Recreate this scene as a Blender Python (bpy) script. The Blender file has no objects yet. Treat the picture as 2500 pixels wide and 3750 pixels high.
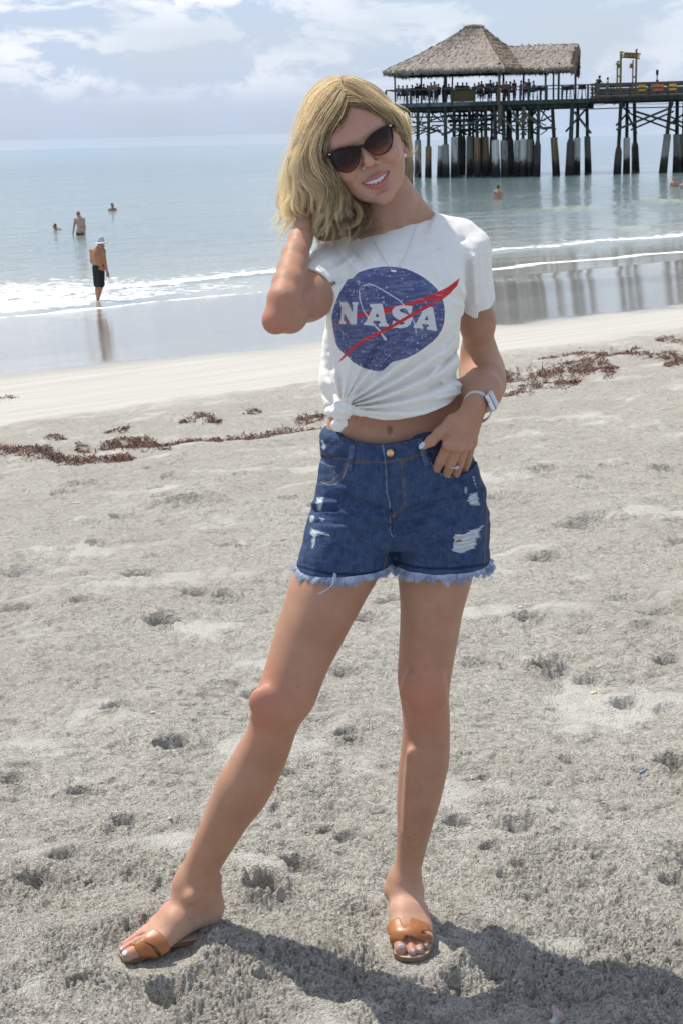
import bpy, bmesh, math, random, os
import numpy as np
from mathutils import Vector, Matrix, Euler

random.seed(7)
RNG = np.random.RandomState(7)
SC = bpy.context.scene
COL = SC.collection

# ------------------------------------------------------------------ camera
FPX = 5600.0                      # focal length in pixels of the 2500 x 3750 photograph
PITCH = math.atan(1392 / 5600)
ROLL = 0.0240
CAM = np.array([0.0, -2.81, 1.6])
_F = np.array([0, math.cos(PITCH), -math.sin(PITCH)])
_r0 = np.array([1.0, 0, 0]); _u0 = np.array([0, math.sin(PITCH), math.cos(PITCH)])
_R = math.cos(ROLL) * _r0 - math.sin(ROLL) * _u0
_U = math.sin(ROLL) * _r0 + math.cos(ROLL) * _u0
cam_data = bpy.data.cameras.new('camera')
cam = bpy.data.objects.new('camera', cam_data); COL.objects.link(cam)
cam.matrix_world = Matrix(((_R[0], _U[0], -_F[0], CAM[0]), (_R[1], _U[1], -_F[1], CAM[1]), (_R[2], _U[2], -_F[2], CAM[2]), (0, 0, 0, 1)))
cam_data.sensor_fit = 'VERTICAL'; cam_data.sensor_height = 36.0; cam_data.sensor_width = 24.0
cam_data.lens = 36.0 * FPX / 3750
cam_data.clip_start = 0.05; cam_data.clip_end = 30000
cam_data.dof.use_dof = True; cam_data.dof.focus_distance = 2.78; cam_data.dof.aperture_fstop = 32.0
SC.camera = cam

# ------------------------------------------------------------------ light
SUN_EL, SUN_DIR = math.radians(62), math.radians(-39)      # shadows run towards SUN_DIR (angle from +x)
_sh = Vector((math.cos(SUN_DIR) * math.cos(SUN_EL), math.sin(SUN_DIR) * math.cos(SUN_EL), -math.sin(SUN_EL)))
sun_data = bpy.data.lights.new('sun', 'SUN'); sun_data.energy = 4.1; sun_data.angle = math.radians(0.5)
sun_data.color = (1.0, 0.945, 0.85)
sun = bpy.data.objects.new('sun', sun_data); COL.objects.link(sun)
sun.rotation_euler = _sh.to_track_quat('-Z', 'Y').to_euler()

world = bpy.data.worlds.new('World'); SC.world = world; world.use_nodes = True
def build_world():
    nt = world.node_tree; N = nt.nodes; L = nt.links
    N.clear()
    out = N.new('ShaderNodeOutputWorld'); bg = N.new('ShaderNodeBackground')
    sky = N.new('ShaderNodeTexSky'); sky.sky_type = 'NISHITA'; sky.sun_disc = False
    sky.sun_elevation = SUN_EL
    to_sun = -_sh
    sky.sun_rotation = math.atan2(to_sun.x, to_sun.y)
    sky.air_density = 1.3; sky.dust_density = 1.2; sky.ozone_density = 1.6
    tc = N.new('ShaderNodeTexCoord')
    mp = N.new('ShaderNodeMapping'); mp.inputs['Scale'].default_value = (1.0, 1.0, 2.6)
    mp.inputs['Location'].default_value = (0.37, 0.1, 0.22)
    L.new(tc.outputs['Generated'], mp.inputs[0])
    n1 = N.new('ShaderNodeTexNoise'); n1.inputs['Scale'].default_value = 13.0; n1.inputs['Detail'].default_value = 9
    n1.inputs['Roughness'].default_value = 0.60; n1.inputs['Distortion'].default_value = 0.35
    L.new(mp.outputs[0], n1.inputs['Vector'])
    r1 = N.new('ShaderNodeMapRange'); r1.interpolation_type = 'SMOOTHSTEP'
    r1.inputs['From Min'].default_value = 0.46; r1.inputs['From Max'].default_value = 0.56
    L.new(n1.outputs['Fac'], r1.inputs['Value'])
    n2 = N.new('ShaderNodeTexNoise'); n2.inputs['Scale'].default_value = 4.2; n2.inputs['Detail'].default_value = 4
    L.new(mp.outputs[0], n2.inputs['Vector'])
    r2 = N.new('ShaderNodeMapRange'); r2.inputs['From Min'].default_value = 0.36; r2.inputs['From Max'].default_value = 0.62
    L.new(n2.outputs['Fac'], r2.inputs['Value'])
    # thin veil everywhere, puffs above it, both fading into the pale band at the horizon
    sep = N.new('ShaderNodeSeparateXYZ'); L.new(tc.outputs['Generated'], sep.inputs[0])
    hz = N.new('ShaderNodeMapRange'); hz.interpolation_type = 'SMOOTHSTEP'
    hz.inputs['From Min'].default_value = 0.012; hz.inputs['From Max'].default_value = 0.045
    L.new(sep.outputs['Z'], hz.inputs['Value'])
    m = N.new('ShaderNodeMath'); m.operation = 'MULTIPLY'; L.new(r1.outputs[0], m.inputs[0]); L.new(r2.outputs[0], m.inputs[1])
    m2 = N.new('ShaderNodeMath'); m2.operation = 'MULTIPLY'; L.new(m.outputs[0], m2.inputs[0]); L.new(hz.outputs[0], m2.inputs[1])
    veil = N.new('ShaderNodeMixRGB'); veil.inputs['Color2'].default_value = (4.5, 5.45, 7.2, 1)
    vf = N.new('ShaderNodeMapRange'); vf.inputs['From Min'].default_value = 0.3; vf.inputs['From Max'].default_value = 0.7
    vf.inputs['To Min'].default_value = 0.62; vf.inputs['To Max'].default_value = 1.0
    L.new(n2.outputs['Fac'], vf.inputs['Value'])
    # the milky air thins out overhead, where the sky is a deeper blue
    up = N.new('ShaderNodeMapRange'); up.inputs['From Min'].default_value = 0.10; up.inputs['From Max'].default_value = 0.65
    up.inputs['To Min'].default_value = 1.0; up.inputs['To Max'].default_value = 0.22; L.new(sep.outputs['Z'], up.inputs['Value'])
    vm = N.new('ShaderNodeMath'); vm.operation = 'MULTIPLY'; L.new(vf.outputs[0], vm.inputs[0]); L.new(up.outputs[0], vm.inputs[1]); L.new(vm.outputs[0], veil.inputs['Fac'])
    L.new(sky.outputs[0], veil.inputs['Color1'])
    puff = N.new('ShaderNodeMixRGB'); puff.inputs['Color2'].default_value = (8.4, 8.5, 8.7, 1)
    L.new(veil.outputs[0], puff.inputs['Color1'])
    pf = N.new('ShaderNodeMath'); pf.operation = 'MULTIPLY'; pf.inputs[1].default_value = 0.85
    L.new(m2.outputs[0], pf.inputs[0]); L.new(pf.outputs[0], puff.inputs['Fac'])
    L.new(puff.outputs[0], bg.inputs['Color']); bg.inputs['Strength'].default_value = 0.115
    L.new(bg.outputs[0], out.inputs[0])
build_world()
SC.view_settings.view_transform = 'Standard'; SC.view_settings.look = 'None'
SC.view_settings.exposure = 0.14; SC.view_settings.gamma = 1.0; SC.view_settings.use_curve_mapping = False
SC.cycles.max_bounces = 8; SC.cycles.diffuse_bounces = 3; SC.cycles.glossy_bounces = 4
SC.cycles.transmission_bounces = 6; SC.cycles.transparent_max_bounces = 12
SC.cycles.caustics_reflective = False; SC.cycles.caustics_refractive = False

# ------------------------------------------------------------------ helpers
def ray(u, v):
    return _F + _R * (u - 1250) / FPX - _U * (v - 1875) / FPX
def W(u, v, y):
    """point on the vertical plane at depth y that the photograph shows at pixel (u, v)"""
    d = ray(u, v); t = (y - CAM[1]) / d[1]
    return CAM + d * t
def proj(P):
    d = np.asarray(P) - CAM
    z = d @ _F
    return 1250 + FPX * (d @ _R) / z, 1875 - FPX * (d @ _U) / z, z
def flat(u, v, z):
    d = ray(u, v); t = (z - CAM[2]) / d[2]
    return CAM + d * t

def tag(o, label=None, cat=None, group=None, kind=None):
    if label: o['label'] = label
    if cat: o['category'] = cat
    if group: o['group'] = group
    if kind: o['kind'] = kind
    return o
def empty(name, loc=(0, 0, 0)):
    o = bpy.data.objects.new(name, None); COL.objects.link(o); o.location = [float(c) for c in loc]
    o.empty_display_size = 0.1
    return o
def link_mesh(name, me, mat=None, parent=None):
    o = bpy.data.objects.new(name, me); COL.objects.link(o)
    if mat is not None: me.materials.append(mat)
    if parent is not None:
        o.parent = parent
        loc = parent_world_loc(parent)
        o.matrix_parent_inverse = Matrix.Translation([-c for c in loc])
    return o
def parent_world_loc(p):
    # parents here are only translated (never rotated at build time)
    l = Vector(p.location)
    if p.parent is not None: l = l * 1.0 if p.type != 'EMPTY' else l
    if p.type != 'EMPTY': return Vector((0, 0, 0)) + Vector(p.location)
    return l
def np_mesh(name, V, Fq, smooth=True):
    V = np.asarray(V, np.float32); Fq = np.asarray(Fq, np.int32)
    me = bpy.data.meshes.new(name)
    n = Fq.shape[1]
    me.vertices.add(len(V)); me.vertices.foreach_set('co', V.ravel())
    me.loops.add(Fq.size); me.loops.foreach_set('vertex_index', Fq.ravel())
    me.polygons.add(len(Fq)); me.polygons.foreach_set('loop_start', np.arange(len(Fq), dtype=np.int32) * n)
    me.update(calc_edges=True)
    if smooth: me.polygons.foreach_set('use_smooth', np.ones(len(Fq), bool))
    me.update()
    return me
def add_attr(me, name, vals):
    a = me.attributes.new(name, 'FLOAT', 'POINT'); a.data.foreach_set('value', np.asarray(vals, np.float32))

class MB:
    """collects boxes, bars and tubes and links them as one mesh object"""
    def __init__(s): s.V = []; s.F = []
    def add(s, V, Fs):
        k = len(s.V); s.V += [tuple(float(c) for c in v) for v in V]; s.F += [tuple(i + k for i in f) for f in Fs]
    def box(s, c, h, ax=None):
        c = np.array(c, float)
        ax = np.eye(3) if ax is None else np.array(ax, float)
        V = [c + ax[0] * h[0] * i + ax[1] * h[1] * j + ax[2] * h[2] * k for i in (-1, 1) for j in (-1, 1) for k in (-1, 1)]
        s.add(V, [(0, 1, 3, 2), (4, 6, 7, 5), (0, 4, 5, 1), (2, 3, 7, 6), (0, 2, 6, 4), (1, 5, 7, 3)])
    def bar(s, a, b, w, d, up=(0, 1, 0)):
        a = np.array(a, float); b = np.array(b, float); t = b - a; L = np.linalg.norm(t); t /= L
        up = np.array(up, float); n = np.cross(t, up); n /= np.linalg.norm(n) + 1e-9; m = np.cross(n, t)
        s.box((a + b) / 2, (L / 2, w / 2, d / 2), (t, n, m))
    def tube(s, pts, rs, n=8, cap=True, jit=0, flat_=1.0):
        pts = [np.array(p, float) for p in pts]; k0 = len(s.V)
        m = len(pts)
        prev = None
        for i, p in enumerate(pts):
            t = pts[min(i + 1, m - 1)] - pts[max(i - 1, 0)]; t /= np.linalg.norm(t) + 1e-12
            if prev is None:
                a = np.cross(t, (0, 1, 0.01)); a = a / (np.linalg.norm(a) + 1e-9)
            else:
                a = prev - t * (prev @ t); a /= np.linalg.norm(a) + 1e-9
            prev = a; b = np.cross(t, a)
            r = rs[i] if hasattr(rs, '__len__') else rs
            for j in range(n):
                th = 2 * math.pi * j / n
                rr = r * (1 + (random.uniform(-jit, jit) if jit else 0))
                s.V.append(tuple(p + a * rr * math.cos(th) + b * rr * flat_ * math.sin(th)))
        for i in range(m - 1):
            for j in range(n):
                s.F.append((k0 + i * n + j, k0 + i * n + (j + 1) % n, k0 + (i + 1) * n + (j + 1) % n, k0 + (i + 1) * n + j))
        if cap:
            s.F.append(tuple(k0 + j for j in range(n))[::-1]); s.F.append(tuple(k0 + (m - 1) * n + j for j in range(n)))
    def build(s, name, mat, parent=None, smooth=False):
        me = bpy.data.meshes.new(name); me.from_pydata(s.V, [], s.F); me.update()
        if smooth: me.polygons.foreach_set('use_smooth', np.ones(len(me.polygons), bool))
        return link_mesh(name, me, mat, parent)

# ---- gradient noise in numpy
_perm = RNG.permutation(4096)
_g2 = RNG.uniform(0, 2 * math.pi, 4096)
_gx = np.cos(_g2).astype(np.float32); _gy = np.sin(_g2).astype(np.float32)
def noise2(x, y):
    x = np.asarray(x, np.float64); y = np.asarray(y, np.float64)
    xi = np.floor(x).astype(np.int64); yi = np.floor(y).astype(np.int64)
    fx = (x - xi).astype(np.float32); fy = (y - yi).astype(np.float32)
    def g(ix, iy, dx, dy):
        h = _perm[(_perm[ix & 4095] + iy) & 4095]
        return _gx[h] * dx + _gy[h] * dy
    u = fx * fx * fx * (fx * (fx * 6 - 15) + 10); v = fy * fy * fy * (fy * (fy * 6 - 15) + 10)
    a = g(xi, yi, fx, fy); b = g(xi + 1, yi, fx - 1, fy); c = g(xi, yi + 1, fx, fy - 1); d = g(xi + 1, yi + 1, fx - 1, fy - 1)
    return ((a * (1 - u) + b * u) * (1 - v) + (c * (1 - u) + d * u) * v) * 1.5
def fbm(x, y, o=4, g=0.5, l=2.03):
    s = 0; a = 1.0
    for k in range(o):
        s = s + a * noise2(x + 17.3 * k, y - 9.1 * k); x = x * l; y = y * l; a *= g
    return s
def sstep(a, b, x):
    t = np.clip((x - a) / (b - a), 0, 1); return t * t * (3 - 2 * t)

# ---- shader helpers
def new_mat(name):
    m = bpy.data.materials.new(name); m.use_nodes = True
    nt = m.node_tree; b = nt.nodes['Principled BSDF']
    return m, nt, b
def node(nt, typ, **kw):
    n = nt.nodes.new(typ)
    for k, v in kw.items():
        if k in n.inputs.keys(): n.inputs[k].default_value = v
        else: setattr(n, k, v)
    return n
def mixc(nt, fac, a, b, blend='MIX'):
    n = nt.nodes.new('ShaderNodeMixRGB'); n.blend_type = blend
    for i, s in (('Fac', fac), ('Color1', a), ('Color2', b)):
        if hasattr(s, 'is_linked') or hasattr(s, 'links'): nt.links.new(s, n.inputs[i])
        else: n.inputs[i].default_value = s if i == 'Fac' else (tuple(s) + (1,))[:4]
    return n.outputs[0]
def rng(nt, val, a, b, c=0.0, d=1.0, smooth=True):
    n = nt.nodes.new('ShaderNodeMapRange')
    if smooth: n.interpolation_type = 'SMOOTHSTEP'
    nt.links.new(val, n.inputs['Value'])
    n.inputs['From Min'].default_value = a; n.inputs['From Max'].default_value = b
    n.inputs['To Min'].default_value = c; n.inputs['To Max'].default_value = d
    return n.outputs[0]
def mth(nt, op, a, b=None, c=None):
    n = nt.nodes.new('ShaderNodeMath'); n.operation = op
    for i, s in enumerate((a, b, c)):
        if s is None: continue
        if isinstance(s, (int, float)): n.inputs[i].default_value = s
        else: nt.links.new(s, n.inputs[i])
    return n.outputs[0]
def noise(nt, scale, detail=3, rough=0.5, dist=0.0, vec=None, sc=None, coord='Object'):
    if vec is None:
        tc = nt.nodes.new('ShaderNodeTexCoord'); vec = tc.outputs[coord]
    if sc is not None:
        mp = nt.nodes.new('ShaderNodeMapping'); mp.inputs['Scale'].default_value = sc; nt.links.new(vec, mp.inputs[0]); vec = mp.outputs[0]
    n = nt.nodes.new('ShaderNodeTexNoise'); n.inputs['Scale'].default_value = scale; n.inputs['Detail'].default_value = detail
    n.inputs['Roughness'].default_value = rough; n.inputs['Distortion'].default_value = dist
    nt.links.new(vec, n.inputs['Vector'])
    return n.outputs['Fac']
def attr(nt, name):
    n = nt.nodes.new('ShaderNodeAttribute'); n.attribute_name = name; return n.outputs['Fac']
def bump(nt, h, strength, dist, bsdf, normal=None):
    n = nt.nodes.new('ShaderNodeBump'); n.inputs['Strength'].default_value = strength; n.inputs['Distance'].default_value = dist
    nt.links.new(h, n.inputs['Height'])
    if normal is not None: nt.links.new(normal, n.inputs['Normal'])
    if bsdf is not None: nt.links.new(n.outputs[0], bsdf.inputs['Normal'])
    return n.outputs[0]
def setc(nt, bsdf, col):
    nt.links.new(col, bsdf.inputs['Base Color'])
def simple_mat(name, col, rough=0.6, var=0.15, nscale=8.0, metal=0.0, bmp=0.0, spec=None):
    m, nt, b = new_mat(name)
    f = noise(nt, nscale, 5, 0.6)
    dark = tuple(c * (1 - var) for c in col); light = tuple(min(1, c * (1 + var)) for c in col)
    setc(nt, b, mixc(nt, rng(nt, f, 0.3, 0.7), dark, light))
    b.inputs['Roughness'].default_value = rough; b.inputs['Metallic'].default_value = metal
    if spec is not None: b.inputs['Specular IOR Level'].default_value = spec
    if bmp: bump(nt, noise(nt, nscale * 4, 4, 0.6), bmp, 0.01, b)
    return m
# ------------------------------------------------------------------ beach and sea
WATER_Z = -2.4
SN = np.array([-0.61646948, 0.7873788]); ST = np.array([0.7873788, 0.61646948]); S0 = 30.51998812682243
_ss = np.linspace(-60, 80, 2801)
_zz = np.interp(_ss, [-60, -10, 0, 10, 16, 22, 26, 30, 40, 80], [-6., -3., -2.4, -1.85, -1.35, -.7, -.25, 0, .1, .3])
_k = np.exp(-np.linspace(-2.5, 2.5, 61) ** 2); _k /= _k.sum()
_zz = np.convolve(np.pad(_zz, 30, mode='edge'), _k, mode='valid')
def shore(x, y):
    s = S0 - (SN[0] * x + SN[1] * y); t = ST[0] * x + ST[1] * y
    return s, t
def terr0(x, y):
    s, t = shore(x, y)
    sh = 2.4 * sstep(24, 31, t) + 0.35 * noise2(t * 0.35, 3.1) + 0.12 * noise2(t * 1.7, 8.1)
    s2 = s - sh * sstep(9, 2, s)
    return np.interp(s2, _ss, _zz)

# hollows: (u, v, half width px, depth m, elongation along depth, rim)
HOLES = [(966, 3300, 62, .045, 1.0, 1), (1120, 3215, 70, .016, .8, 1), (1990, 2445, 48, .05, .6, 1), (1920, 3050, 95, .02, .7, 1),
         (620, 3640, 75, .03, .8, .5), (2080, 2400, 80, .016, .5, .3), (600, 2280, 60, .035, .7, .5), (690, 1850, 90, .03, .25, 1),
         (820, 2185, 45, .03, .7, .8), (410, 2625, 45, .03, .6, .6), (150, 3200, 85, .03, .6, 1), (230, 3110, 50, .025, .6, .5),
         (640, 2725, 60, .022, .5, .7), (590, 2730, 30, .025, .6, .3), (2150, 1920, 110, .02, .3, 1), (1995, 2040, 60, .02, .5, .5),
         (2480, 2820, 80, .04, .5, .7), (290, 2880, 55, .025, .5, .5), (1925, 2270, 50, .025, .5, .7), (1260, 2470, 60, .02, .4, .5),
         (300, 2230, 50, .02, .5, .5), (60, 2240, 80, .025, .35, .5), (720, 2170, 50, .02, .5, .5), (1650, 3420, 120, .02, .6, .6),
         (1340, 2270, 50, .018, .5, .6), (1990, 1735, 60, .02, .4, .5), (2230, 1920, 60, .02, .4, .5), (1750, 3560, 110, .012, .6, .4),
         (100, 2100, 110, .018, .3, .6), (1880, 3220, 60, .012, .5, .5), (1230, 3570, 170, .012, .5, .4), (1560, 2900, 60, .02, .4, .3),
         (1140, 2680, 110, .012, .4, .3), (2400, 2230, 60, .02, .4, .4), (960, 2560, 70, .018, .5, .3), (1185, 3030, 80, .012, .4, .3)]
for _ in range(85):
    _v = 1650 + 2000 * random.random() ** 1.3
    HOLES.append((random.uniform(-100, 2600), _v, random.uniform(25, 60), random.uniform(.008, .022), random.uniform(.3, .6), random.uniform(.3, .8)))
_HP = []
for (u, v, w, dep, el, rim) in HOLES:
    d = ray(u, v); t = 0.8
    while t < 60:
        P = CAM + d * t
        if P[2] < terr0(P[0], P[1]): break
        t *= 1.004
    _HP.append((P[0], P[1], w / FPX * (P - CAM) @ _F, dep * 1.35 * min(2.0, max(1.0, t / 3.6)), el, rim))

def sand_h(x, y, rng_m):
    """height of the loose sand above the smooth profile; returns height, brightness mask"""
    s, t = shore(x, y)
    rough = sstep(19.3, 21.2, s + 0.5 * noise2(t * 0.9, s * 0.9) + 0.25 * noise2(t * 3.1, s * 3.1))
    big = 0.030 * fbm(x * 0.9 + 3, y * 1.3, 2) + 0.020 * fbm(x * 2.3, y * 3.4 + 5, 3)
    big = big + 0.007 * (1 - np.abs(noise2(x * 4.5 + 11, y * 7.5))) ** 2
    # calm patches of fine pale sand
    cal = sstep(0.22, 0.85, fbm(x * 2.1 + 40, y * 2.7 + 12, 4) + 0.30 * noise2(x * 14, y * 14))
    g = noise2(x * 58, y * 62); g2 = noise2(x * 118 + 5, y * 118)
    cl = noise2(x * 25 + 9, y * 29)
    f1 = sstep(4.6, 2.9, rng_m); f2 = sstep(8.5, 4.5, rng_m)
    g = g * f1; g2 = g2 * f1
    cl = cl * (.35 + .65 * f2)
    pit = -np.clip(-0.02 - g - 0.35 * g2, 0, 1) * 0.014 * f1 - np.clip(-0.20 - cl, 0, 1) * 0.018
    g3 = noise2(x * 165 + 31, y * 150) * sstep(3.6, 2.7, rng_m)
    crumb = 0.0036 * np.abs(g) + 0.0030 * g2 + 0.0042 * g3 + 0.004 * cl - .008 * np.clip(-.18 - g3, 0, 1)
    near = sstep(30, 6, rng_m)
    clump = 0.45 + 0.75 * sstep(-0.35, 0.35, fbm(x * 3.1 - 8, y * 4.1, 2))
    h = rough * (big + (1 - 0.85 * cal) * clump * (pit + crumb) * (0.32 + 0.68 * sstep(9, 3, rng_m)))
    # mounds thrown up beyond the wrack line look coarser from afar
    h = h + rough * 0.022 * np.clip(noise2(x * 3.3, y * 3.3) - 0.2, 0, 1) * sstep(7, 11, rng_m)
    br = cal * rough
    for (hx, hy, w, dep, el, rim) in _HP:
        dx = x - hx; dy = y - hy
        m = (np.abs(dx) < 3.2 * w) & (np.abs(dy) < 3.2 * w)
        if not m.any(): continue
        dxx = dx[m]; dyy = dy[m]
        wob = 1 + 0.16 * noise2(dxx / w * 1.3 + hx * 9, dyy / w * 1.3 + hy * 5) + 0.08 * noise2(dxx / w * 4, dyy / w * 4)
        r = np.sqrt((dxx / w) ** 2 + (dyy / (w * (0.6 + el * 0.5))) ** 2) / wob
        h[m] += -dep * sstep(1.15, 0.55, r) + rim * dep * 0.45 * np.exp(-((r - 1.35) / 0.32) ** 2) * (0.75 + 0.6 * noise2(dxx / w * 2.6 + hx, dyy / w * 2.6))
    return h, br, rough

def polar_grid(azs, rs, ox, oy):
    A, Rr = np.meshgrid(azs, rs)
    return ox + Rr * np.sin(A), oy + Rr * np.cos(A)
def grid_faces(nr, nc):
    i = np.arange(nr - 1)[:, None] * nc + np.arange(nc - 1)[None]
    i = i.ravel(); return np.stack([i, i + 1, i + 1 + nc, i + nc], 1)

def sand_material():
    m, nt, b = new_mat('beach_sand')
    s = attr(nt, 'shore'); wet = attr(nt, 'wet'); rough = attr(nt, 'rough'); calm = attr(nt, 'calm')
    fine = noise(nt, 420, 3, 0.7); mid = noise(nt, 60, 4, 0.65); big = noise(nt, 1.3, 4, 0.55); crust = noise(nt, 22, 6, 0.72)
    dry = mixc(nt, rng(nt, mid, 0.32, 0.68), (0.43, 0.405, 0.35), (0.68, 0.65, 0.575))
    dry = mixc(nt, rng(nt, fine, 0.40, 0.70, 0, 0.55), dry, (0.72, 0.69, 0.62))
    dark = mixc(nt, rng(nt, fine, 0.28, 0.40, 0.75, 0.0), dry, (0.17, 0.15, 0.12))
    dark = mixc(nt, rng(nt, crust, 0.36, 0.47, 0.42, 0.0), dark, (0.17, 0.15, 0.12))
    cr2 = noise(nt, 7, 7, 0.75, 0.3, sc=(0.8, 1.2, 1))
    dark = mixc(nt, rng(nt, cr2, 0.34, 0.43, 0.45, 0.0), dark, (0.17, 0.15, 0.12))
    grn = noise(nt, 150, 2, 0.55)
    dark = mixc(nt, rng(nt, grn, 0.28, 0.42, 0.55, 0.0), dark, (0.16, 0.145, 0.12))
    c1 = mixc(nt, calm, dark, (0.64, 0.62, 0.565))
    c1 = mixc(nt, rng(nt, big, 0.35, 0.65, 0.0, 0.20), c1, (0.36, 0.32, 0.265))
    # smooth packed sand lower down
    streak = noise(nt, 3.0, 5, 0.6, 0.2, sc=(1, 1, 1))
    geo = nt.nodes.new('ShaderNodeNewGeometry')
    mp = nt.nodes.new('ShaderNodeMapping'); mp.inputs['Rotation'].default_value = (0, 0, -math.atan2(ST[1], ST[0])); mp.inputs['Scale'].default_value = (0.5, 0.5, 1)
    nt.links.new(geo.outputs['Position'], mp.inputs[0])
    mp2 = nt.nodes.new('ShaderNodeMapping'); mp2.inputs['Scale'].default_value = (0.6, 7, 1); nt.links.new(mp.outputs[0], mp2.inputs[0])
    stn = noise(nt, 1.0, 5, 0.6, 0.4, vec=mp2.outputs[0])
    packed = mixc(nt, rng(nt, stn, 0.35, 0.65), (0.43, 0.415, 0.375), (0.49, 0.475, 0.435))
    packed = mixc(nt, rng(nt, fine, 0.28, 0.36, 0.3, 0.0), packed, (0.25, 0.23, 0.2))
    c = mixc(nt, rough, packed, c1)
    wetc = mixc(nt, rng(nt, stn, 0.3, 0.7), (0.20, 0.185, 0.16), (0.27, 0.25, 0.215))
    c = mixc(nt, wet, c, wetc)
    # damp, shell-flecked sand further up
    setc(nt, b, c)
    r = nt.nodes.new('ShaderNodeMapRange'); nt.links.new(wet, r.inputs['Value']); r.inputs['From Min'].default_value = 0.15; r.inputs['From Max'].default_value = 0.75
    r.inputs['To Min'].default_value = 0.9; r.inputs['To Max'].default_value = 0.035; nt.links.new(r.outputs[0], b.inputs['Roughness'])
    sp = rng(nt, wet, 0.1, 0.7, 0.25, 1.0); nt.links.new(sp, b.inputs['Specular IOR Level'])
    # relief: grains where dry, faint ripples where wet
    grain = noise(nt, 150, 2, 0.55)
    hb = mth(nt, 'MULTIPLY', mth(nt, 'ADD', mth(nt, 'MULTIPLY', fine, .7), mth(nt, 'ADD', mth(nt, 'MULTIPLY', grain, 1.6), mth(nt, 'MULTIPLY', mid, 1.0))), mth(nt, 'SUBTRACT', 1.0, wet))
    hb = mth(nt, 'MULTIPLY', hb, rng(nt, rough, 0, 1, 0.12, 1.0))
    clod = noise(nt, 24, 5, 0.68, 0.3); clod2 = noise(nt, 8, 5, 0.7, 0.3)
    dryrough = mth(nt, 'MULTIPLY', rough, mth(nt, 'SUBTRACT', 1.0, mth(nt, 'MULTIPLY', calm, 0.8)))
    nb0 = bump(nt, mth(nt, 'MULTIPLY', mth(nt, 'ADD', clod, mth(nt, 'MULTIPLY', clod2, 2.2)), dryrough), 0.9, 0.036, None)
    nb = bump(nt, hb, 0.95, 0.007, None, nb0)
    mp3 = nt.nodes.new('ShaderNodeMapping'); mp3.inputs['Scale'].default_value = (4.0, 17, 1); nt.links.new(mp.outputs[0], mp3.inputs[0])
    rip = noise(nt, 2.0, 4, 0.55, 0.5, vec=mp3.outputs[0])
    bump(nt, mth(nt, 'MULTIPLY', rip, wet), 0.8, 0.0040, b, nb)
    return m

def build_beach():
    half = math.radians(14.2)
    nc = 690
    core = np.linspace(-half, half, nc)
    side = half + np.cumsum(np.geomspace(0.0006, 0.22, 34)); side = side[side < math.pi * 0.97]
    az = np.concatenate([-side[::-1], core, side])
    # row spacing follows the eye: fine near the feet, coarser with distance
    vs = np.concatenate([np.arange(3990, 2500, -2.9), np.arange(2500, 1240, -4.4)]); NR = len(vs)
    rr = []
    for v in vs:
        d = ray(1250, v); t = 0.5
        rr.append((v, d))
    zs = []
    for v, d in rr:
        ts = np.geomspace(1.5, 60, 900); P = CAM[:, None] + d[:, None] * ts
        g = P[2] - terr0(P[0], P[1]); i = int(np.argmax(g < 0))
        zs.append(math.hypot(P[0, i] - CAM[0], P[1, i] - CAM[1]))
    rs = np.maximum.accumulate(np.array(zs)); rs = rs + np.linspace(0, 0.01, NR)
    rs = np.convolve(np.pad(rs, 4, mode='edge'), np.ones(9) / 9, mode='valid')
    rs[:8] = np.linspace(rs[0] , rs[8], 9)[:8]
    rs = np.concatenate([[0.25, 0.8, 1.4, 1.9], rs[rs > 2.0], rs[-1] * np.geomspace(1.01, 4.5, 60)])
    rs = np.unique(rs)
    X, Y = polar_grid(az, rs, CAM[0], CAM[1])
    x = X.ravel(); y = Y.ravel()
    rm = np.hypot(x - CAM[0], y - CAM[1])
    h, br, rough = sand_h(x, y, rm)
    z = terr0(x, y) + h
    # the woman's feet press into the sand
    for (fx, fy, r, zt) in ((0.125, -0.03, 0.075, 0.004), (0.130, 0.10, 0.06, 0.004), (-0.40, -0.035, 0.085, 0.004)):
        rr_ = np.hypot((x - fx), (y - fy)) / r
        k = sstep(1.5, 0.8, rr_)
        z = z * (1 - k) + (zt - 0.004) * k + 0.012 * np.exp(-((rr_ - 1.45) / 0.3) ** 2) * (0.6 + noise2(x * 30, y * 30))
    s, t = shore(x, y)
    edge = 12.9 + (16.4 - 12.9) * np.clip((t - 8) / 10, 0, 1.2) + 0.5 * noise2(t * 0.5, 2.2) + 0.15 * noise2(t * 2.7, 5)
    wet = sstep(1.9, -1.5, s - edge + 0.5 * noise2(t * 1.1, s * 2.5))
    me = np_mesh('beach', np.stack([x, y, z], 1), grid_faces(len(rs), len(az)))
    add_attr(me, 'shore', s); add_attr(me, 'wet', wet); add_attr(me, 'rough', rough); add_attr(me, 'calm', br * 0.75)
    o = link_mesh('beach', me, sand_material()); tag(o, kind='structure')
    return o
def ground_z(x, y):
    x = np.atleast_1d(np.asarray(x, float)); y = np.atleast_1d(np.asarray(y, float))
    h, _, _ = sand_h(x, y, np.hypot(x - CAM[0], y - CAM[1])); return terr0(x, y) + h
def ground_hit(u, v):
    d = ray(u, v); ts = np.geomspace(1.5, 80, 4000); P = CAM[:, None] + d[:, None] * ts
    i = int(np.argmax(P[2] < terr0(P[0], P[1]))); return P[:, i]

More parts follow.
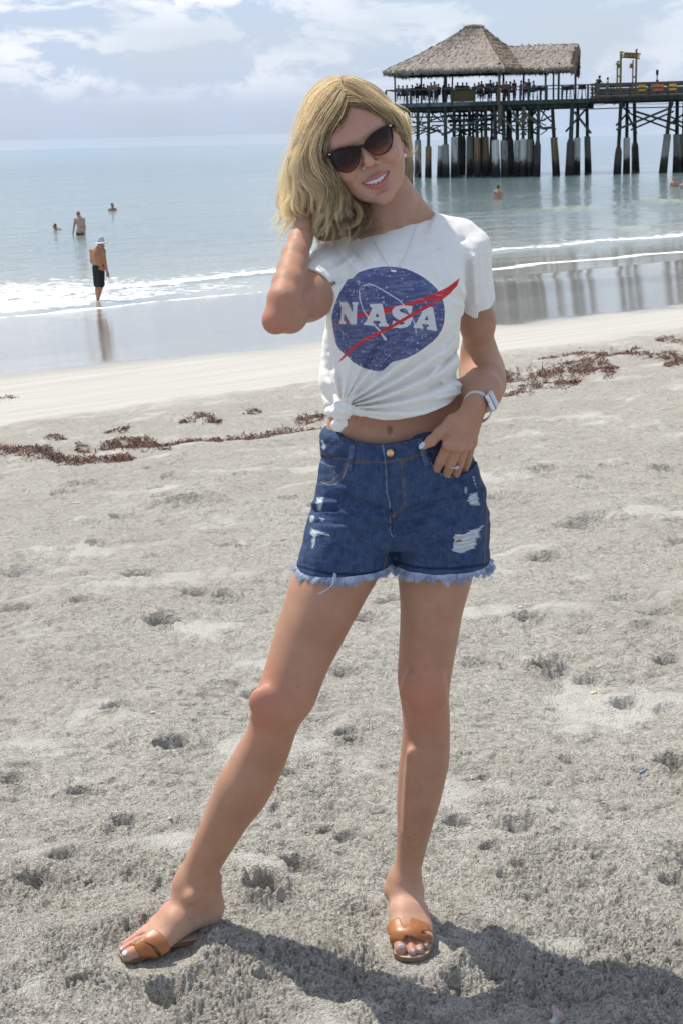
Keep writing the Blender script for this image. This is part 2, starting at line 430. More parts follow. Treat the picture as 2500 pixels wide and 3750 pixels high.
def sea_material():
    m, nt, b = new_mat('sea_water')
    geo = nt.nodes.new('ShaderNodeNewGeometry'); pos = geo.outputs['Position']
    mp = nt.nodes.new('ShaderNodeMapping'); mp.inputs['Rotation'].default_value = (0, 0, -math.atan2(ST[1], ST[0]))
    nt.links.new(pos, mp.inputs[0])              # x along the shore, y out to sea
    off = attr(nt, 'off'); foam_a = attr(nt, 'foam'); dist = attr(nt, 'dist')
    # body colour: milky sand-laden shallows, green middle, blue-green further out
    c = mixc(nt, rng(nt, off, 2, 22), (0.30, 0.31, 0.27), (0.17, 0.225, 0.225))
    c = mixc(nt, rng(nt, off, 22, 130), c, (0.06, 0.165, 0.175))
    c = mixc(nt, rng(nt, off, 130, 420), c, (0.08, 0.26, 0.35))
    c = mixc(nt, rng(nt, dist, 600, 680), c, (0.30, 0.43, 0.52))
    patch = noise(nt, 0.05, 3, 0.5, 0.3, vec=mp.outputs[0], sc=(0.35, 1.6, 1))
    c = mixc(nt, rng(nt, patch, 0.35, 0.65, 0, 0.25), c, (0.20, 0.28, 0.27))
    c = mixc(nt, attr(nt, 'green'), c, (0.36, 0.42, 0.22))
    # foam: broken lace
    fv = nt.nodes.new('ShaderNodeMapping'); fv.inputs['Scale'].default_value = (1.0, 1.0, 1); nt.links.new(mp.outputs[0], fv.inputs[0])
    fn = noise(nt, 3.2, 7, 0.72, 0.6, vec=fv.outputs[0], sc=(0.8, 1.3, 1))
    th = mth(nt, 'SUBTRACT', mth(nt, 'ADD', fn, mth(nt, 'MULTIPLY', foam_a, 0.62)), 0.70)
    fm = rng(nt, th, 0.0, 0.09)
    c = mixc(nt, fm, c, (0.86, 0.86, 0.84))
    setc(nt, b, c)
    rr = mixc(nt, fm, (0.055, 0.055, 0.055), (0.75, 0.75, 0.75)); nt.links.new(rr, b.inputs['Roughness'])
    b.inputs['IOR'].default_value = 1.333
    # ripples at three sizes; calmer in the last metres and in the far slick
    w1 = noise(nt, 0.55, 3, 0.5, 0.3, vec=mp.outputs[0], sc=(0.45, 1.3, 1))
    w2 = noise(nt, 2.4, 4, 0.55, 0.3, vec=mp.outputs[0], sc=(0.5, 1.4, 1))
    w3 = noise(nt, 9.0, 3, 0.6, 0.2, vec=mp.outputs[0], sc=(0.7, 1.3, 1))
    calm = mth(nt, 'MULTIPLY', rng(nt, off, 0.5, 9, 0.05, 1.0), rng(nt, dist, 600, 680, 1.0, 0.45))
    h = mth(nt, 'ADD', mth(nt, 'MULTIPLY', w1, 0.20), mth(nt, 'ADD', mth(nt, 'MULTIPLY', w2, 0.085), mth(nt, 'MULTIPLY', w3, 0.022)))
    bump(nt, mth(nt, 'MULTIPLY', h, calm), 0.62, 1.0, b)
    return m

def build_sea():
    half = math.radians(15)
    core = np.linspace(-half, half, 330)
    side = half + np.cumsum(np.geomspace(0.002, 0.2, 22)); side = side[side < math.pi * 0.8]
    az = np.concatenate([-side[::-1], core, side])
    rs = np.concatenate([np.linspace(26, 75, 280), np.geomspace(75.4, 500, 130), np.geomspace(510, 12000, 60)])
    X, Y = polar_grid(az, rs, CAM[0], CAM[1]); x = X.ravel(); y = Y.ravel(); rm = np.hypot(x - CAM[0], y - CAM[1])
    s, t = shore(x, y); off = -s
    z = np.full_like(x, WATER_Z)
    nw = noise2(t * 0.09, 4.4); nw2 = noise2(t * 0.45 + off * 0.1, 1.4)
    # breaker a few metres out, small second roller, long low swells beyond
    c1 = 4.3 + 0.9 * nw + 0.35 * nw2
    a1 = 0.10 * sstep(75, 40, rm)
    z += a1 * np.exp(-((off - c1) / 0.42) ** 2) * (0.8 + 0.4 * nw2)
    c2 = 9.5 + 2.2 * noise2(t * 0.06, 9.0); z += 0.07 * np.exp(-((off - c2) / 0.9) ** 2) * sstep(-0.1, 0.3, noise2(t * 0.08 + 5, 2.0))
    swell = 0.05 * np.sin(off / 2.6 + 2.0 * noise2(t * 0.03, off * 0.02)) * sstep(6, 20, off) * sstep(400, 120, rm)
    z += swell + 0.018 * fbm(t * 0.5, off * 1.1, 3) * sstep(2, 10, off) * sstep(300, 100, rm)
    # two greener backs of small waves on the right: (u, v, half length, half height)
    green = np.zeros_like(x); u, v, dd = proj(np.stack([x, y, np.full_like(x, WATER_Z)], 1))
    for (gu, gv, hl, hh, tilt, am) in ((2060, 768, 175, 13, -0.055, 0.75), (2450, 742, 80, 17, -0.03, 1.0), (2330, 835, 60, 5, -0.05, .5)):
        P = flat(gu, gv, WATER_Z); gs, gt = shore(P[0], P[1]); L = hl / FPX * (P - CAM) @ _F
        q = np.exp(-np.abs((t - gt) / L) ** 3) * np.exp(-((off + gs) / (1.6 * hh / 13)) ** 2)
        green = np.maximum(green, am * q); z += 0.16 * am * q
    foam = 0.64 * np.exp(-np.clip(off - c1, 0, 9) / (1.5 + 1.0 * sstep(22, 8, t))) * sstep(-0.55, -0.1, off - c1)
    foam = foam * (0.75 + 0.5 * sstep(0.6, -0.6, nw)) 
    lace = 0.50 * sstep(13, 5, off) * sstep(0.2, 1.5, off) * sstep(30, 14, t)
    edge_t = 0.85 * np.exp(-((off + 0.15 - 0.5 * nw2) / 0.24) ** 2)
    sh = 2.4 * sstep(24, 31, t)
    swash = 0.5 * np.exp(-((off + sh + 0.35 * noise2(t * 0.35, 3.1)) / 0.22) ** 2) * sstep(27, 20, t)
    crest2 = 0.5 * np.exp(-((off - c2) / 0.35) ** 2) * sstep(0.1, 0.5, noise2(t * 0.08 + 5, 2.0))
    fl = np.clip(np.maximum.reduce([foam, lace, edge_t, swash, crest2]), 0, 1.1)
    me = np_mesh('sea', np.stack([x, y, z], 1), grid_faces(len(rs), len(az)))
    add_attr(me, 'off', off); add_attr(me, 'foam', fl); add_attr(me, 'dist', rm); add_attr(me, 'green', green)
    o = link_mesh('sea', me, sea_material()); tag(o, kind='structure')
build_beach(); build_sea()
# ------------------------------------------------------------------ implicit-surface modelling
class Shape:
    """a list of soft-blended solids that becomes one continuous surface"""
    def __init__(s): s.ops = []
    def add(s, fn, lo, hi, k=0.01, mode='u'):
        lo = np.array(lo, float) - 1.5 * k; hi = np.array(hi, float) + 1.5 * k
        s.ops.append((mode, fn, lo, hi, k)); return s
    def cone(s, a, b, ra, rb, k=0.01, mode='u', n=None, f=1.0):
        a = np.array(a, float); b = np.array(b, float); ba = b - a; L2 = ba @ ba + 1e-12
        nn = None if n is None else np.array(n, float) / np.linalg.norm(n)
        def fn(X, Y, Z):
            px = X - a[0]; py = Y - a[1]; pz = Z - a[2]
            h = np.clip((px * ba[0] + py * ba[1] + pz * ba[2]) / L2, 0, 1)
            qx = px - h * ba[0]; qy = py - h * ba[1]; qz = pz - h * ba[2]
            if nn is not None:
                e = (qx * nn[0] + qy * nn[1] + qz * nn[2]) * (f - 1)
                qx = qx + e * nn[0]; qy = qy + e * nn[1]; qz = qz + e * nn[2]
            return np.sqrt(qx * qx + qy * qy + qz * qz) - (ra + (rb - ra) * h)
        m = max(ra, rb)
        return s.add(fn, np.minimum(a, b) - m, np.maximum(a, b) + m, k, mode)
    def chain(s, pts, k=0.01, mode='u', n=None, f=1.0):
        for (p, r), (q, r2) in zip(pts[:-1], pts[1:]): s.cone(p, q, r, r2, k, mode, n, f)
        return s
    def ell(s, c, r, rot=None, k=0.01, mode='u'):
        c = np.array(c, float); r = np.array(r, float) if hasattr(r, '__len__') else np.array([r] * 3, float)
        Rm = np.eye(3) if rot is None else np.array(rot, float)      # rows are the ellipsoid's axes
        def fn(X, Y, Z):
            px = X - c[0]; py = Y - c[1]; pz = Z - c[2]
            q = [px * Rm[i, 0] + py * Rm[i, 1] + pz * Rm[i, 2] for i in range(3)]
            k0 = np.sqrt(sum((q[i] / r[i]) ** 2 for i in range(3))) + 1e-9
            k1 = np.sqrt(sum((q[i] / r[i] ** 2) ** 2 for i in range(3))) + 1e-9
            return k0 * (k0 - 1) / k1
        ext = np.sqrt(((Rm.T * r[None]) ** 2).sum(1))
        return s.add(fn, c - ext, c + ext, k, mode)
    def loft(s, rows, k=0.01, mode='u', p=2.3, org=None, ax=None, grow=0.0, sm=0.006, disp=None, ends=0.012):
        """rows: (height, left, right, front, back) in the frame org, ax = (across, depth, up)"""
        rows = sorted(rows); Rr = np.array(rows, float)
        org = np.zeros(3) if org is None else np.array(org, float); A = np.eye(3) if ax is None else np.array(ax, float)
        hz = np.linspace(Rr[0, 0], Rr[-1, 0], 400)
        cols = []
        step = hz[1] - hz[0]; w = max(1, int(sm / max(step, 1e-9)) * 2 + 1)
        for i in range(1, 5):
            c = np.interp(hz, Rr[:, 0], Rr[:, i])
            if w > 1: c = np.convolve(np.pad(c, w // 2, mode='reflect', reflect_type='odd'), np.ones(w) / w, mode='valid')
            cols.append(c)
        l, r_, fr, bk = cols
        cx = (l + r_) / 2; hx = (r_ - l) / 2 + grow; cy = (fr + bk) / 2; hy = np.abs(bk - fr) / 2 + grow
        z0, z1 = Rr[0, 0], Rr[-1, 0]
        def fn(X, Y, Z):
            px = X - org[0]; py = Y - org[1]; pz = Z - org[2]
            a = px * A[0, 0] + py * A[0, 1] + pz * A[0, 2]; b = px * A[1, 0] + py * A[1, 1] + pz * A[1, 2]; c = px * A[2, 0] + py * A[2, 1] + pz * A[2, 2]
            dx = a - np.interp(c, hz, cx); dy = b - np.interp(c, hz, cy)
            HX = np.interp(c, hz, hx); HY = np.interp(c, hz, hy)
            q = (np.abs(dx / HX) ** p + np.abs(dy / HY) ** p) ** (1 / p) + 1e-6
            rho = np.sqrt(dx * dx + dy * dy)
            d = np.where(q < 0.35, -0.65 * np.minimum(HX, HY), rho * (1 - 1 / q))
            e = np.maximum(c - z1, z0 - c)
            o = np.where(e > -ends, np.sqrt(np.maximum(d + ends, 0) ** 2 + np.maximum(e + ends, 0) ** 2) - ends + np.minimum(np.maximum(d, e) + ends, 0) * 0, d)
            o = np.where((d < -ends) & (e < -ends), np.maximum(d, e), np.where((d < -ends), e, o))
            return o
        ext = max((hx.max()), hy.max())
        lo_l = np.array([(cx - hx).min(), (cy - hy).min(), z0 ]); hi_l = np.array([(cx + hx).max(), (cy + hy).max(), z1])
        cs = np.array([[x, y, z] for x in (lo_l[0], hi_l[0]) for y in (lo_l[1], hi_l[1]) for z in (lo_l[2], hi_l[2])])
        P = org + cs @ A
        return s.add(fn, P.min(0), P.max(0), k, mode)
    def hollow(s, th):
        s.ops.append(('h', None, np.full(3, -99.), np.full(3, 99.), th)); return s
    def eval(s, xs, ys, zs, far=0.06, B=24):
        nx, ny, nz = len(xs), len(ys), len(zs)
        Fd = np.full((nx, ny, nz), far, np.float32)
        lo = np.min([o[2] for o in s.ops if o[0] in 'u'], 0); hi = np.max([o[3] for o in s.ops if o[0] in 'u'], 0)
        for i0 in range(0, nx, B):
            xb = xs[i0:i0 + B]
            if xb[-1] < lo[0] or xb[0] > hi[0]: continue
            for j0 in range(0, ny, B):
                yb = ys[j0:j0 + B]
                if yb[-1] < lo[1] or yb[0] > hi[1]: continue
                for k0 in range(0, nz, B):
                    zb = zs[k0:k0 + B]
                    act = [o for o in s.ops if o[2][0] <= xb[-1] and o[3][0] >= xb[0] and o[2][1] <= yb[-1] and o[3][1] >= yb[0] and o[2][2] <= zb[-1] and o[3][2] >= zb[0]]
                    if not any(o[0] == 'u' for o in act): continue
                    X = xb[:, None, None]; Y = yb[None, :, None]; Z = zb[None, None, :]
                    d = np.full((len(xb), len(yb), len(zb)), far, np.float64)
                    for mode, fn, _, _, k in act:
                        if mode == 'h':                      # keep a skin of thickness k
                            d = np.maximum(d, -(d + (k(X, Y, Z) if callable(k) else k))); continue
                        e = fn(X, Y, Z)
                        if mode == 'u':
                            h = np.clip(0.5 + 0.5 * (d - e) / k, 0, 1); d = d * (1 - h) + e * h - k * h * (1 - h)
                        elif mode == 's':
                            h = np.clip(0.5 - 0.5 * (d + e) / k, 0, 1); d = d * (1 - h) - e * h + k * h * (1 - h)
                        elif mode == 'i':
                            h = np.clip(0.5 - 0.5 * (d - e) / k, 0, 1); d = d * (1 - h) + e * h + k * h * (1 - h)
                        elif mode == 'd': d = d + e          # displacement
                    Fd[i0:i0 + B, j0:j0 + B, k0:k0 + B] = d
        return Fd
def surface(Fd, xs, ys, zs, smooth=1):
    ins = Fd < 0
    c = np.zeros(tuple(n - 1 for n in Fd.shape), np.uint8)
    for a in (0, 1):
        for b in (0, 1):
            for d in (0, 1):
                c += ins[a:a + c.shape[0], b:b + c.shape[1], d:d + c.shape[2]]
    act = np.nonzero((c > 0) & (c < 8)); n = len(act[0])
    idx = np.full(c.shape, -1, np.int32); idx[act] = np.arange(n)
    I, J, K = act
    cor = {}
    for a in (0, 1):
        for b in (0, 1):
            for d in (0, 1): cor[a, b, d] = Fd[I + a, J + b, K + d]
    S = np.zeros((n, 3), np.float64); cnt = np.zeros(n)
    for ax in range(3):
        for p in (0, 1):
            for q in (0, 1):
                A = [0, 0, 0]; Bc = [0, 0, 0]; oth = [t for t in range(3) if t != ax]
                A[oth[0]] = Bc[oth[0]] = p; A[oth[1]] = Bc[oth[1]] = q; Bc[ax] = 1
                f0 = cor[tuple(A)]; f1 = cor[tuple(Bc)]; m = (f0 < 0) != (f1 < 0)
                t = np.where(m, f0 / np.where(f0 - f1 == 0, 1, f0 - f1), 0)
                for j in range(3):
                    S[:, j] += np.where(m, (t if j == ax else A[j]), 0)
                cnt += m
    S /= cnt[:, None]
    gx, gy, gz = (np.asarray(g, float) for g in (xs, ys, zs))
    V = np.stack([gx[I] + S[:, 0] * (gx[I + 1] - gx[I]), gy[J] + S[:, 1] * (gy[J + 1] - gy[J]), gz[K] + S[:, 2] * (gz[K + 1] - gz[K])], 1)
    Q = []
    for ax in range(3):
        sl0 = [slice(1, -1)] * 3; sl1 = [slice(1, -1)] * 3
        sl0[ax] = slice(0, -1); sl1[ax] = slice(1, None)
        a = ins[tuple(sl0)]; b = ins[tuple(sl1)]
        e = np.nonzero(a != b); o = [e[0] + (0 if ax == 0 else 1), e[1] + (0 if ax == 1 else 1), e[2] + (0 if ax == 2 else 1)]
        flip = a[e]
        u_, v_ = [(1, 2), (2, 0), (0, 1)][ax]
        def at(du, dv):
            t = [o[0].copy(), o[1].copy(), o[2].copy()]; t[u_] -= du; t[v_] -= dv
            return idx[t[0], t[1], t[2]]
        q = np.stack([at(1, 1), at(0, 1), at(0, 0), at(1, 0)], 1)
        q[~flip] = q[~flip][:, ::-1]
        Q.append(q)
    Q = np.concatenate(Q)
    if smooth:
        e = np.concatenate([Q[:, [0, 1]], Q[:, [1, 2]], Q[:, [2, 3]], Q[:, [3, 0]]])
        deg = np.bincount(e[:, 0], minlength=n).astype(float) + 1e-9
        for it in range(smooth):
            for lam in (0.5, -0.45):
                M = np.stack([np.bincount(e[:, 0], V[e[:, 1], j], minlength=n) for j in range(3)], 1) / deg[:, None]
                V = V + lam * (M - V)
    return V, Q
def solid(shape, h, smooth=1, lo=None, hi=None, axes=None):
    if axes is None:
        lo = np.min([o[2] for o in shape.ops if o[0] == 'u'], 0) if lo is None else np.array(lo, float)
        hi = np.max([o[3] for o in shape.ops if o[0] == 'u'], 0) if hi is None else np.array(hi, float)
        axes = [np.arange(lo[i] - 2 * h, hi[i] + 3 * h, h) for i in range(3)]
    Fd = shape.eval(*axes, far=max(0.05, 2 * h))
    return surface(Fd, *axes, smooth=smooth)

# ------------------------------------------------------------------ far people
SKINS = {}
def far_skin(key, col):
    if key not in SKINS:
        m, nt, b = new_mat('skin_' + key)
        f = noise(nt, 6, 4, 0.6)
        setc(nt, b, mixc(nt, rng(nt, f, 0.35, 0.65), tuple(c * 0.85 for c in col), tuple(c * 1.1 for c in col)))
        b.inputs['Roughness'].default_value = 0.5
        SKINS[key] = m
    return SKINS[key]
_cl = {}
def cloth(col, rough=0.85):
    key = tuple(round(c, 3) for c in col)
    if key not in _cl: _cl[key] = simple_mat('cloth', col, rough, 0.2, 20)
    return _cl[key]
def human(pose, build=1.0, fem=False, res=0.02, hands=False):
    """pose: joint positions in metres (figure faces -y); returns shapes for skin, top, bottoms"""
    P = {k: np.array(v, float) for k, v in pose.items()}
    s = Shape(); w = build
    hd = P['head']; nk = P['neck']; ch = P['chest']; pv = P['pelvis']
    s.ell(hd, (0.074, 0.092, 0.112), k=0.01)
    fd = P.get('face', np.array([0, -1.0, 0])); fd = fd / np.linalg.norm(fd)
    s.ell(hd + fd * 0.035 + np.array([0, 0, -0.05]), (0.052, 0.052, 0.062), k=0.02)
    s.ell(hd + fd * 0.1 + np.array([0, 0, -0.015]), (0.013, 0.013, 0.022), k=0.012)
    sd = np.cross(fd, (0, 0, 1)); 
    for q in (1, -1): s.ell(hd + sd * 0.076 * q - fd * 0.005 + np.array([0, 0, -0.01]), (0.014, 0.02, 0.03), k=0.006)
    s.cone(hd - np.array([0, 0, 0.07]), nk, 0.052 * w, 0.058 * w, 0.03)
    SL, SR = P['shL'], P['shR']; acr = SR - SL; acr /= np.linalg.norm(acr); up = nk - pv; up /= np.linalg.norm(up); dep = np.cross(acr, up)
    s.cone(SL, SR, 0.058 * w, 0.058 * w, 0.05)
    s.cone(nk, ch, 0.07 * w, 0.10 * w, 0.06)
    wd = np.linalg.norm(SR - SL) / 2
    R3 = np.array([acr, dep, up])
    s.ell(ch, (wd * 0.92, 0.115 * w, 0.20), R3, k=0.07)
    s.ell((ch + pv) / 2, (wd * (0.72 if fem else 0.80), 0.10 * w, 0.16), R3, k=0.07)
    s.ell(pv, (0.165 * w, 0.115 * w, 0.12), R3, k=0.07)
    for a, b, c, r in (('shL', 'elL', 'wrL', 0), ('shR', 'elR', 'wrR', 0)):
        A, B_, C_ = P[a], P[b], P[c]
        s.cone(A, B_, 0.052 * w, 0.040 * w, 0.035); s.cone(B_, C_, 0.041 * w, 0.027 * w, 0.02)
        d = C_ - B_; d /= np.linalg.norm(d)
        s.ell(C_ + d * 0.045, (0.022, 0.036, 0.05), np.array([sd, fd, [0, 0, 1]]), k=0.02)
        if hands:
            for f_ in range(4):
                q = C_ + d * 0.075 + fd * (f_ - 1.5) * 0.016; s.cone(q, q + d * (0.062 - 0.006 * abs(f_ - 1.4)) + np.cross(d, fd) * 0.012, 0.0085, 0.0072, 0.004)
            s.cone(C_ + d * 0.03 + fd * 0.03, C_ + d * 0.075 + fd * 0.052, 0.011, 0.009, 0.006)
    for a, b, c in (('hiL', 'knL', 'anL'), ('hiR', 'knR', 'anR')):
        if a in P:
            s.cone(P[a], P[b], 0.088 * w, 0.056 * w, 0.05)
            d = (P[c] - P[b])
            s.chain([(P[b], 0.056 * w), (P[b] + d * 0.3 - fd * 0.012, 0.056 * w), (P[c], 0.036 * w)], 0.03)
            s.cone(P[c] + np.array([0, 0, -0.035]) - fd * 0.02, P[c] + fd * 0.14 + np.array([0, 0, -0.055]), 0.036, 0.028, 0.03)
    return s, P
def std_pose(h=1.0, lean=0.0, arms='down', sit=False):
    p = dict(head=(0, -0.02 - lean * 1.1, 1.63), neck=(0, 0.0 - lean * 0.9, 1.45), chest=(0, -lean * 0.6, 1.27), pelvis=(0, 0, 0.94),
             shL=(-0.175, -lean * 0.8, 1.41), shR=(0.175, -lean * 0.8, 1.41), hiL=(-0.085, 0, 0.90), hiR=(0.085, 0, 0.90),
             knL=(-0.10, -0.02, 0.49), knR=(0.10, -0.02, 0.49), anL=(-0.11, 0.0, 0.085), anR=(0.11, 0.0, 0.085))
    if arms == 'down': p.update(elL=(-0.23, 0.02, 1.13), wrL=(-0.24, -0.06, 0.88), elR=(0.23, 0.02, 1.13), wrR=(0.24, -0.06, 0.88))
    elif arms == 'rail': p.update(elL=(-0.27, -0.12 - lean, 1.17), wrL=(-0.12, -0.33 - lean, 1.14), elR=(0.27, -0.12 - lean, 1.17), wrR=(0.12, -0.33 - lean, 1.14))
    else: p.update(elL=(-0.27, -0.05, 1.16), wrL=(-0.05, -0.2, 1.3), elR=(0.24, 0.0, 1.13), wrR=(0.22, -0.12, 0.9))
    if sit:
        for k in p:
            v = list(p[k]); 
            if k[:2] in ('kn',): v = [v[0] * 1.3, -0.42, 0.72]
            elif k[:2] == 'an': v = [v[0], -0.38, 0.36]
            else: v[2] -= 0.16
            p[k] = tuple(v)
    return {k: np.array(v) for k, v in p.items()}
# ------------------------------------------------------------------ pier
PHI = math.radians(12.0)
E1 = np.array([math.cos(PHI), -math.sin(PHI), 0]); E2 = np.array([math.sin(PHI), math.cos(PHI), 0]); EZ = np.array([0, 0, 1.0])
PO = W(1847, 470, 131.0); PO[2] = 0
def PP(u, v, t):
    d = ray(u, v); k = ((PO - CAM) @ E2 + t) / (d @ E2); return CAM + d * k
def PST(s, t, z): return PO + E1 * s + E2 * t + EZ * z
def S_of(u, t, v=400): return (PP(u, v, t) - PO) @ E1
def Z_of(u, v, t): return PP(u, v, t)[2]
def c1(x, y): return 1350 + x / 1.3635, 80 + y / 1.3635
def c3(x, y): return 1950 + x / 2.851, 130 + y / 2.851
def c4(x, y): return 1380 + x / 1.96, 90 + y / 1.96
def c2(x, y): return 1400 + x / 2.613, 230 + y / 2.613

def wood(name, col, var=0.3):
    m, nt, b = new_mat(name)
    f = noise(nt, 2.5, 6, 0.7); g = noise(nt, 9, 4, 0.6, sc=(1, 1, 0.15))
    c = mixc(nt, rng(nt, f, 0.35, 0.65), tuple(x * (1 - var) for x in col), tuple(x * (1 + var) for x in col))
    setc(nt, b, mixc(nt, rng(nt, g, 0.5, 0.8, 0, 0.5), c, (0.16, 0.15, 0.12)))
    b.inputs['Roughness'].default_value = 0.85
    return m
GREEN = wood('weathered_green_timber', (0.035, 0.062, 0.052)); DARK = wood('dark_timber', (0.028, 0.027, 0.025))
BROWN = wood('brown_timber', (0.11, 0.085, 0.06)); BLUE = wood('blue_grey_fascia', (0.10, 0.13, 0.155)); RAILW = wood('rail_timber', (0.085, 0.075, 0.062))
OCHRE = wood('ochre_timber', (0.27, 0.17, 0.05), 0.2)
def jacket_mat(name, col):
    m, nt, b = new_mat(name)
    geo = nt.nodes.new('ShaderNodeNewGeometry'); sp = nt.nodes.new('ShaderNodeSeparateXYZ'); nt.links.new(geo.outputs['Position'], sp.inputs[0])
    f = noise(nt, 1.6, 5, 0.65); z = mth(nt, 'ADD', sp.outputs['Z'], mth(nt, 'MULTIPLY', f, -1.6))
    streak = noise(nt, 2.2, 5, 0.7, sc=(1.5, 1.5, 0.35))
    c = mixc(nt, rng(nt, streak, 0.48, 0.70), col, tuple(x * 0.5 for x in col))
    c = mixc(nt, rng(nt, z, -1.7, -2.2), c, (0.05, 0.048, 0.038))
    c = mixc(nt, rng(nt, z, -2.2, -2.6), c, (0.014, 0.015, 0.016))
    setc(nt, b, c); b.inputs['Roughness'].default_value = 0.8
    bump(nt, noise(nt, 7, 5, 0.7), 0.6, 0.08, b)
    return m
JACK = {'w': jacket_mat('pale_concrete', (0.60, 0.60, 0.57)), 'g': jacket_mat('grey_concrete', (0.26, 0.25, 0.215)),
        'o': jacket_mat('rusty_concrete', (0.23, 0.15, 0.085)), 'd': jacket_mat('dark_concrete', (0.07, 0.065, 0.06))}

def thatch_material(name, a, b_, dk):
    m, nt, b = new_mat(name)
    f = noise(nt, 2.2, 6, 0.7); g = noise(nt, 11, 5, 0.75, 0.4, sc=(1, 1, 0.55)); g2 = noise(nt, 0.5, 3, 0.5)
    c = mixc(nt, rng(nt, f, 0.3, 0.7), a, b_)
    c = mixc(nt, rng(nt, g, 0.46, 0.7, 0, 0.75), c, dk)
    c = mixc(nt, rng(nt, g2, 0.4, 0.7, 0, 0.3), c, (0.30, 0.24, 0.19))
    setc(nt, b, c); b.inputs['Roughness'].default_value = 0.95; b.inputs['Specular IOR Level'].default_value = 0.1
    bump(nt, mth(nt, 'ADD', g, f), 0.9, 0.16, b)
    return m

def build_pier():
    pier = empty('pier', PST(0, 0, WATER_Z))
    tag(pier, 'timber pier on stained concrete-jacketed piles, its far end roofed with thatch', 'pier')
    zf = Z_of(1847, 368, 0)              # deck floor
    zr = zf + 1.10                        # top rail
    s_l, s_m, s_r = S_of(1413, 0), S_of(2158, 0), S_of(2760, 0)
    DB = 11.5
    def part(mb, name, mat): return mb.build(name, mat, pier)
    # decks
    b = MB(); b.box(PST((s_l + s_m) / 2, DB / 2, zf - 0.09), ((s_m - s_l) / 2, DB / 2, 0.07), (E1, E2, EZ)); part(b, 'deck', DARK)
    b = MB(); b.box(PST((s_m + s_r) / 2, 3.6, zf - 0.088), ((s_r - s_m) / 2 - .01, 3.6, 0.07), (E1, E2, EZ)); part(b, 'walkway_deck', DARK)
    b = MB(); b.box(PST((s_l + S_of(1606, 0)) / 2 + 1.3, -0.06, zf - 0.19), ((S_of(1606, 0) - s_l) / 2 + 1.3, 0.05, 0.16), (E1, E2, EZ)); part(b, 'fascia', BLUE)
    b = MB(); b.box(PST((S_of(1606, 0) + s_m) / 2 + 1.3, -0.05, zf - 0.19), ((s_m - S_of(1606, 0)) / 2 - 1.3, 0.05, 0.17), (E1, E2, EZ)); part(b, 'fascia', GREEN)
    b = MB(); b.box(PST((s_m + s_r) / 2, -0.06, zf - 0.15), ((s_r - s_m) / 2, 0.05, 0.15), (E1, E2, EZ)); part(b, 'fascia', DARK)
    for t in (0.25, 1.9, 3.6, 5.4, 7.2, 9.4, 11.2):
        b = MB(); b.box(PST((s_l + s_m) / 2 + 0.3, t, zf - 0.44), ((s_m - s_l) / 2 - 0.5, 0.09, 0.27), (E1, E2, EZ)); part(b, 'joist', DARK)
        if t < 7.3:
            b = MB(); b.box(PST((s_m + s_r) / 2, t, zf - 0.26), ((s_r - s_m) / 2, 0.08, 0.13), (E1, E2, EZ)); part(b, 'joist', DARK)
    # piles: x of foot, x of head, jacket top, half width, depth, jacket colour (crop units)
    piles = [(203, 200, 600, 17, 5, 'd'), (243, 245, 590, 17, 0.3, 'g'), (295, 298, 622, 16, 0.3, 'o'), (354, 360, 618, 15, 0.6, 'w'), (383, 380, 612, 18, 0, 'g'),
             (424, 424, 575, 17, 0.8, 'w'), (457, 452, 560, 15, 5, 'd'), (502, 500, 570, 17, 2.5, 'g'), (540, 537, 576, 16, 0.5, 'o'), (583, 580, 573, 17, 1.2, 'o'),
             (610, 612, 570, 12, 7, 'd'), (634, 626, 590, 20, 0, 'w'), (677, 668, 592, 19, 0.2, 'g'), (708, 702, 580, 17, 3, 'd'), (741, 738, 592, 17, 1.0, 'w'), (767, 768, 584, 15, 0.3, 'w'),
             (799, 799, 586, 17, 0.6, 'g'), (837, 845, 598, 17, 0.0, 'd'), (470, 474, 575, 12, 9, 'd'), (520, 518, 570, 12, 10, 'd'), (565, 560, 575, 12, 9, 'd'), (690, 690, 575, 13, 10, 'd'), (815, 812, 585, 13, 9, 'd'),
             (934, 912, 577, 18, 0.6, 'o'), (999, 1012, 585, 21, 0.0, 'd'), (1036, 1040, 578, 17, 2.5, 'w'), (1093, 1084, 572, 17, 7.0, 'g'),
             (1238, 1253, 627, 18, 0.0, 'd'), (1284, 1284, 578, 17, 3.4, 'w'), (1329, 1320, 602, 19, 7.0, 'd'),
             (1466, 1500, 560, 19, 0.0, 'g'), (1534, 1533, 562, 19, 3.4, 'g'), (1566, 1568, 560, 18, 6.0, 'g'), (1700, 1722, 570, 18, 0.2, 'g'), (1745, 1745, 565, 18, 3.4, 'w')]
    for (xb, xt, yt, hw, t, mk) in piles:
        ub, _ = c1(xb, 0); ut, _ = c1(xt, 0); _, vt = c1(0, yt)
        zt = Z_of(ut, vt, t); r = hw / 1.3635 / FPX * 133
        sb = S_of(ub, t, 640); st = S_of(ut, t, 500); ztop = zf - 0.5
        f_ = (zt - WATER_Z) / (ztop - WATER_Z)
        sm_ = sb + (st - sb) * f_
        b = MB(); d = (sb - sm_) / (zt - WATER_Z)
        b.tube([PST(sb + d * 1.2, t, WATER_Z - 1.2), PST(sb, t, WATER_Z), PST(sb + (sm_ - sb) * .5, t, (WATER_Z + zt) / 2), PST(sm_, t, zt - 0.35), PST(sm_, t, zt)],
               [r * 1.12, r * 1.08, r * 0.98, r * 0.93, r * (0.92 if mk != 'd' else 0.62)], 12, jit=0.04)
        part(b, 'pile', JACK[mk])
        if (xb, mk) == (354, 'w'): continue
        b = MB(); b.tube([PST(sm_, t, zt - 0.1), PST(st, t, ztop + 0.1)], [r * 0.52, r * 0.46], 8, jit=0.03); part(b, 'post', GREEN if (xb % 2) else DARK)
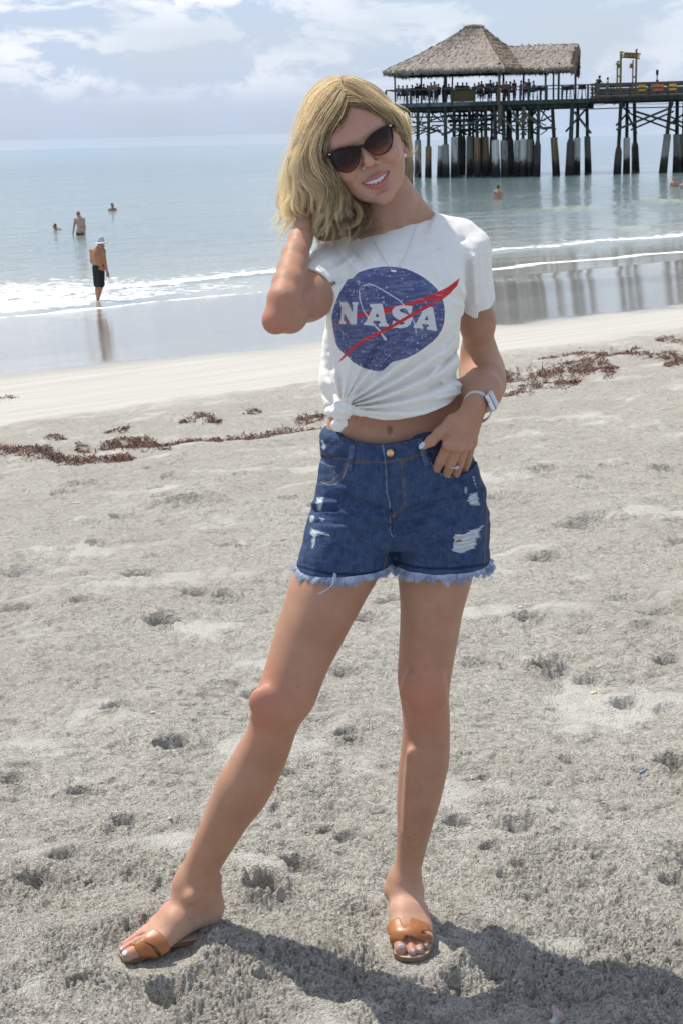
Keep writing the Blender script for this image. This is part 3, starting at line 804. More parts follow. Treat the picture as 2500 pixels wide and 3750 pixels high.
    # cap beams over the bents
    for (xa, xb_, t) in ((995, 1100, 0), (1236, 1338, 0), (1488, 1570, 0), (1700, 1760, 0)):
        b = MB(); s0 = S_of(c1(xa + 20, 0)[0], 0)
        b.box(PST(s0, 3.6, zf - 0.55), (0.16, 4.0, 0.17), (E1, E2, EZ)); part(b, 'cap_beam', DARK)
    for xa in (243, 298, 380, 424, 500, 580, 626, 702, 768, 845):
        b = MB(); s0 = S_of(c1(xa, 0)[0], 0); b.box(PST(s0, 5.4, zf - 0.66), (0.14, 5.6, 0.15), (E1, E2, EZ)); part(b, 'cap_beam', DARK)
    # braces: traced ends with their depth
    br = []
    for (x0, y0, x1, y1, w, t) in ((575, 690, 1090, 470, 20, -.3), (640, 510, 1040, 640, 15, .2), (255, 635, 610, 492, 14, -.2), (250, 690, 480, 610, 12, 0), (450, 620, 600, 690, 14, .5), (310, 700, 570, 595, 10, 1),
                                   (410, 690, 560, 640, 10, 2), (560, 692, 1000, 520, 14, 1.2), (240, 575, 590, 560, 12, 3), (250, 545, 420, 620, 12, 2), (450, 470, 560, 560, 12, 4), (620, 560, 1040, 540, 30, 6), (640, 600, 1040, 590, 18, 8),
                                   (880, 590, 1160, 690, 12, 2.2), (1050, 640, 1160, 690, 12, 1), (700, 700, 1000, 560, 14, 5), (1380, 640, 1475, 680, 10, 3), (1110, 605, 1310, 600, 10, 3), (1240, 560, 1420, 500, 10, 5), (1270, 520, 1400, 600, 10, 5), (1260, 440, 1560, 470, 6, 4),
                                   (1400, 590, 1560, 545, 10, 5), (1390, 520, 1560, 600, 10, 5), (1290, 650, 1480, 560, 10, 7), (1480, 600, 1568, 640, 14, 1)):
        br.append((c2(x0, y0), c2(x1, y1), w / 2.613, t, GREEN))
    for (x0, y0, x1, y1, w, t) in ((240, 520, 620, 520, 14, 9), (620, 505, 1100, 505, 22, 10), (650, 640, 1030, 640, 20, 10), (640, 585, 800, 690, 14, 8), (820, 690, 1000, 590, 14, 9), (1100, 640, 1480, 640, 12, 10), (1120, 560, 1500, 575, 12, 9), (250, 600, 560, 660, 10, 8),
                                   (560, 470, 700, 560, 12, 6), (760, 470, 900, 560, 12, 6), (900, 470, 790, 560, 12, 7), (1000, 560, 900, 470, 12, 7), (1180, 470, 1300, 570, 12, 7), (1340, 470, 1230, 570, 12, 8), (470, 600, 590, 600, 12, 7), (1080, 600, 1180, 690, 12, 8)):
        br.append((c2(x0, y0), c2(x1, y1), w / 2.613, t, DARK))
    for (x0, y0, x1, y1, w, t) in ((1145, 525, 1250, 640, 20, -.3), (1240, 470, 1370, 692, 20, -.25), (1362, 478, 1520, 628, 20, -.35)):
        br.append((c2(x0, y0), c2(x1, y1), w / 2.613, t, BROWN))
    for k, xc in enumerate((165, 245, 345, 445, 590, 690, 820, 905, 1080, 1200, 1300, 1400, 1500)):
        for sg in (-1, 1):
            br.append((c2(xc + sg * 8, 560 + (k % 3) * 12), c2(xc + sg * 52, 448), 3.6, 3 + (k % 4) * 1.6, DARK if k % 2 else GREEN))
            br.append((c2(xc + sg * 8, 690 - (k % 2) * 20), c2(xc + sg * 75, 640 - (k % 3) * 14), 3.4, 5 + (k % 3) * 1.5, DARK))
    for (x0, y0, x1, y1, w, t) in ((340, 1005, 545, 775, 20, 5), (430, 795, 605, 1022, 24, -.1), (865, 942, 1010, 780, 18, 4), (975, 800, 1080, 1024, 22, 3), (868, 985, 1420, 762, 22, -.25), (1018, 987, 1470, 790, 18, 6.8), (1065, 792, 1510, 930, 22, .6),
                                   (1065, 838, 1490, 998, 18, 6.4), (925, 745, 1040, 830, 16, 5), (1440, 850, 1700, 980, 18, 3), (1425, 925, 1640, 770, 18, 5), (1470, 900, 1640, 1010, 18, 5), (0, 860, 95, 970, 26, -.2), (95, 970, 205, 960, 26, 0), (0, 830, 45, 770, 16, 4), (80, 780, 190, 900, 16, 4), (70, 900, 190, 840, 14, 6), (0, 1010, 60, 1040, 16, 3), (235, 980, 190, 930, 18, .2)):
        br.append((c3(x0, y0), c3(x1, y1), w / 2.851, t, GREEN))
    for (a, c, w, t, m) in br:
        b = MB(); p0, p1 = PP(a[0], a[1], t), PP(c[0], c[1], t + (0.2 if m is GREEN else 0)); wm = w / FPX * 133
        b.bar(p0, p1, wm, 0.12, up=E2); part(b, 'brace', m)
    # service pipes strung below the deck
    for (pts, r, t) in (([(480, 772), (900, 757), (1250, 752), (1800, 738)], 0.045, -.1), ([(590, 715), (690, 728), (780, 712), (1100, 714), (1250, 716), (1390, 712), (1800, 706)], 0.02, 0.2)):
        b = MB(); b.tube([PP(*c3(*q), t) for q in pts], r, 6); part(b, 'pipe', DARK)
    # ---- railings
    s_w = S_of(1843, 0)
    b = MB(); b.box(PST((s_l + s_m) / 2, -0.08, zr), ((s_m - s_l) / 2, 0.09, 0.045), (E1, E2, EZ)); part(b, 'rail', RAILW)
    b = MB(); b.box(PST((s_l + s_m) / 2, DB, zr), ((s_m - s_l) / 2, 0.07, 0.04), (E1, E2, EZ)); part(b, 'rail', RAILW)
    b = MB(); b.box(PST(s_l, DB / 2, zr + .003), (0.06, DB / 2 - .15, 0.04), (E1, E2, EZ)); part(b, 'rail', RAILW)
    for k in range(4):
        b = MB(); b.tube([PST(s_l, -0.06, zf + 0.2 + 0.21 * k), PST(s_m, -0.06, zf + 0.2 + 0.21 * k)], 0.008, 4); part(b, 'rail_wire', DARK)
    for x in (66, 215, 375, 535, 697, 865, 945, 1025, 1085, 1215, 1325, 1510):
        u, _ = c4(x, 0); s_ = S_of(u, 0); b = MB(); b.box(PST(s_, -0.14, (zf - 0.45 + zr) / 2), (0.085, 0.06, (zr - zf + 0.45) / 2 - 0.045), (E1, E2, EZ)); part(b, 'rail_post', GREEN if x != 865 else BROWN)
    for k in range(8):
        b = MB(); b.box(PST(s_l + 0.3 + k * (s_m - s_l - .6) / 7, DB, (zf + zr) / 2), (0.05, 0.05, 0.5), (E1, E2, EZ)); part(b, 'rail_post', DARK)
    for t in (-0.05, 7.15):
        b = MB(); b.box(PST((s_m + s_r) / 2 + .01, t, zr - 0.03), ((s_r - s_m) / 2, 0.10, 0.10), (E1, E2, EZ)); part(b, 'rail', RAILW)
        for k in range(3):
            b = MB(); b.box(PST((s_m + s_r) / 2 + .02, t, zf + 0.10 + 0.29 * k), ((s_r - s_m) / 2, 0.03, 0.075), (E1, E2, EZ)); part(b, 'rail', RAILW)
        for k in range(11):
            b = MB(); b.box(PST(s_m + 0.15 + k * 1.55, t + 0.10, (zf + zr) / 2 - 0.15), (0.06, 0.06, 0.62), (E1, E2, EZ)); part(b, 'rail_post', DARK)
    for x in (1048, 845):
        b = MB(); u, _ = c3(x - 200 if x == 1048 else x, 0); b.box(PST(S_of(u, 0), -0.13, zf - 0.3), (0.05, 0.05, 0.32), (E1, E2, EZ)); part(b, 'bracket', DARK)
    # ---- roof posts
    ze = Z_of(1847, 262, 0) + 0.25
    for (x, w, t, zb, m) in ((128, 13, .3, 0, BROWN), (316, 14, 9.5, 0, DARK), (487, 26, .6, 0, DARK), (537, 13, 9.6, 0, DARK), (873, 19, -.25, -2.6, BROWN), (905, 17, 5.5, 0, DARK), (1049, 16, 9.6, 0, DARK),
                             (1208, 15, 5.0, 0, GREEN), (1264, 14, 10.5, 0, BROWN), (1300, 17, 4.9, -0.2, GREEN), (1422, 17, 5.2, 0, BROWN)):
        u, _ = c4(x, 0); s_ = S_of(u, t, 300); b = MB(); r = w / 1.96 / 2 / FPX * 134
        b.tube([PST(s_, t, zf + zb), PST(s_ + random.uniform(-.03, .03), t, ze + 0.5)], [r, r * 0.93], 9, jit=.03); part(b, 'roof_post', m)
    # low post stubs that carry the brown post line below deck
    for (xx, y0, y1, t) in ((1125, 400, 605, -.28), (1350, 420, 600, -.25)):
        b = MB(); p0 = PP(*c2(xx, y0), t); p1 = PP(*c2(xx, y1), t); b.tube([p0, p1], [0.16, 0.15], 8, jit=.04); part(b, 'post', BROWN)
    # bar counter with woven front
    ua, ub = c4(545, 0)[0], c4(690, 0)[0]
    b = MB(); sa, sb = S_of(ua, 0.5), S_of(ub, 0.5); b.box(PST((sa + sb) / 2, 0.75, zf + 0.5), ((sb - sa) / 2, 0.3, 0.48), (E1, E2, EZ)); o = part(b, 'bar_counter', simple_mat('woven_reed', (0.16, 0.11, 0.05), 0.9, 0.4, 30))
    b = MB(); b.box(PST((sa + sb) / 2, 0.72, zf + 1.005), ((sb - sa) / 2 + .06, 0.4, 0.03), (E1, E2, EZ)); part(b, 'bar_counter_top', DARK)
    # ---- thatched roofs
    TH = thatch_material('sun_bleached_thatch', (0.40, 0.34, 0.295), (0.60, 0.545, 0.49), (0.17, 0.135, 0.105))
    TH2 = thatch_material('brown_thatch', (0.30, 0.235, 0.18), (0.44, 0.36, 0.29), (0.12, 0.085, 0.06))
    zA = Z_of(1847, 252, -0.7)
    sA, sB = S_of(1400, -0.7, 262), S_of(1847, -0.7, 262); tF, tBk = -0.7, 11.8
    zpk = Z_of(1733, 104, 5.5); sp0, sp1 = S_of(1708, 5.5, 104), S_of(1760, 5.5, 108)
    def sheet(corners, name, mat, nu, nv, fringe=True, thick=0.32, curve=0.18):
        """corners: eave-left, eave-right, top-right, top-left as (s,t,z)"""
        c = [np.array(q, float) for q in corners]
        nrm = np.cross((PST(*c[1]) - PST(*c[0])), (PST(*c[3]) - PST(*c[0]))); nrm /= np.linalg.norm(nrm)
        if nrm[2] < 0: nrm = -nrm
        uu, vv = np.meshgrid(np.linspace(0, 1, nu), np.linspace(0, 1, nv)); U_ = uu.ravel(); V_ = vv.ravel()
        P = (1 - V_)[:, None] * ((1 - U_)[:, None] * PST(*c[0]) + U_[:, None] * PST(*c[1])) + V_[:, None] * ((1 - U_)[:, None] * PST(*c[3]) + U_[:, None] * PST(*c[2]))
        P[:, 2] -= curve * np.sin(np.pi * V_) * 1.0
        layer = (V_ * 11 + 0.15 * noise2(U_ * 14, V_ * 3)) % 1.0
        disp = 0.10 * fbm(U_ * 26, V_ * 15, 3) + 0.07 * (layer - 0.5) * -1 + 0.06 * noise2(U_ * 70, V_ * 30)
        roll = np.minimum(1, V_ / 0.05); P2 = P + nrm * (disp[:, None] + thick * 0.5 * np.sqrt(roll)[:, None])
        low = P - nrm * thick * 0.5; low = low + np.array([0, 0, 0.03])
        F1 = grid_faces(nv, nu); n0 = len(P)
        edge = [(j, j + 1, n0 + j + 1, n0 + j) for j in range(nu - 1)] + [((nv - 1) * nu + j + 1, (nv - 1) * nu + j, n0 + (nv - 1) * nu + j, n0 + (nv - 1) * nu + j + 1) for j in range(nu - 1)]
        edge += [((i + 1) * nu, i * nu, n0 + i * nu, n0 + (i + 1) * nu) for i in range(nv - 1)] + [(i * nu + nu - 1, (i + 1) * nu + nu - 1, n0 + (i + 1) * nu + nu - 1, n0 + i * nu + nu - 1) for i in range(nv - 1)]
        me = np_mesh(name, np.concatenate([P2, low]), np.concatenate([F1, F1[:, ::-1] + n0, np.array(edge)]), smooth=False)
        o = link_mesh(name, me, mat, pier)
        if fringe:
            b = MB(); e0 = PST(*c[0]); e1 = PST(*c[1]); L = np.linalg.norm(e1 - e0); n = int(L * 34)
            for i in range(n):
                q = random.random(); p = e0 + (e1 - e0) * q + nrm * random.uniform(-.15, .12); ln = random.uniform(0.06, 0.26) * (1.6 if random.random() < .05 else 1)
                dn = np.array([0, 0, -1.0]) - nrm * [1, 1, 0] * -0.3; w_ = random.uniform(.02, .05); d1 = (e1 - e0) / L
                p0 = p - d1 * w_ + nrm * .03; p1 = p + d1 * w_ + nrm * .03; p2 = p + dn * ln + d1 * random.uniform(-.08, .08); up_ = p + np.array([0, 0, 0.25])
                b.add([p0, p1, p2, p + nrm * .09 + np.array([0, 0, .1]), p - nrm * 0.07], [(0, 1, 2), (0, 3, 1), (0, 2, 4), (1, 4, 2)])
            fo = b.build('eave_fringe', mat, pier); fo['kind'] = 'stuff'
        return o
    A_ = (sA, tF, zA); B_ = (sB, tF, zA); Cc = (sB + 2.6, tBk, zA); D_ = (sA, tBk, zA); R0 = (sp0, 5.5, zpk); R1 = (sp1, 5.5, zpk)
    sheet([A_, B_, R1, R0], 'thatch_slope', TH, 150, 60)
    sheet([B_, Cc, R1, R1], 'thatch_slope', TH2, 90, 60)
    sheet([Cc, D_, R0, R1], 'thatch_slope', TH, 70, 30)
    sheet([D_, A_, R0, R0], 'thatch_slope', TH, 70, 30)
    b = MB(); b.tube([PST(sp0 - .2, 5.5, zpk + .10), PST((sp0 + sp1) / 2, 5.5, zpk + .16), PST(sp1 + .25, 5.5, zpk + .05)], [0.16, .2, .16], 8, jit=.1); part(b, 'ridge_cap', TH2)
    b = MB()
    for _ in range(16):
        s_ = random.uniform(sp0 - .3, sp1 + .2); b.bar(PST(s_, 5.2, zpk + .1), PST(s_ + random.uniform(-.25, .25), 5.8, zpk + .32), .05, .05)
    o = part(b, 'ridge_tuft', TH2)
    # gable roof: ridge and eaves
    tg0, tg1 = 4.2, 11.0; tm = 7.6
    sg0 = S_of(1880, tm, 172); sg1 = S_of(c4(1440, 0)[0], tm, 168); zg = Z_of(2100, 167, tm)
    zge = Z_of(2085, c4(0, 330)[1] - 6, tg0); se = S_of(c4(1402, 0)[0], tg0, 255)
    sheet([(sB - 1.2, tg0, zge), (se, tg0, zge), (sg1, tm, zg), (sg0 - 1.5, tm, zg)], 'thatch_slope', TH, 90, 46)
    sheet([(se, tg1 + .2, zge), (sB - .3, tg1 + .2, zge), (sg0 - 1.5, tm, zg), (sg1, tm, zg)], 'thatch_slope', TH, 60, 24)
    # thatch skirt round the open gable end
    for (q0, q1) in (((se, tg0, zge), (sg1, tm, zg)), ((se, tg1 + .2, zge), (sg1, tm, zg))):
        b = MB(); n = 150
        for i in range(n):
            f = i / n; p = PST(*(np.array(q0) * (1 - f) + np.array(q1) * f)); ln = random.uniform(.3, .75)
            p0 = p + EZ * .1 - E2 * .09; p1 = p + EZ * .1 + E2 * .09; p2 = p + E1 * random.uniform(-.15, .3) - EZ * ln
            b.add([p0, p1, p2, p + E1 * .1 + EZ * .1, p - E1 * .3 + EZ * .1], [(0, 1, 2), (0, 3, 1), (0, 2, 4), (1, 4, 2), (0, 2, 3), (1, 3, 2)])
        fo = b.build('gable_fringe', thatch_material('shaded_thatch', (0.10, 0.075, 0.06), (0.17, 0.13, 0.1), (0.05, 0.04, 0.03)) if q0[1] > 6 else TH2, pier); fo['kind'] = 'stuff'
    b = MB(); b.box(PST((sB + se) / 2, tm, zge + .05), ((se - sB) / 2 - .2, .08, .09), (E1, E2, EZ)); b.box(PST(se - .3, tm, zge + .07), (.07, 3.2, .08), (E1, E2, EZ)); part(b, 'tie_beam', DARK)
    for x in (1030, 1075, 1110, 1145, 1180, 1212, 1240, 1282, 1332, 1378):
        u0, v0 = c4(x - 14, 186); u1, v1 = c4(x + 16, 140)
        p0 = PST(S_of(u0, tm - .9, v0), tm - .75, Z_of(u0, v0, tm - .75)); p1 = PP(u1, v1, tm + .25)
        b = MB(); b.tube([p0, p1], [.055, .05], 6); part(b, 'ridge_stick', simple_mat('pale_stick', (0.5, 0.46, 0.40), .8, .2, 10) if 'pale_stick' not in bpy.data.materials else bpy.data.materials['pale_stick'])
        if random.random() < .9:
            b = MB(); b.tube([p1 + EZ * .05 - E1 * .06, p1 - EZ * .25 - E1 * .2], .05, 6); part(b, 'ridge_stick', DARK)
    # slanting props seen against the sky below the eaves of the big roof
    b = MB(); b.box(PST((sA + sB) / 2, .3, ze - .1), ((sB - sA) / 2 - .6, .08, .1), (E1, E2, EZ)); part(b, 'eave_beam', DARK)
    b = MB(); b.box(PST((sA + sB) / 2, 9.6, ze - .1), ((sB - sA) / 2 - .6, .08, .1), (E1, E2, EZ)); part(b, 'eave_beam', DARK)
    b = MB(); b.box(PST((sB + se) / 2, 4.9, zge - .1), ((se - sB) / 2 - .5, .07, .09), (E1, E2, EZ)); part(b, 'eave_beam', DARK)
    return pier, zf, zr

PIER, ZF, ZR = build_pier()

def build_gate():
    g = empty('sign_gate', PP(*c3(1000, 655), 3.0)); 
    tag(g, 'ochre timber gateway with a brown sign board over the pier walkway', 'gate')
    t = 2.0
    def post(x, y0, y1, w, name, tt, m=OCHRE):
        a = PP(*c3(x, y1), tt); c = PP(*c3(x, y0), tt); a[:2] = c[:2]; a[2] = ZF
        b = MB(); b.bar(a, c, w / 2.851 / FPX * 135, .14, up=E2); b.build(name, m, g)
    post(918, 170, 655, 22, 'post', t); post(1080, 170, 655, 20, 'post', t + .1)
    post(882, 270, 655, 16, 'side_post', t + 1.5); post(1044, 255, 655, 14, 'side_post', t + 1.6)
    b = MB(); p0 = PP(*c3(948, 205), t); p1 = PP(*c3(1092, 213), t); b.bar(p0, p1, 56 / 2.851 / FPX * 135, .08, up=E2); s = b.build('sign_board', simple_mat('sign_brown', (0.14, 0.075, 0.04), .6, .25, 6), g)
    b = MB()
    q = 0
    for k in range(11):                                  # routed lettering, too small to read in the photograph
        x = 962 + k * 11.5
        if k in (4, 7): continue
        pa = PP(*c3(x, 197), t - .09); pb = PP(*c3(x + (3 if k % 2 else 0), 222), t - .09); b.bar(pa, pb, .07, .03, up=E2)
        if k % 2: b.bar(PP(*c3(x - 2, 205 + (k % 3) * 6), t - .092), PP(*c3(x + 7, 205 + (k % 3) * 6), t - .092), .06, .03, up=E2)
    b.build('lettering', simple_mat('orange_letters', (0.42, 0.19, 0.05), .6, .15, 6), s)
    for (xa, ya, xb, yb) in ((905, 172, 945, 176), (905, 200, 945, 205), (915, 225, 948, 228), (1090, 190, 1125, 195), (1090, 215, 1112, 214), (1090, 238, 1115, 240), (878, 425, 910, 428), (1044, 432, 1075, 434), (878, 272, 905, 276), (862, 298, 905, 300)):
        b = MB(); b.bar(PP(*c3(xa, ya), t + .05), PP(*c3(xb, yb), t + .05), .13, .09, up=E2); b.build('crosspiece', OCHRE, g)
    for (xa, ya, w, h) in ((893, 322, 30, 48), (1026, 322, 34, 50)):
        c = PP(*c3(xa, ya), t + .4); b = MB(); hh = h / 2 / 2.851 / FPX * 135; ww = w / 2 / 2.851 / FPX * 135
        b.box(c, (ww, ww, hh * .7), (E1, E2, EZ)); b.bar(c + EZ * hh * .7, c + EZ * hh * 1.15, ww * 1.2, ww * 1.2, up=E2); b.build('hanging_box', OCHRE, g)
    p = empty('lamp_pole', PST(S_of(c3(1297, 0)[0], 6.9), 6.9, ZF)); tag(p, 'thin dark pole with a small box, rising from the far rail right of the gateway', 'pole')
    b = MB(); top = PP(*c3(1297, 357), 6.9); bot = np.array([top[0], top[1], ZF]); b.tube([bot, top], [.06, .045], 7); b.build('shaft', DARK, p)
    for yy in (385, 490): 
        b = MB(); b.box(PP(*c3(1296, yy), 6.85), (.11, .09, .22), (E1, E2, EZ)); b.build('box', DARK, p)
    bd = Shape(); c = PP(*c3(1077, 160), t); bd.ell(c, (.09, .2, .1), k=.03); bd.ell(c + np.array([.02, -.18, .12]), .07, k=.05); bd.cone(c + np.array([0, .15, 0]), c + np.array([-.02, .36, -.03]), .05, .02, .04)
    bd.cone(c + np.array([.02, -.24, .12]), c + np.array([.02, -.32, .1]), .02, .008, .01); bd.cone(c, c - np.array([0, 0, .17]), .015, .012, .01)
    V, Q = solid(bd, .03, 1); o = link_mesh('bird', np_mesh('bird', V, Q), simple_mat('grey_feathers', (.12, .12, .13), .8)); tag(o, 'small dark bird perched on the right post of the ochre gateway', 'bird')
build_gate()

def build_chairs():
    def chair(u, v, t, mat, lab, w=.32):
        P = PST(S_of(u, t, v), t, ZF); c = empty('beach_chair', P); tag(c, lab, 'chair', 'bright chairs along the pier walkway')
        def q(a, b_, z): return P + E1 * a + E2 * b_ + EZ * z
        b = MB(); b.bar(q(0, -.25, .42), q(0, .25, .34), w * 2, .05, up=EZ); b.build('seat', mat, c)
        b = MB(); b.bar(q(0, .22, .36), q(0, .42, 1.02), w * 2, .05, up=E2); b.build('backrest', mat, c)
        for sx in (-1, 1):
            b = MB(); b.bar(q(sx * w, -.3, .6), q(sx * w, .3, .58), .09, .04, up=EZ); b.build('armrest', mat, c)
            for (y0) in (-.26, .3):
                b = MB(); b.bar(q(sx * w, y0, .0), q(sx * w, y0, .6), .06, .06, up=E2); b.build('leg', mat, c)
    Y = simple_mat('yellow_plastic', (0.55, 0.38, 0.03), .5, .1); Rd = simple_mat('orange_plastic', (0.50, 0.14, 0.07), .5, .1); Bl = simple_mat('blue_plastic', (.12, .2, .4), .5, .1)
    chair(c3(1138, 0)[0], 330, 1.0, Y, 'yellow plastic chair behind the walkway rail, just right of the gateway'); chair(c3(1300, 0)[0], 330, 1.0, Rd, 'orange-red plastic chair behind the walkway rail', .48)
    chair(c3(1268, 0)[0], 330, 2.2, Bl, 'blue chair half hidden behind the orange-red one'); chair(c3(1450, 0)[0], 340, 1.2, Y, 'yellow plastic chair behind the rail, nearest the edge of the photo', .36)
build_chairs()

# ---- stools and high tables under the thatch
def build_stools():
    first = None
    def stool(u, t, lab, h=.75):
        P = PST(S_of(u, t, 350), t, ZF)
        c = empty('bar_stool', P); tag(c, lab, 'stool', 'bar stools on the pier deck')
        b = MB(); b.tube([P + EZ * h, P + EZ * (h + .05)], [.19, .19], 8); b.build('seat', DARK, c)
        for a in (-1, 1):
            for d in (-1, 1):
                b = MB(); b.tube([P + E1 * a * .2 + E2 * d * .2, P + E1 * a * .13 + E2 * d * .13 + EZ * h], .018, 5); b.build('leg', DARK, c)
        b = MB(); b.bar(P + E2 * .17 + EZ * (h + .05), P + E2 * .2 + EZ * (h + .35), .34, .04, up=E2); b.build('backrest', DARK, c)
    def table(u, t, lab):
        P = PST(S_of(u, t, 350), t, ZF); c = empty('high_table', P); tag(c, lab, 'table', 'high tables on the pier deck')
        b = MB(); b.tube([P + EZ * 1.0, P + EZ * 1.05], [.38, .38], 12); b.build('tabletop', DARK, c)
        b = MB(); b.tube([P, P + EZ * 1.0], .04, 6); b.build('leg', DARK, c)
    for x, lab in ((205, 'dark stool by the second rail post from the left end of the deck'), (265, 'dark stool below the person seated in grey near the left rail'), (330, 'dark stool just right of the second slim roof post'), (420, 'dark stool beside the person in cap and pink top'),
                   (1100, 'dark stool behind the person in black at the high table'), (1135, 'dark stool under the last person of the deck crowd'), (1160, 'empty dark stool touching the left side of a high table'), (1190, 'empty dark stool left of the green roof post'),
                   (1345, 'empty stool between the second roof pair of posts and a high table'), (1375, 'empty stool on the right of the last but one high table'), (1395, 'empty stool just before the rightmost roof post'), (1455, 'empty stool just behind the rightmost roof post'), (1480, 'empty stool farthest right on the roofed deck')):
        stool(c4(x, 0)[0], random.uniform(.8, 3), lab)
    for x, lab in ((235, 'round high table among the people at the left rail'), (1175, 'round high table between two empty stools left of the green roof post'), (1360, 'round high table under the middle of the second roof'), (1468, 'round high table at the open end of the second roof')):
        table(c4(x, 0)[0], random.uniform(1.2, 2.5), lab)
build_stools()

# ---- people on the pier
def build_crowd():
    kinds = {}
    for key, (lean, arms, sit) in dict(stand=(0, 'down', False), lean=(.12, 'rail', False), drink=(0.02, 'up', False), sit=(.05, 'rail', True)).items():
        s, P = human(std_pose(1, lean, arms, sit)); V, Q = solid(s, .03, 1); body = np_mesh('person', V, Q)
        top = Shape(); w = .012
        top.cone(P['shL'], P['shR'], .07, .07, .04); top.cone(P['neck'] - [0, 0, .03], P['chest'], .08, .12, .05)
        top.ell(P['chest'], (.185, .135, .21), k=.06); top.ell((P['chest'] + P['pelvis']) / 2, (.165, .125, .19), k=.06)
        for q in 'LR': top.cone(P['sh' + q], (P['sh' + q] + P['el' + q] * 1.2) / 2.2, .068, .066, .03)
        V, Q = solid(top, .03, 1); topm = np_mesh('shirt', V, Q)
        bt = Shape(); bt.ell(P['pelvis'], (.18, .135, .13), k=.05)
        for q in 'LR':
            bt.cone(P['hi' + q], P['kn' + q], .105, .085, .05)
        V, Q = solid(bt, .03, 1); btm = np_mesh('shorts', V, Q)
        hr = Shape(); hr.ell(P['head'] + np.array([0, .022, .03]), (.088, .096, .10), k=.02); V, Q = solid(hr, .025, 1); hrm = np_mesh('hair', V, Q)
        cap = Shape(); cap.ell(P['head'] + np.array([0, 0, .07]), (.09, .10, .06), k=.02); cap.cone(P['head'] + np.array([0, -.05, .06]), P['head'] + np.array([0, -.15, .05]), .05, .045, .03, n=(0, 0, 1), f=3)
        V, Q = solid(cap, .022, 1); capm = np_mesh('cap', V, Q)
        kinds[key] = (body, topm, btm, hrm, capm)
    skins = [far_skin('tan', (.30, .17, .11)), far_skin('pale', (.48, .31, .24)), far_skin('brown', (.16, .09, .06))]
    used = set()
    def person(u, t, kind, rot, shirt, shorts, hair, label, skin=0, cap=None, scale=1.0, group='people on the pier deck', z=None):
        z = ZF if z is None else z
        P = PST(S_of(u, t, 330), t, z); o = empty('person', P); tag(o, label, 'person', group)
        ms = kinds[kind]
        for nm, me, mat in (('body', ms[0], skins[skin]), ('shirt', ms[1], shirt), ('shorts', ms[2], shorts), ('hair', ms[3], hair)) + ((('cap', ms[4], cap),) if cap else ()):
            if mat is None: continue
            if not me.materials: me.materials.append(mat)
            c = bpy.data.objects.new(nm, me); COL.objects.link(c); c.parent = o
            c.material_slots[0].link = 'OBJECT'; c.material_slots[0].material = mat
        o.rotation_euler = (0, 0, rot); o.scale = (scale,) * 3
    BK = cloth((.02, .02, .025)); NV = cloth((.03, .045, .09)); LIL = cloth((.35, .32, .55)); WH = cloth((.55, .55, .58)); RDB = cloth((.28, .07, .06)); GY = cloth((.12, .12, .13)); TL = cloth((.04, .12, .16)); PK = cloth((.42, .2, .2))
    HB = cloth((.025, .018, .012)); HL = cloth((.12, .075, .04))
    lst = [(152, 'sit', 0, .9, LIL, NV, 'person in a lilac shirt leaning at the left end of the deck rail'), (180, 'sit', .6, 1.6, BK, BK, 'person in black sitting beside the one in lilac'),
           (215, 'sit', -.5, 1.2, LIL, BK, 'person in pale lilac beside the second rail post'), (250, 'sit', 3, 3.0, GY, NV, 'person in grey seated with back to the rail'),
           (285, 'stand', .4, 2.2, BK, BK, 'person in black standing under the left roof eave'), (300, 'sit', 1.2, 3.5, NV, BK, 'person in navy seated behind the one in black'),
           (330, 'sit', 2.6, 2.4, BK, NV, 'person in black seated just left of a roof post'), (357, 'sit', .5, 4.0, GY, BK, 'low seated person between two groups at the rail'),
           (385, 'stand', .3, 1.2, PK, BK, 'person in a dusty pink top standing at the rail', ), (418, 'lean', 5.5, 1.0, PK, NV, 'person with a cap and pink top, turned aside'),
           (440, 'sit', 3.5, 3.2, BK, BK, 'dark clothed person close to the thick roof post'), (470, 'lean', 1.2, 3.0, NV, BK, 'person in navy half behind the thick roof post'), (512, 'sit', 0, 1.0, BK, BK, 'person in black crouched left of the woven counter'),
           (575, 'stand', .2, 2.4, TL, BK, 'tall person in teal behind the woven counter'), (612, 'stand', 3.3, 2.8, BK, BK, 'person with long dark hair behind the woven counter'), (640, 'sit', 0, 2.2, TL, BK, 'seated person in teal at the counter'),
           (695, 'sit', .4, 1.8, BK, BK, 'person in black at the right end of the counter'), (747, 'stand', .1, 2.0, RDB, NV, 'person in a red top between two rail posts'), (725, 'sit', .3, 1.2, GY, BK, 'person in grey seated below the one in red'), (775, 'sit', 1.0, 2.6, NV, BK, 'person in navy seated right of the one in red'),
           (810, 'stand', .6, 1.6, TL, NV, 'person in a teal top and cap'), (795, 'sit', 4, 3.0, BK, BK, 'dark seated person left of the one in the cap'), (838, 'sit', 5.0, 1.4, NV, NV, 'person in navy seated left of the brown post'), (856, 'stand', 1.1, 3.4, BK, BK, 'person in black against the brown post'),
           (900, 'sit', .3, 1.4, RDB, BK, 'person in dark red seated right of the brown post'), (925, 'stand', 2.9, 3.8, PK, BK, 'person in pink standing deep in the shade'), (948, 'sit', 1.6, 2.0, TL, BK, 'seated person in teal in the corner below the second roof'), (982, 'stand', .6, 3.0, BK, GY, 'person in black and grey shorts below the valley of the roofs'),
           (1030, 'stand', 1.4, 2.6, GY, BK, 'person with a cap left of the slim roof post'), (1062, 'sit', .2, 2.0, RDB, BK, 'person in dark red just right of the slim roof post'), (1085, 'stand', 2.2, 1.6, BK, BK, 'person in black at a high table'), (1125, 'sit', 4.4, 1.8, TL, BK, 'person in teal on a stool, last of the deck crowd')]
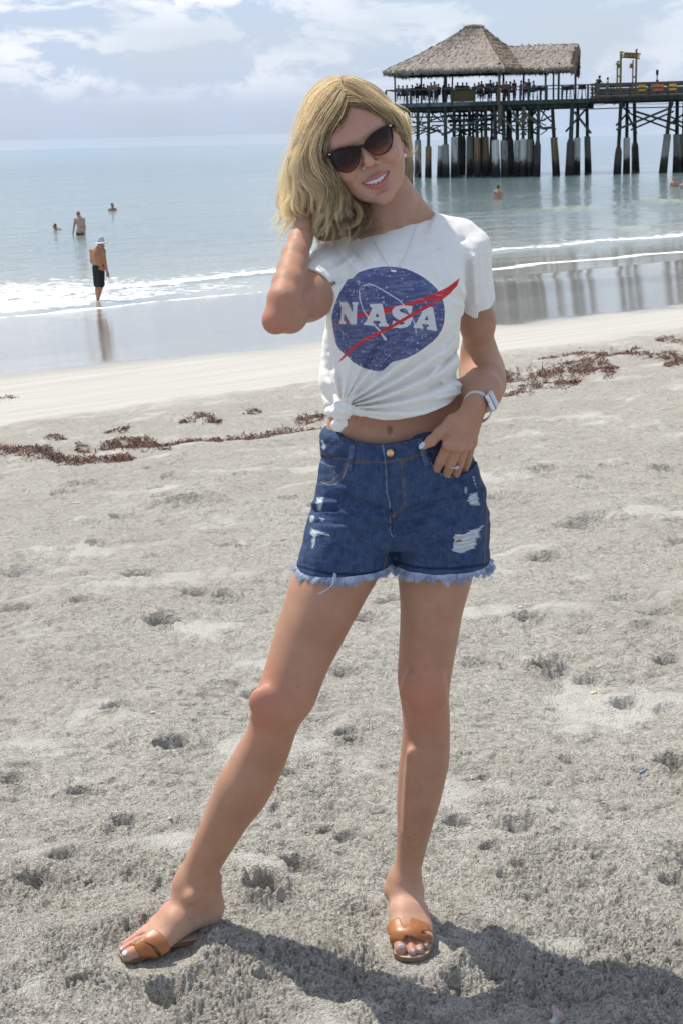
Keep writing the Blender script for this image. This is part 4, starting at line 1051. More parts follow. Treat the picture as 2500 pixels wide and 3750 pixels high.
    for i, (x, kd, rot, t, sh, so, lab) in enumerate(lst):
        capm = {418: GY, 810: TL, 1030: GY, 215: NV, 152: GY}.get(x)
        person(c4(x, 0)[0], t, kd, rot * 1.0, sh, so, HB if i % 3 else HL, lab, i % 3, capm, random.uniform(.94, 1.03))
    person(c3(675, 0)[0], 3.2, 'lean', 1.9, BK, GY, HB, 'person in black with a backpack bending forward on the walkway', 0, NV, 1.08, 'people on the pier walkway')
    person(c3(650, 0)[0], 3.9, 'lean', 1.7, BK, BK, HB, 'dark dressed person close behind the bending one on the walkway', 1, None, .93, 'people on the pier walkway')
    person(c3(775, 0)[0], 3.8, 'stand', 1.4, WH, GY, HL, 'person in a white top walking toward the gateway', 1, GY, 1.0, 'people on the pier walkway')
build_crowd()
# ------------------------------------------------------------------ the woman
def PXD(X, Y, Z):
    dx = X - CAM[0]; dy = Y - CAM[1]; dz = Z - CAM[2]
    w = dx * _F[0] + dy * _F[1] + dz * _F[2]
    return 1250 + FPX * (dx * _R[0] + dy * _R[1] + dz * _R[2]) / w, 1875 - FPX * (dx * _U[0] + dy * _U[1] + dz * _U[2]) / w
def pxr(y, r, v=1875):
    """pixel length r at depth y -> metres"""
    d = ray(1250, v); return r / FPX * ((y - CAM[1]) / d[1])
def rows(lst):
    """(v, left u, right u, y centre, half depth) -> loft rows"""
    out = []
    for (v, l, r, yc, hd) in lst:
        a = W(l, v, yc); b = W(r, v, yc); out.append(((a[2] + b[2]) / 2, a[0], b[0], yc - hd, yc + hd))
    return out
def C(u, v, y, r): return (W(u, v, y), pxr(y, r, v))

# head frame: millimetres across, up and towards the camera from the bridge of the nose
HY = -0.072
HN = W(1323, 532, HY)
_hx = W(1323 + 90.6, 532 - 42.3, HY) - HN; HXA = _hx / np.linalg.norm(_hx)
_hu = W(1323 - 42.3, 532 - 90.6, HY) - HN; _hu = _hu - HXA * (_hu @ HXA); HUP = _hu / np.linalg.norm(_hu)
HFR = np.cross(HXA, HUP); HFR = HFR if HFR[1] < 0 else -HFR
def H(a, b, c): return HN + (HXA * a + HUP * b + HFR * c) / 1000
def Hinv(X, Y, Z):
    px = (X - HN[0]) * 1000; py = (Y - HN[1]) * 1000; pz = (Z - HN[2]) * 1000
    return (px * HXA[0] + py * HXA[1] + pz * HXA[2], px * HUP[0] + py * HUP[1] + pz * HUP[2], px * HFR[0] + py * HFR[1] + pz * HFR[2])
HAX = np.array([HXA, -HFR, HUP])
HR3 = np.array([HXA, HUP, HFR])
lipU = lambda a: -56.6 + 1.1 * np.exp(-((np.abs(a) - 5) / 3.5) ** 2) - 1.6 * (np.abs(a) / 28.5) ** 1.6
lipB = lambda a: -79.0 + 19.8 * (np.abs(a) / 28.5) ** 2.3
opT = lambda a: -61.8 + 2.2 * (np.abs(a) / 23) ** 2
opB = lambda a: -70.0 + 9.6 * (np.abs(a) / 25.5) ** 2.1

LEGR = [(1850, 1182, 1425, .02, .085), (1967, 1136, 1420, .015, .084), (2060, 1098, 1393, .005, .083), (2114, 1065, 1388, 0, .084), (2178, 1047, 1348, -.005, .078), (2241, 1028, 1315, -.01, .074), (2305, 1007, 1278, -.015, .069),
        (2369, 991, 1246, -.02, .065), (2433, 972, 1211, -.025, .061), (2496, 952, 1183, -.03, .058), (2530, 940, 1171, -.03, .058), (2560, 926, 1160, -.03, .059), (2598, 917, 1144, -.03, .060), (2624, 917, 1119, -.025, .057), (2649, 914, 1099, -.02, .053), (2688, 896, 1083, -.012, .050),
        (2752, 857, 1063, -.002, .051), (2800, 829, 1046, .004, .053), (2839, 802, 1029, .008, .054), (2884, 784, 1007, .012, .053), (2942, 762, 976, .018, .050), (2982, 746, 944, .022, .047), (3018, 732, 913, .026, .044), (3107, 695, 855, .034, .038),
        (3152, 675, 826, .038, .035), (3196, 654, 804, .042, .033), (3235, 632, 788, .044, .034)]
LEGL = [(1850, 1470, 1748, .02, .085), (1967, 1462, 1755, .02, .085), (2060, 1460, 1740, .018, .083), (2114, 1456, 1728, .02, .085), (2178, 1463, 1709, .022, .079), (2241, 1465, 1692, .024, .074), (2305, 1463, 1680, .026, .069), (2369, 1460, 1669, .028, .065),
        (2433, 1457, 1658, .028, .061), (2471, 1453, 1651, .028, .060), (2496, 1455, 1647, .028, .060), (2530, 1461, 1643, .028, .059), (2560, 1465, 1641, .028, .058), (2598, 1470, 1644, .032, .054), (2649, 1475, 1645, .038, .050), (2688, 1472, 1645, .044, .050), (2752, 1466, 1645, .050, .053),
        (2800, 1460, 1642, .056, .055), (2839, 1456, 1632, .060, .055), (2929, 1451, 1612, .068, .050), (3018, 1453, 1583, .074, .043), (3107, 1452, 1559, .080, .036), (3152, 1449, 1547, .083, .032), (3196, 1440, 1537, .086, .031), (3235, 1427, 1532, .088, .034)]
TORSO = [(900, 1240, 1708, .02, .085), (960, 1226, 1695, .008, .097), (1030, 1218, 1690, 0, .107), (1095, 1206, 1688, -.004, .113), (1150, 1200, 1688, -.006, .112), (1210, 1194, 1685, -.004, .105), (1260, 1188, 1674, -.002, .098), (1315, 1182, 1669, 0, .094),
         (1360, 1180, 1665, 0, .092), (1395, 1178, 1668, 0, .092), (1445, 1185, 1676, 0, .093), (1470, 1190, 1684, 0, .094), (1510, 1192, 1690, 0, .095), (1580, 1194, 1700, 0, .097)]
BELLY = [(1000, 1240, 1668, .01, .080), (1200, 1222, 1654, .01, .077), (1350, 1212, 1646, .008, .074), (1450, 1208, 1662, .008, .078), (1530, 1200, 1686, .01, .084), (1565, 1193, 1694, .012, .087), (1600, 1192, 1700, .014, .088), (1650, 1195, 1712, .018, .089), (1700, 1192, 1728, .018, .092),
         (1800, 1186, 1748, .022, .098), (1870, 1178, 1750, .025, .092), (1920, 1200, 1720, .03, .060)]
HAND = dict(  # left hand, on its way into the pocket
    wrist=[(1757, 1478, -.090), (1735, 1480, -.096), (1716, 1488, -.098)],
    knuck=[(1722, 1620, -.088), (1700, 1628, -.104), (1672, 1630, -.116), (1640, 1624, -.120)],
    tip=[(1692, 1738, -.028), (1656, 1765, -.050), (1622, 1765, -.060), (1585, 1740, -.066)])

def foot_parts(s, heel, ankle, balls, tips, k=.012, rb=.019, rt=.0098):
    s.ell(heel, (.024, .028, .026), k=.02)
    mid = [(balls[i] * .55 + heel * .45) for i in range(5)]
    for i in range(5):
        up = np.array([0, 0, .020 - .003 * i])
        s.cone(ankle * .55 + heel * .45 + up * .4, balls[i] * .6 + ankle * .25 + heel * .15 + up * .2, .024, .0195 - .001 * i, .020)
        s.cone(balls[i] * .6 + ankle * .25 + heel * .15 + up * .2, balls[i], .020 - .001 * i, (.0165, .013, .0125, .012, .012)[i], .018)
        r0 = (.0150, .0098, .0094, .0090, .0090)[i]; r1 = (.0130, .0088, .0084, .0080, .0078)[i]
        m_ = balls[i] * .45 + tips[i] * .55 + np.array([0, 0, .004])
        s.chain([(balls[i], r0), (m_, r0 * .94), (tips[i], r1)], .0035)
        s.cone(heel, balls[i] - np.array([0, 0, .004]), .020, .012, .02)

FL = dict(heel=W(1478, 3292, .135), ankle=W(1478, 3245, .088))
FL['heel'][2] = .036
FL['tips'] = [flat(u, v, .021) for u, v in ((1467, 3474), (1508, 3484), (1535, 3478), (1556, 3462), (1573, 3440))]
FL['balls'] = [flat(u, v, z) for u, v, z in ((1459, 3405, .030), (1486, 3404, .032), (1511, 3402, .030), (1534, 3400, .027), (1554, 3398, .024))]
FR = dict(heel=W(758, 3332, .055), ankle=W(700, 3262, .040))
FR['tips'] = [flat(u, v, .020) for u, v in ((470, 3497), (452, 3478), (462, 3458), (480, 3445), (500, 3432))]
FR['balls'] = [flat(u, v, z) for u, v, z in ((590, 3452, .030), (575, 3424, .036), (570, 3402, .036), (572, 3388, .032), (580, 3378, .028))]

def build_body_shape():
    s = Shape()
    # legs
    s.loft(rows(BELLY), k=.02, p=2.35, sm=.02)
    s.loft(rows(LEGR), k=.04, p=2.1, sm=.014)
    s.loft(rows(LEGL), k=.04, p=2.1, sm=.014)
    s.ell(W(962, 2572, -.078), (.026, .018, .030), k=.022); s.ell(W(1540, 2530, -.022), (.028, .016, .034), k=.022)
    s.ell(W(957, 2625, -.062), (.018, .014, .016), k=.016); s.ell(W(1545, 2618, -.010), (.020, .013, .018), k=.016)
    for (a, b) in (((1505, 2480, -.035), (1480, 2540, -.020)), ((1600, 2480, -.030), (1615, 2560, -.018))): s.cone(W(*a), W(*b), .010, .008, .02)
    s.cone(W(1505, 2760, -.005), W(1490, 3050, .035), .010, .008, .02)
    foot_parts(s, FL['heel'], FL['ankle'], FL['balls'], FL['tips'])
    foot_parts(s, FR['heel'], FR['ankle'], FR['balls'], FR['tips'])
    s.cone(W(1478, 3225, .09), FL['ankle'], .034, .036, .02); s.ell(W(1428, 3262, .09), (.012, .014, .014), k=.014); s.ell(W(1524, 3268, .09), (.010, .014, .014), k=.014)
    s.cone(W(712, 3225, .044), FR['ankle'], .034, .031, .02); s.ell(W(700, 3285, .0), (.012, .012, .014), k=.014)
    s.cone(W(796, 3215, .062), W(784, 3300, .066), .010, .013, .025); s.cone(FR['ankle'], FR['heel'], .029, .024, .025)
    # navel
    s.ell(W(1428, 1578, -.080), (.0045, .016, .0085), k=.007, mode='s')
    # chest, shoulders, neck
    s.loft(rows([(880, 1260, 1690, .03, .07)] + [(v, l + 26, r - 26, y, h - .019) for v, l, r, y, h in TORSO[:8]]), k=.03, sm=.02)
    s.chain([C(1352, 885, .038, 40), C(1258, 965, .025, 56)], .04); s.chain([C(1572, 856, .038, 42), C(1715, 915, .033, 46)], .04)
    s.chain([C(1408, 690, .03, 90), C(1424, 760, .03, 88), C(1440, 830, .032, 100)], .03)
    s.chain([C(1500, 760, .05, 36), C(1582, 842, .045, 38)], .045); s.chain([C(1345, 800, .05, 34), C(1290, 895, .045, 38)], .04)
    s.cone(W(1490, 730, .000), W(1452, 848, -.018), .008, .007, .022); s.cone(W(1362, 765, .000), W(1420, 852, -.018), .008, .007, .022)
    s.cone(W(1400, 868, -.024), W(1330, 872, -.010), .008, .007, .020); s.cone(W(1465, 866, -.024), W(1560, 846, -.004), .008, .007, .020)
    s.ell(W(1435, 858, -.050), (.010, .012, .010), k=.018, mode='s')
    # arm hanging to the pocket
    s.chain([C(1732, 925, .033, 44), C(1738, 1040, .050, 46), C(1746, 1180, .08, 54), C(1752, 1290, .12, 54), C(1760, 1350, .145, 56), C(1768, 1392, .140, 54)], .03)
    s.chain([C(1768, 1385, .135, 55), C(1769, 1408, .07, 57), C(1762, 1436, -.01, 51), C(1738, 1480, -.095, 38)], .05)
    w = HAND['wrist']; kn = HAND['knuck']; tp = HAND['tip']
    wr = [w[0], w[1], w[1], w[2]]
    for i in range(4):
        s.cone(W(*wr[i]), W(*kn[i]), pxr(-.1, 24), pxr(-.1, 20.5), .012, n=(0, 1, .15), f=1.15)
        kx, tx = W(*kn[i]), W(*tp[i]); m_ = kx * .5 + tx * .5 + np.array([0, -.004, 0])
        s.chain([(kx, pxr(-.1, 20)), (m_, pxr(-.1, 18.5)), (tx, pxr(-.1, 16))], .0028)
        s.ell(kx + np.array([0, -.0065, 0]), (.008, .006, .009), k=.012)
    s.chain([C(1720, 1510, -.095, 28), C(1655, 1545, -.108, 26), C(1608, 1585, -.120, 20), C(1578, 1614, -.121, 19), C(1550, 1634, -.119, 13.5)], .006)
    # raised arm
    s.chain([C(1240, 978, .0, 74), C(1128, 1084, -.112, 79), C(1055, 1155, -.195, 58)], .03)
    s.chain([C(1020, 1170, -.226, 42), C(1041, 1100, -.212, 60), C(1056, 1040, -.180, 57), C(1070, 990, -.138, 52), C(1082, 935, -.105, 47), C(1100, 880, -.072, 41), C(1116, 835, -.05, 37), C(1130, 800, -.035, 38)], .010)
    s.chain([C(1018, 1170, -.216, 44), C(1068, 1164, -.2, 50)], .018)
    s.ell(W(996, 1176, -.228), (.013, .012, .016), k=.018); s.cone(W(1113, 1035, -.215), W(1122, 1135, -.245), .0030, .0020, .014, mode='s')
    s.cone(W(1222, 1035, -.02), W(1200, 1085, -.05), .030, .026, .02)
    # raised hand combing through the hair
    P0 = [(1120, 800, -.030), (1132, 795, -.030), (1146, 795, -.027), (1156, 800, -.022)]
    P1 = [(1105, 690, -.012), (1125, 672, -.014), (1146, 672, -.012), (1166, 685, -.008)]
    P2 = [(1096, 610, -.010), (1112, 590, -.010), (1135, 588, -.010), (1162, 605, -.010)]
    P3 = [(1092, 545, -.002), (1096, 498, .0), (1128, 510, -.00), (1158, 545, -.0)]
    for a, b, c, d in zip(P0, P1, P2, P3):
        s.cone(W(*a), W(*b), .013, .012, .012); s.chain([(W(*b), .0098), (W(*c), .0088), (W(*d), .0075)], .003)
    s.chain([C(1150, 800, -.035, 20), C(1185, 740, -.035, 18), C(1200, 695, -.03, 15)], .006)
    # ---- head
    s.ell(H(0, 22, -90), (.073, .088, .092), HR3, k=.02)
    face = [(78, -52, 52, 16, 90), (62, -57, 57, 5, 90), (45, -61, 61, -1, 90), (25, -65, 65, -3.5, 90), (6, -66, 66, -1.5, 92), (-8, -66.5, 66.5, 1, 95), (-22, -67, 67, 2, 97), (-37, -65, 65, 3, 97), (-50, -62, 62, 2.5, 93), (-62, -58, 58, 2.5, 86), (-74, -53, 53, 4, 78), (-85, -45.5, 45.5, 4.5, 68), (-95, -36, 36, 5, 56), (-103, -25, 25, 8, 46), (-108, -13, 13, 13, 38)]
    s.loft([tuple(q / 1000 for q in r) for r in face], k=.020, p=2.45, org=HN, ax=HAX, sm=.022, ends=.018)
    for q in (1, -1):
        s.ell(H(31 * q, -7, -1), (.018, .011, .013), HR3, k=.014, mode='s')                 # eye sockets
        s.ell(H(38 * q, -34, -8), (.019, .015, .013), HR3, k=.018)                           # cheeks lifted by the smile
        s.cone(H(18 * q, -36, 5), H(33 * q, -56, -3), .0032, .0034, .010, mode='s')          # smile folds
        s.ell(H(12.8 * q, -37, 7), (.0052, .0048, .0080), HR3, k=.007)                       # wings of the nose
        s.ell(H(68 * q, -26, -86), (.0065, .029, .017), HR3, k=.006); s.ell(H(66 * q, -47, -80), (.006, .009, .008), HR3, k=.006)
        s.ell(H(73 * q, -22, -80), (.004, .017, .009), HR3, k=.005, mode='s')
        s.cone(H(10 * q, 16, 3), H(38 * q, 18, -4), .005, .004, .016)
    s.chain([(H(0, 4, -4), .0065), (H(0, -12, 5), .0062), (H(0, -26, 14), .0078)], .008)
    s.ell(H(0, -32, 17.5), (.0088, .0078, .0088), HR3, k=.006)
    for q in (1, -1): s.ell(H(6.8 * q, -41, 13), (.0036, .0028, .0052), HR3, k=.003, mode='s')
    s.cone(H(0, -44, 6), H(0, -53, 5.5), .0018, .0024, .006, mode='s')
    s.ell(H(0, -98, -10), (.016, .012, .013), HR3, k=.016); s.cone(H(-12, -83, -2.5), H(12, -83, -2.5), .002, .002, .010, mode='s')
    def mouth(X, Y, Z):
        a, b, c = Hinv(X, Y, Z)
        d = np.maximum(np.maximum(b - opT(a), opB(a) - b), np.maximum(np.abs(a) - 25.3, np.maximum(c - 12, -17 - c)))
        return d / 1000
    up = [(-29, -58.4, -11, 1.3), (-21, -58.9, -4.8, 2.4), (-11, -58.6, .5, 3.2), (-4, -58.6, 3.2, 3.3), (4, -58.6, 3.2, 3.3), (11, -58.6, .5, 3.2), (21, -58.9, -4.8, 2.4), (29, -58.4, -11, 1.3)]
    lw = [(-27, -60.0, -10.5, 1.3), (-19, -67.5, -3.5, 2.8), (-9, -73.6, 1.2, 3.8), (0, -75.2, 2.4, 4.2), (9, -73.6, 1.2, 3.8), (19, -67.5, -3.5, 2.8), (27, -60.0, -10.5, 1.3)]
    for c in (up, lw): s.chain([(H(a, b, c_), r / 1000) for a, b, c_, r in c], .0035)
    s.add(mouth, H(-28, -72, -18) - .02, H(28, -58, 12) + .02, k=.0016, mode='s')
    return s

def axis(segs, lo, hi):
    """segs: (start, end, step) fine zones; elsewhere the coarse step"""
    out = [lo]
    while out[-1] < hi:
        st = 0.0038
        for a, b, h in segs:
            if a - 0.01 <= out[-1] <= b + 0.01: st = min(st, h)
        out.append(out[-1] + st)
    return np.array(out)

def skin_material():
    m, nt, b = new_mat('skin')
    red = attr(nt, 'red'); lip = attr(nt, 'lip'); mo = attr(nt, 'mouth'); nail = attr(nt, 'nail'); dust = attr(nt, 'dust'); pale = attr(nt, 'pale')
    f = noise(nt, 18, 4, 0.6); g = noise(nt, 160, 3, 0.6)
    c = mixc(nt, rng(nt, f, 0.3, 0.7), (0.42, 0.235, 0.152), (0.49, 0.282, 0.190))
    c = mixc(nt, mth(nt, 'MULTIPLY', red, 0.75), c, (0.56, 0.21, 0.145))
    c = mixc(nt, mth(nt, 'MULTIPLY', pale, 0.8), c, (0.66, 0.41, 0.30))
    bl = noise(nt, 5, 4, 0.6); c = mixc(nt, rng(nt, bl, 0.35, 0.68, 0, 0.35), c, (0.42, 0.185, 0.115)); c = mixc(nt, rng(nt, g, 0.58, 0.72, 0, 0.3), c, (0.30, 0.15, 0.09))
    vor = nt.nodes.new('ShaderNodeTexVoronoi'); vor.inputs['Scale'].default_value = 24; tc = nt.nodes.new('ShaderNodeTexCoord'); nt.links.new(tc.outputs['Object'], vor.inputs['Vector'])
    c = mixc(nt, rng(nt, vor.outputs['Distance'], 0.030, 0.045, 0.75, 0), c, (0.17, 0.07, 0.045))
    c = mixc(nt, lip, c, (0.50, 0.15, 0.14)); c = mixc(nt, mo, c, (0.13, 0.03, 0.03))
    dn = noise(nt, 300, 3, 0.7)
    c = mixc(nt, mth(nt, 'MULTIPLY', dust, rng(nt, dn, 0.4, 0.6)), c, (0.40, 0.36, 0.32))
    setc(nt, b, c)
    b.inputs['Roughness'].default_value = 0.55; b.inputs['Specular IOR Level'].default_value = 0.33
    nt.links.new(mixc(nt, lip, (0.54, 0.54, 0.54), (0.30, 0.30, 0.30)), b.inputs['Roughness'])
    b.inputs['Subsurface Weight'].default_value = 0.18; b.inputs['Subsurface Radius'].default_value = (0.9, 0.35, 0.18); b.inputs['Subsurface Scale'].default_value = 0.012
    bump(nt, mth(nt, 'ADD', g, noise(nt, 420, 2, 0.5)), 0.10, 0.001, b)
    return m

WOMAN = empty('person', (0.03, 0.02, 0.0))
tag(WOMAN, 'smiling blonde woman in sunglasses, knotted white T-shirt and frayed denim shorts', 'person')
def wm(name, V, Q, mat, parent=None, **attrs):
    me = np_mesh(name, V, Q)
    for k, a in attrs.items(): add_attr(me, k, a)
    return link_mesh(name, me, mat, parent or WOMAN)

def gauss(V, c, r): return np.exp(-((V - c) ** 2).sum(1) / r ** 2)

def build_body():
    s = build_body_shape()
    ax = [axis([(-.02, .285, .0019), (-.47, -.34, .0024)], -.53, .33), axis([(-.135, -.03, .0018), (-.03, .02, .0026)], -.30, .24), axis([(1.445, 1.66, .0017), (.985, 1.10, .0022), (-.01, .05, .0022)], -.012, 1.74)]
    Fd = s.eval(*ax)
    V, Q = surface(Fd, *ax, smooth=2)
    a, b, c = Hinv(V[:, 0], V[:, 1], V[:, 2])
    headm = (c > -30)
    lip = (sstep(1.0, -.4, b - lipU(a)) * sstep(-1.2, .4, b - lipB(a)) * sstep(29.5, 27.5, np.abs(a))) * headm
    mo = (sstep(.3, -.5, b - opT(a)) * sstep(-.3, .5, b - opB(a)) * sstep(26, 25, np.abs(a)) * headm) * (c < 0)
    red = .8 * gauss(V, W(955, 2590, -.08), .075) + .8 * gauss(V, W(1540, 2560, -.03), .075) + .7 * gauss(V, W(985, 1175, -.25), .05)
    for (q, r, k) in (((40, -38, 0), .022, .55), ((-40, -38, 0), .022, .55), ((0, -33, 24), .014, .6), ((0, 40, 0), .045, .40), ((0, -92, 0), .02, .35), ((68, -30, -80), .02, .8), ((-68, -30, -80), .02, .6)): red = red + k * gauss(V, H(*q), r)
    for t in FL['tips'] + FR['tips']: red = red + .6 * gauss(V, t, .02)
    for t in HAND['knuck']: red = red + .35 * gauss(V, W(*t), .014)
    pale = .55 * gauss(V, H(0, -30, -10), .085) + .6 * gauss(V, FL['balls'][2] + np.array([0, .05, .03]), .07) + .5 * gauss(V, FR['balls'][2], .07)  # face also lightened in colour, for the light bounced off the sand
    ft = (V[:, 2] < .10) & (V[:, 0] < -.15)
    dust = np.where(ft, sstep(.085, .03, V[:, 2]) * sstep(-.40, -.30, V[:, 0]), 0) + np.where((V[:, 2] < .03), .55, 0)
    o = wm('body', V, Q, skin_material(), lip=np.clip(lip, 0, 1), mouth=np.clip(mo, 0, 1), red=np.clip(red, 0, 1), dust=np.clip(dust, 0, 1), pale=pale)
    print('body', len(V), len(Q))
    return o
# ------------------------------------------------------------------ clothing
def poly_sd(px, py, poly):
    """signed distance (negative inside) from points to a closed polygon"""
    poly = np.array(poly, float); n = len(poly)
    d = np.full(len(px), 1e9); ins = np.zeros(len(px), bool)
    for i in range(n):
        a = poly[i]; b = poly[(i + 1) % n]; e = b - a
        h = np.clip(((px - a[0]) * e[0] + (py - a[1]) * e[1]) / (e @ e + 1e-12), 0, 1)
        d = np.minimum(d, (px - a[0] - h * e[0]) ** 2 + (py - a[1] - h * e[1]) ** 2)
        c = (a[1] > py) != (b[1] > py)
        ins ^= c & (px < (b[0] - a[0]) * (py - a[1]) / (b[1] - a[1] + 1e-12) + a[0])
    d = np.sqrt(d); return np.where(ins, -d, d)
def line_sd(px, py, pts, w):
    d = np.full(len(px), 1e9); w = w if hasattr(w, '__len__') else [w] * len(pts)
    for i in range(len(pts) - 1):
        a = np.array(pts[i], float); e = np.array(pts[i + 1], float) - a
        h = np.clip(((px - a[0]) * e[0] + (py - a[1]) * e[1]) / (e @ e + 1e-12), 0, 1)
        d = np.minimum(d, np.hypot(px - a[0] - h * e[0], py - a[1] - h * e[1]) - (w[i] + (w[i + 1] - w[i]) * h))
    return d
def smooth_poly(pts, it=1):
    P = [np.array(p, float) for p in pts]
    for _ in range(it):
        Q = []
        for i in range(len(P)):
            a, b = P[i], P[(i + 1) % len(P)]; Q += [a * .75 + b * .25, a * .25 + b * .75]
        P = Q
    return P
def T(pts, ox, oy, s): return [(ox + x / s, oy + y / s) for x, y in pts]

def line_sd2(u, v, pts):
    d = 1e9
    for (a, b) in zip(pts[:-1], pts[1:]):
        ex, ey = b[0] - a[0], b[1] - a[1]; h = np.clip(((u - a[0]) * ex + (v - a[1]) * ey) / (ex * ex + ey * ey), 0, 1)
        d = np.minimum(d, np.hypot(u - a[0] - h * ex, v - a[1] - h * ey))
    return d
SHIRT = [(815, 1400, 1620, .036, .062), (835, 1365, 1655, .033, .080), (860, 1320, 1690, .028, .092), (900, 1255, 1718, .020, .103), (960, 1228, 1704, .006, .112), (1030, 1215, 1694, -.006, .119), (1095, 1199, 1691, -.010, .124), (1150, 1194, 1691, -.012, .124), (1210, 1189, 1688, -.012, .120),
         (1260, 1181, 1676, -.010, .115), (1315, 1174, 1672, -.008, .112), (1360, 1169, 1666, -.006, .111), (1395, 1162, 1672, -.004, .112), (1445, 1177, 1680, -.003, .112), (1475, 1190, 1692, -.002, .112), (1510, 1192, 1694, 0, .112), (1600, 1192, 1696, 0, .110)]
def sleeve_shapes(s, g):
    s.chain([C(1600, 838, .03, 46), C(1690, 868, .03, 46), C(1728, 905, .03, 52)], .04)
    s.loft([(z, l - g, r + g, f, b) for z, l, r, f, b in rows([(862, 1672, 1776, .035, .05), (900, 1662, 1789, .035, .062), (930, 1660, 1795, .037, .066), (975, 1662, 1798, .04, .068), (1050, 1672, 1804, .05, .070), (1107, 1684, 1810, .058, .072), (1200, 1690, 1816, .07, .074)])], k=.022, p=2.1, sm=.012)
    a = W(1250, 948, .02); h = W(1135, 1070, -.105); d = (h - a) / np.linalg.norm(h - a)
    s.chain([(W(1345, 868, .035), pxr(.03, 52)), (a, pxr(.02, 82))], .045)
    ra, rb = pxr(.02, 88), pxr(-.11, 96); L = np.linalg.norm(h - a)
    def fn(X, Y, Z):
        px = X - a[0]; py = Y - a[1]; pz = Z - a[2]; t = px * d[0] + py * d[1] + pz * d[2]; hh = np.clip(t / L, 0, 1.2)
        q = np.sqrt((px - hh * L * d[0]) ** 2 + (py - hh * L * d[1]) ** 2 + (pz - hh * L * d[2]) ** 2) - (ra + (rb - ra) * hh)
        return np.maximum(q, t - L)
    s.add(fn, np.minimum(a, h) - .06, np.maximum(a, h) + .06, k=.022)
    return a, h, d
KNOT = (1250, 1490)
HEMF = [(1150, 1522), (1197, 1522), (1240, 1520), (1289, 1512), (1355, 1532), (1406, 1539), (1457, 1537), (1559, 1516), (1661, 1486), (1694, 1471), (1760, 1466)]
def shirt_folds(X, Y, Z):
    u, v = PXD(X, Y, Z)
    fr = sstep(.01, -.03, Y) if True else 1
    dx = u - KNOT[0]; dy = KNOT[1] - v
    r = np.sqrt(dx * dx + dy * dy) + 1e-6
    th = np.degrees(np.arctan2(dx, dy)) + 0.030 * r * (dx > 0) * sstep(40, 75, np.degrees(np.arctan2(dx, dy)))       # 0 = straight up, 90 = to the right; lines sag to the right
    e = np.zeros_like(u + X)
    for (a, w, amp, r0, r1) in ((38.5, 3.4, .0075, 30, 330), (31, 2.4, -.0035, 30, 330), (46, 3, -.003, 30, 300), (57, 4.5, .0045, 40, 430), (64, 2.6, -.0045, 40, 420), (70, 3.5, .006, 40, 440), (76, 2.2, -.0055, 30, 440), (82, 3.2, .006, 30, 460),
                                (87.5, 2.0, -.006, 20, 460), (93, 3.4, .0055, 20, 460), (98, 1.8, -.004, 20, 440), (104, 3.5, .004, 20, 440), (-14, 5, .0035, 20, 240), (-4, 4, -.003, 20, 230), (8, 5, .003, 20, 260), (18, 4, -.0025, 20, 260), (25, 3, .002, 20, 260), (-30, 7, .004, 15, 120), (-55, 8, -.004, 15, 90)):
        e -= amp * np.exp(-((th - a) / w) ** 2) * sstep(r0 * .4, r0 + 30, r) * sstep(r1 + 130, r1 - 120, r)
    # drag lines at the armpits, gathers at the right side, soft sag between the breasts and waist
    for (p, q, w, amp) in (((1690, 1105), (1590, 1010), 11, -.003), ((1700, 1075), (1625, 960), 10, .0035), ((1655, 900), (1560, 888), 9, .003), ((1700, 878), (1600, 912), 7, -.0028), ((1215, 1040), (1300, 1000), 12, -.003), ((1222, 990), (1290, 940), 10, .003),
                           ((1245, 905), (1300, 985), 8, .0035), ((1270, 890), (1335, 965), 7, -.003), ((1300, 880), (1370, 950), 8, .0026), ((1660, 1290), (1590, 1370), 8, -.004), ((1675, 1230), (1560, 1400), 9, .0035), ((1680, 1380), (1570, 1420), 7, -.003), ((1690, 1440), (1600, 1462), 6, .004), ((1685, 1410), (1620, 1400), 6, .004),
                           ((1210, 1120), (1240, 1260), 13, .0025), ((1200, 1210), (1215, 1350), 11, -.003), ((1735, 940), (1738, 1110), 9, .003), ((1715, 960), (1712, 1120), 7, -.003), ((1765, 900), (1775, 1050), 8, -.0022), ((1360, 900), (1480, 905), 16, -.0012)):
        ax_, ay_ = p; bx, by = q; L2 = (bx - ax_) ** 2 + (by - ay_) ** 2
        h = ((u - ax_) * (bx - ax_) + (v - ay_) * (by - ay_)) / L2
        hc = np.clip(h, 0, 1); dd = (u - ax_ - hc * (bx - ax_)) ** 2 + (v - ay_ - hc * (by - ay_)) ** 2
        e -= amp * np.exp(-dd / w ** 2)
    e -= .0013 * noise2(u / 85 + 3, v / 60) + .0008 * noise2(u / 30, v / 24 + 7)
    cb = line_sd2(u, v, [(1318, 832), (1345, 860), (1380, 874), (1440, 881), (1500, 876), (1556, 858), (1585, 825), (1606, 785)])
    e = e * sstep(15, 60, cb) - .0016 * sstep(21, 17, cb) / 1.7
    return 1.7 * e * fr - .0015 * noise2(X * 22, Z * 16) * (1 - fr)

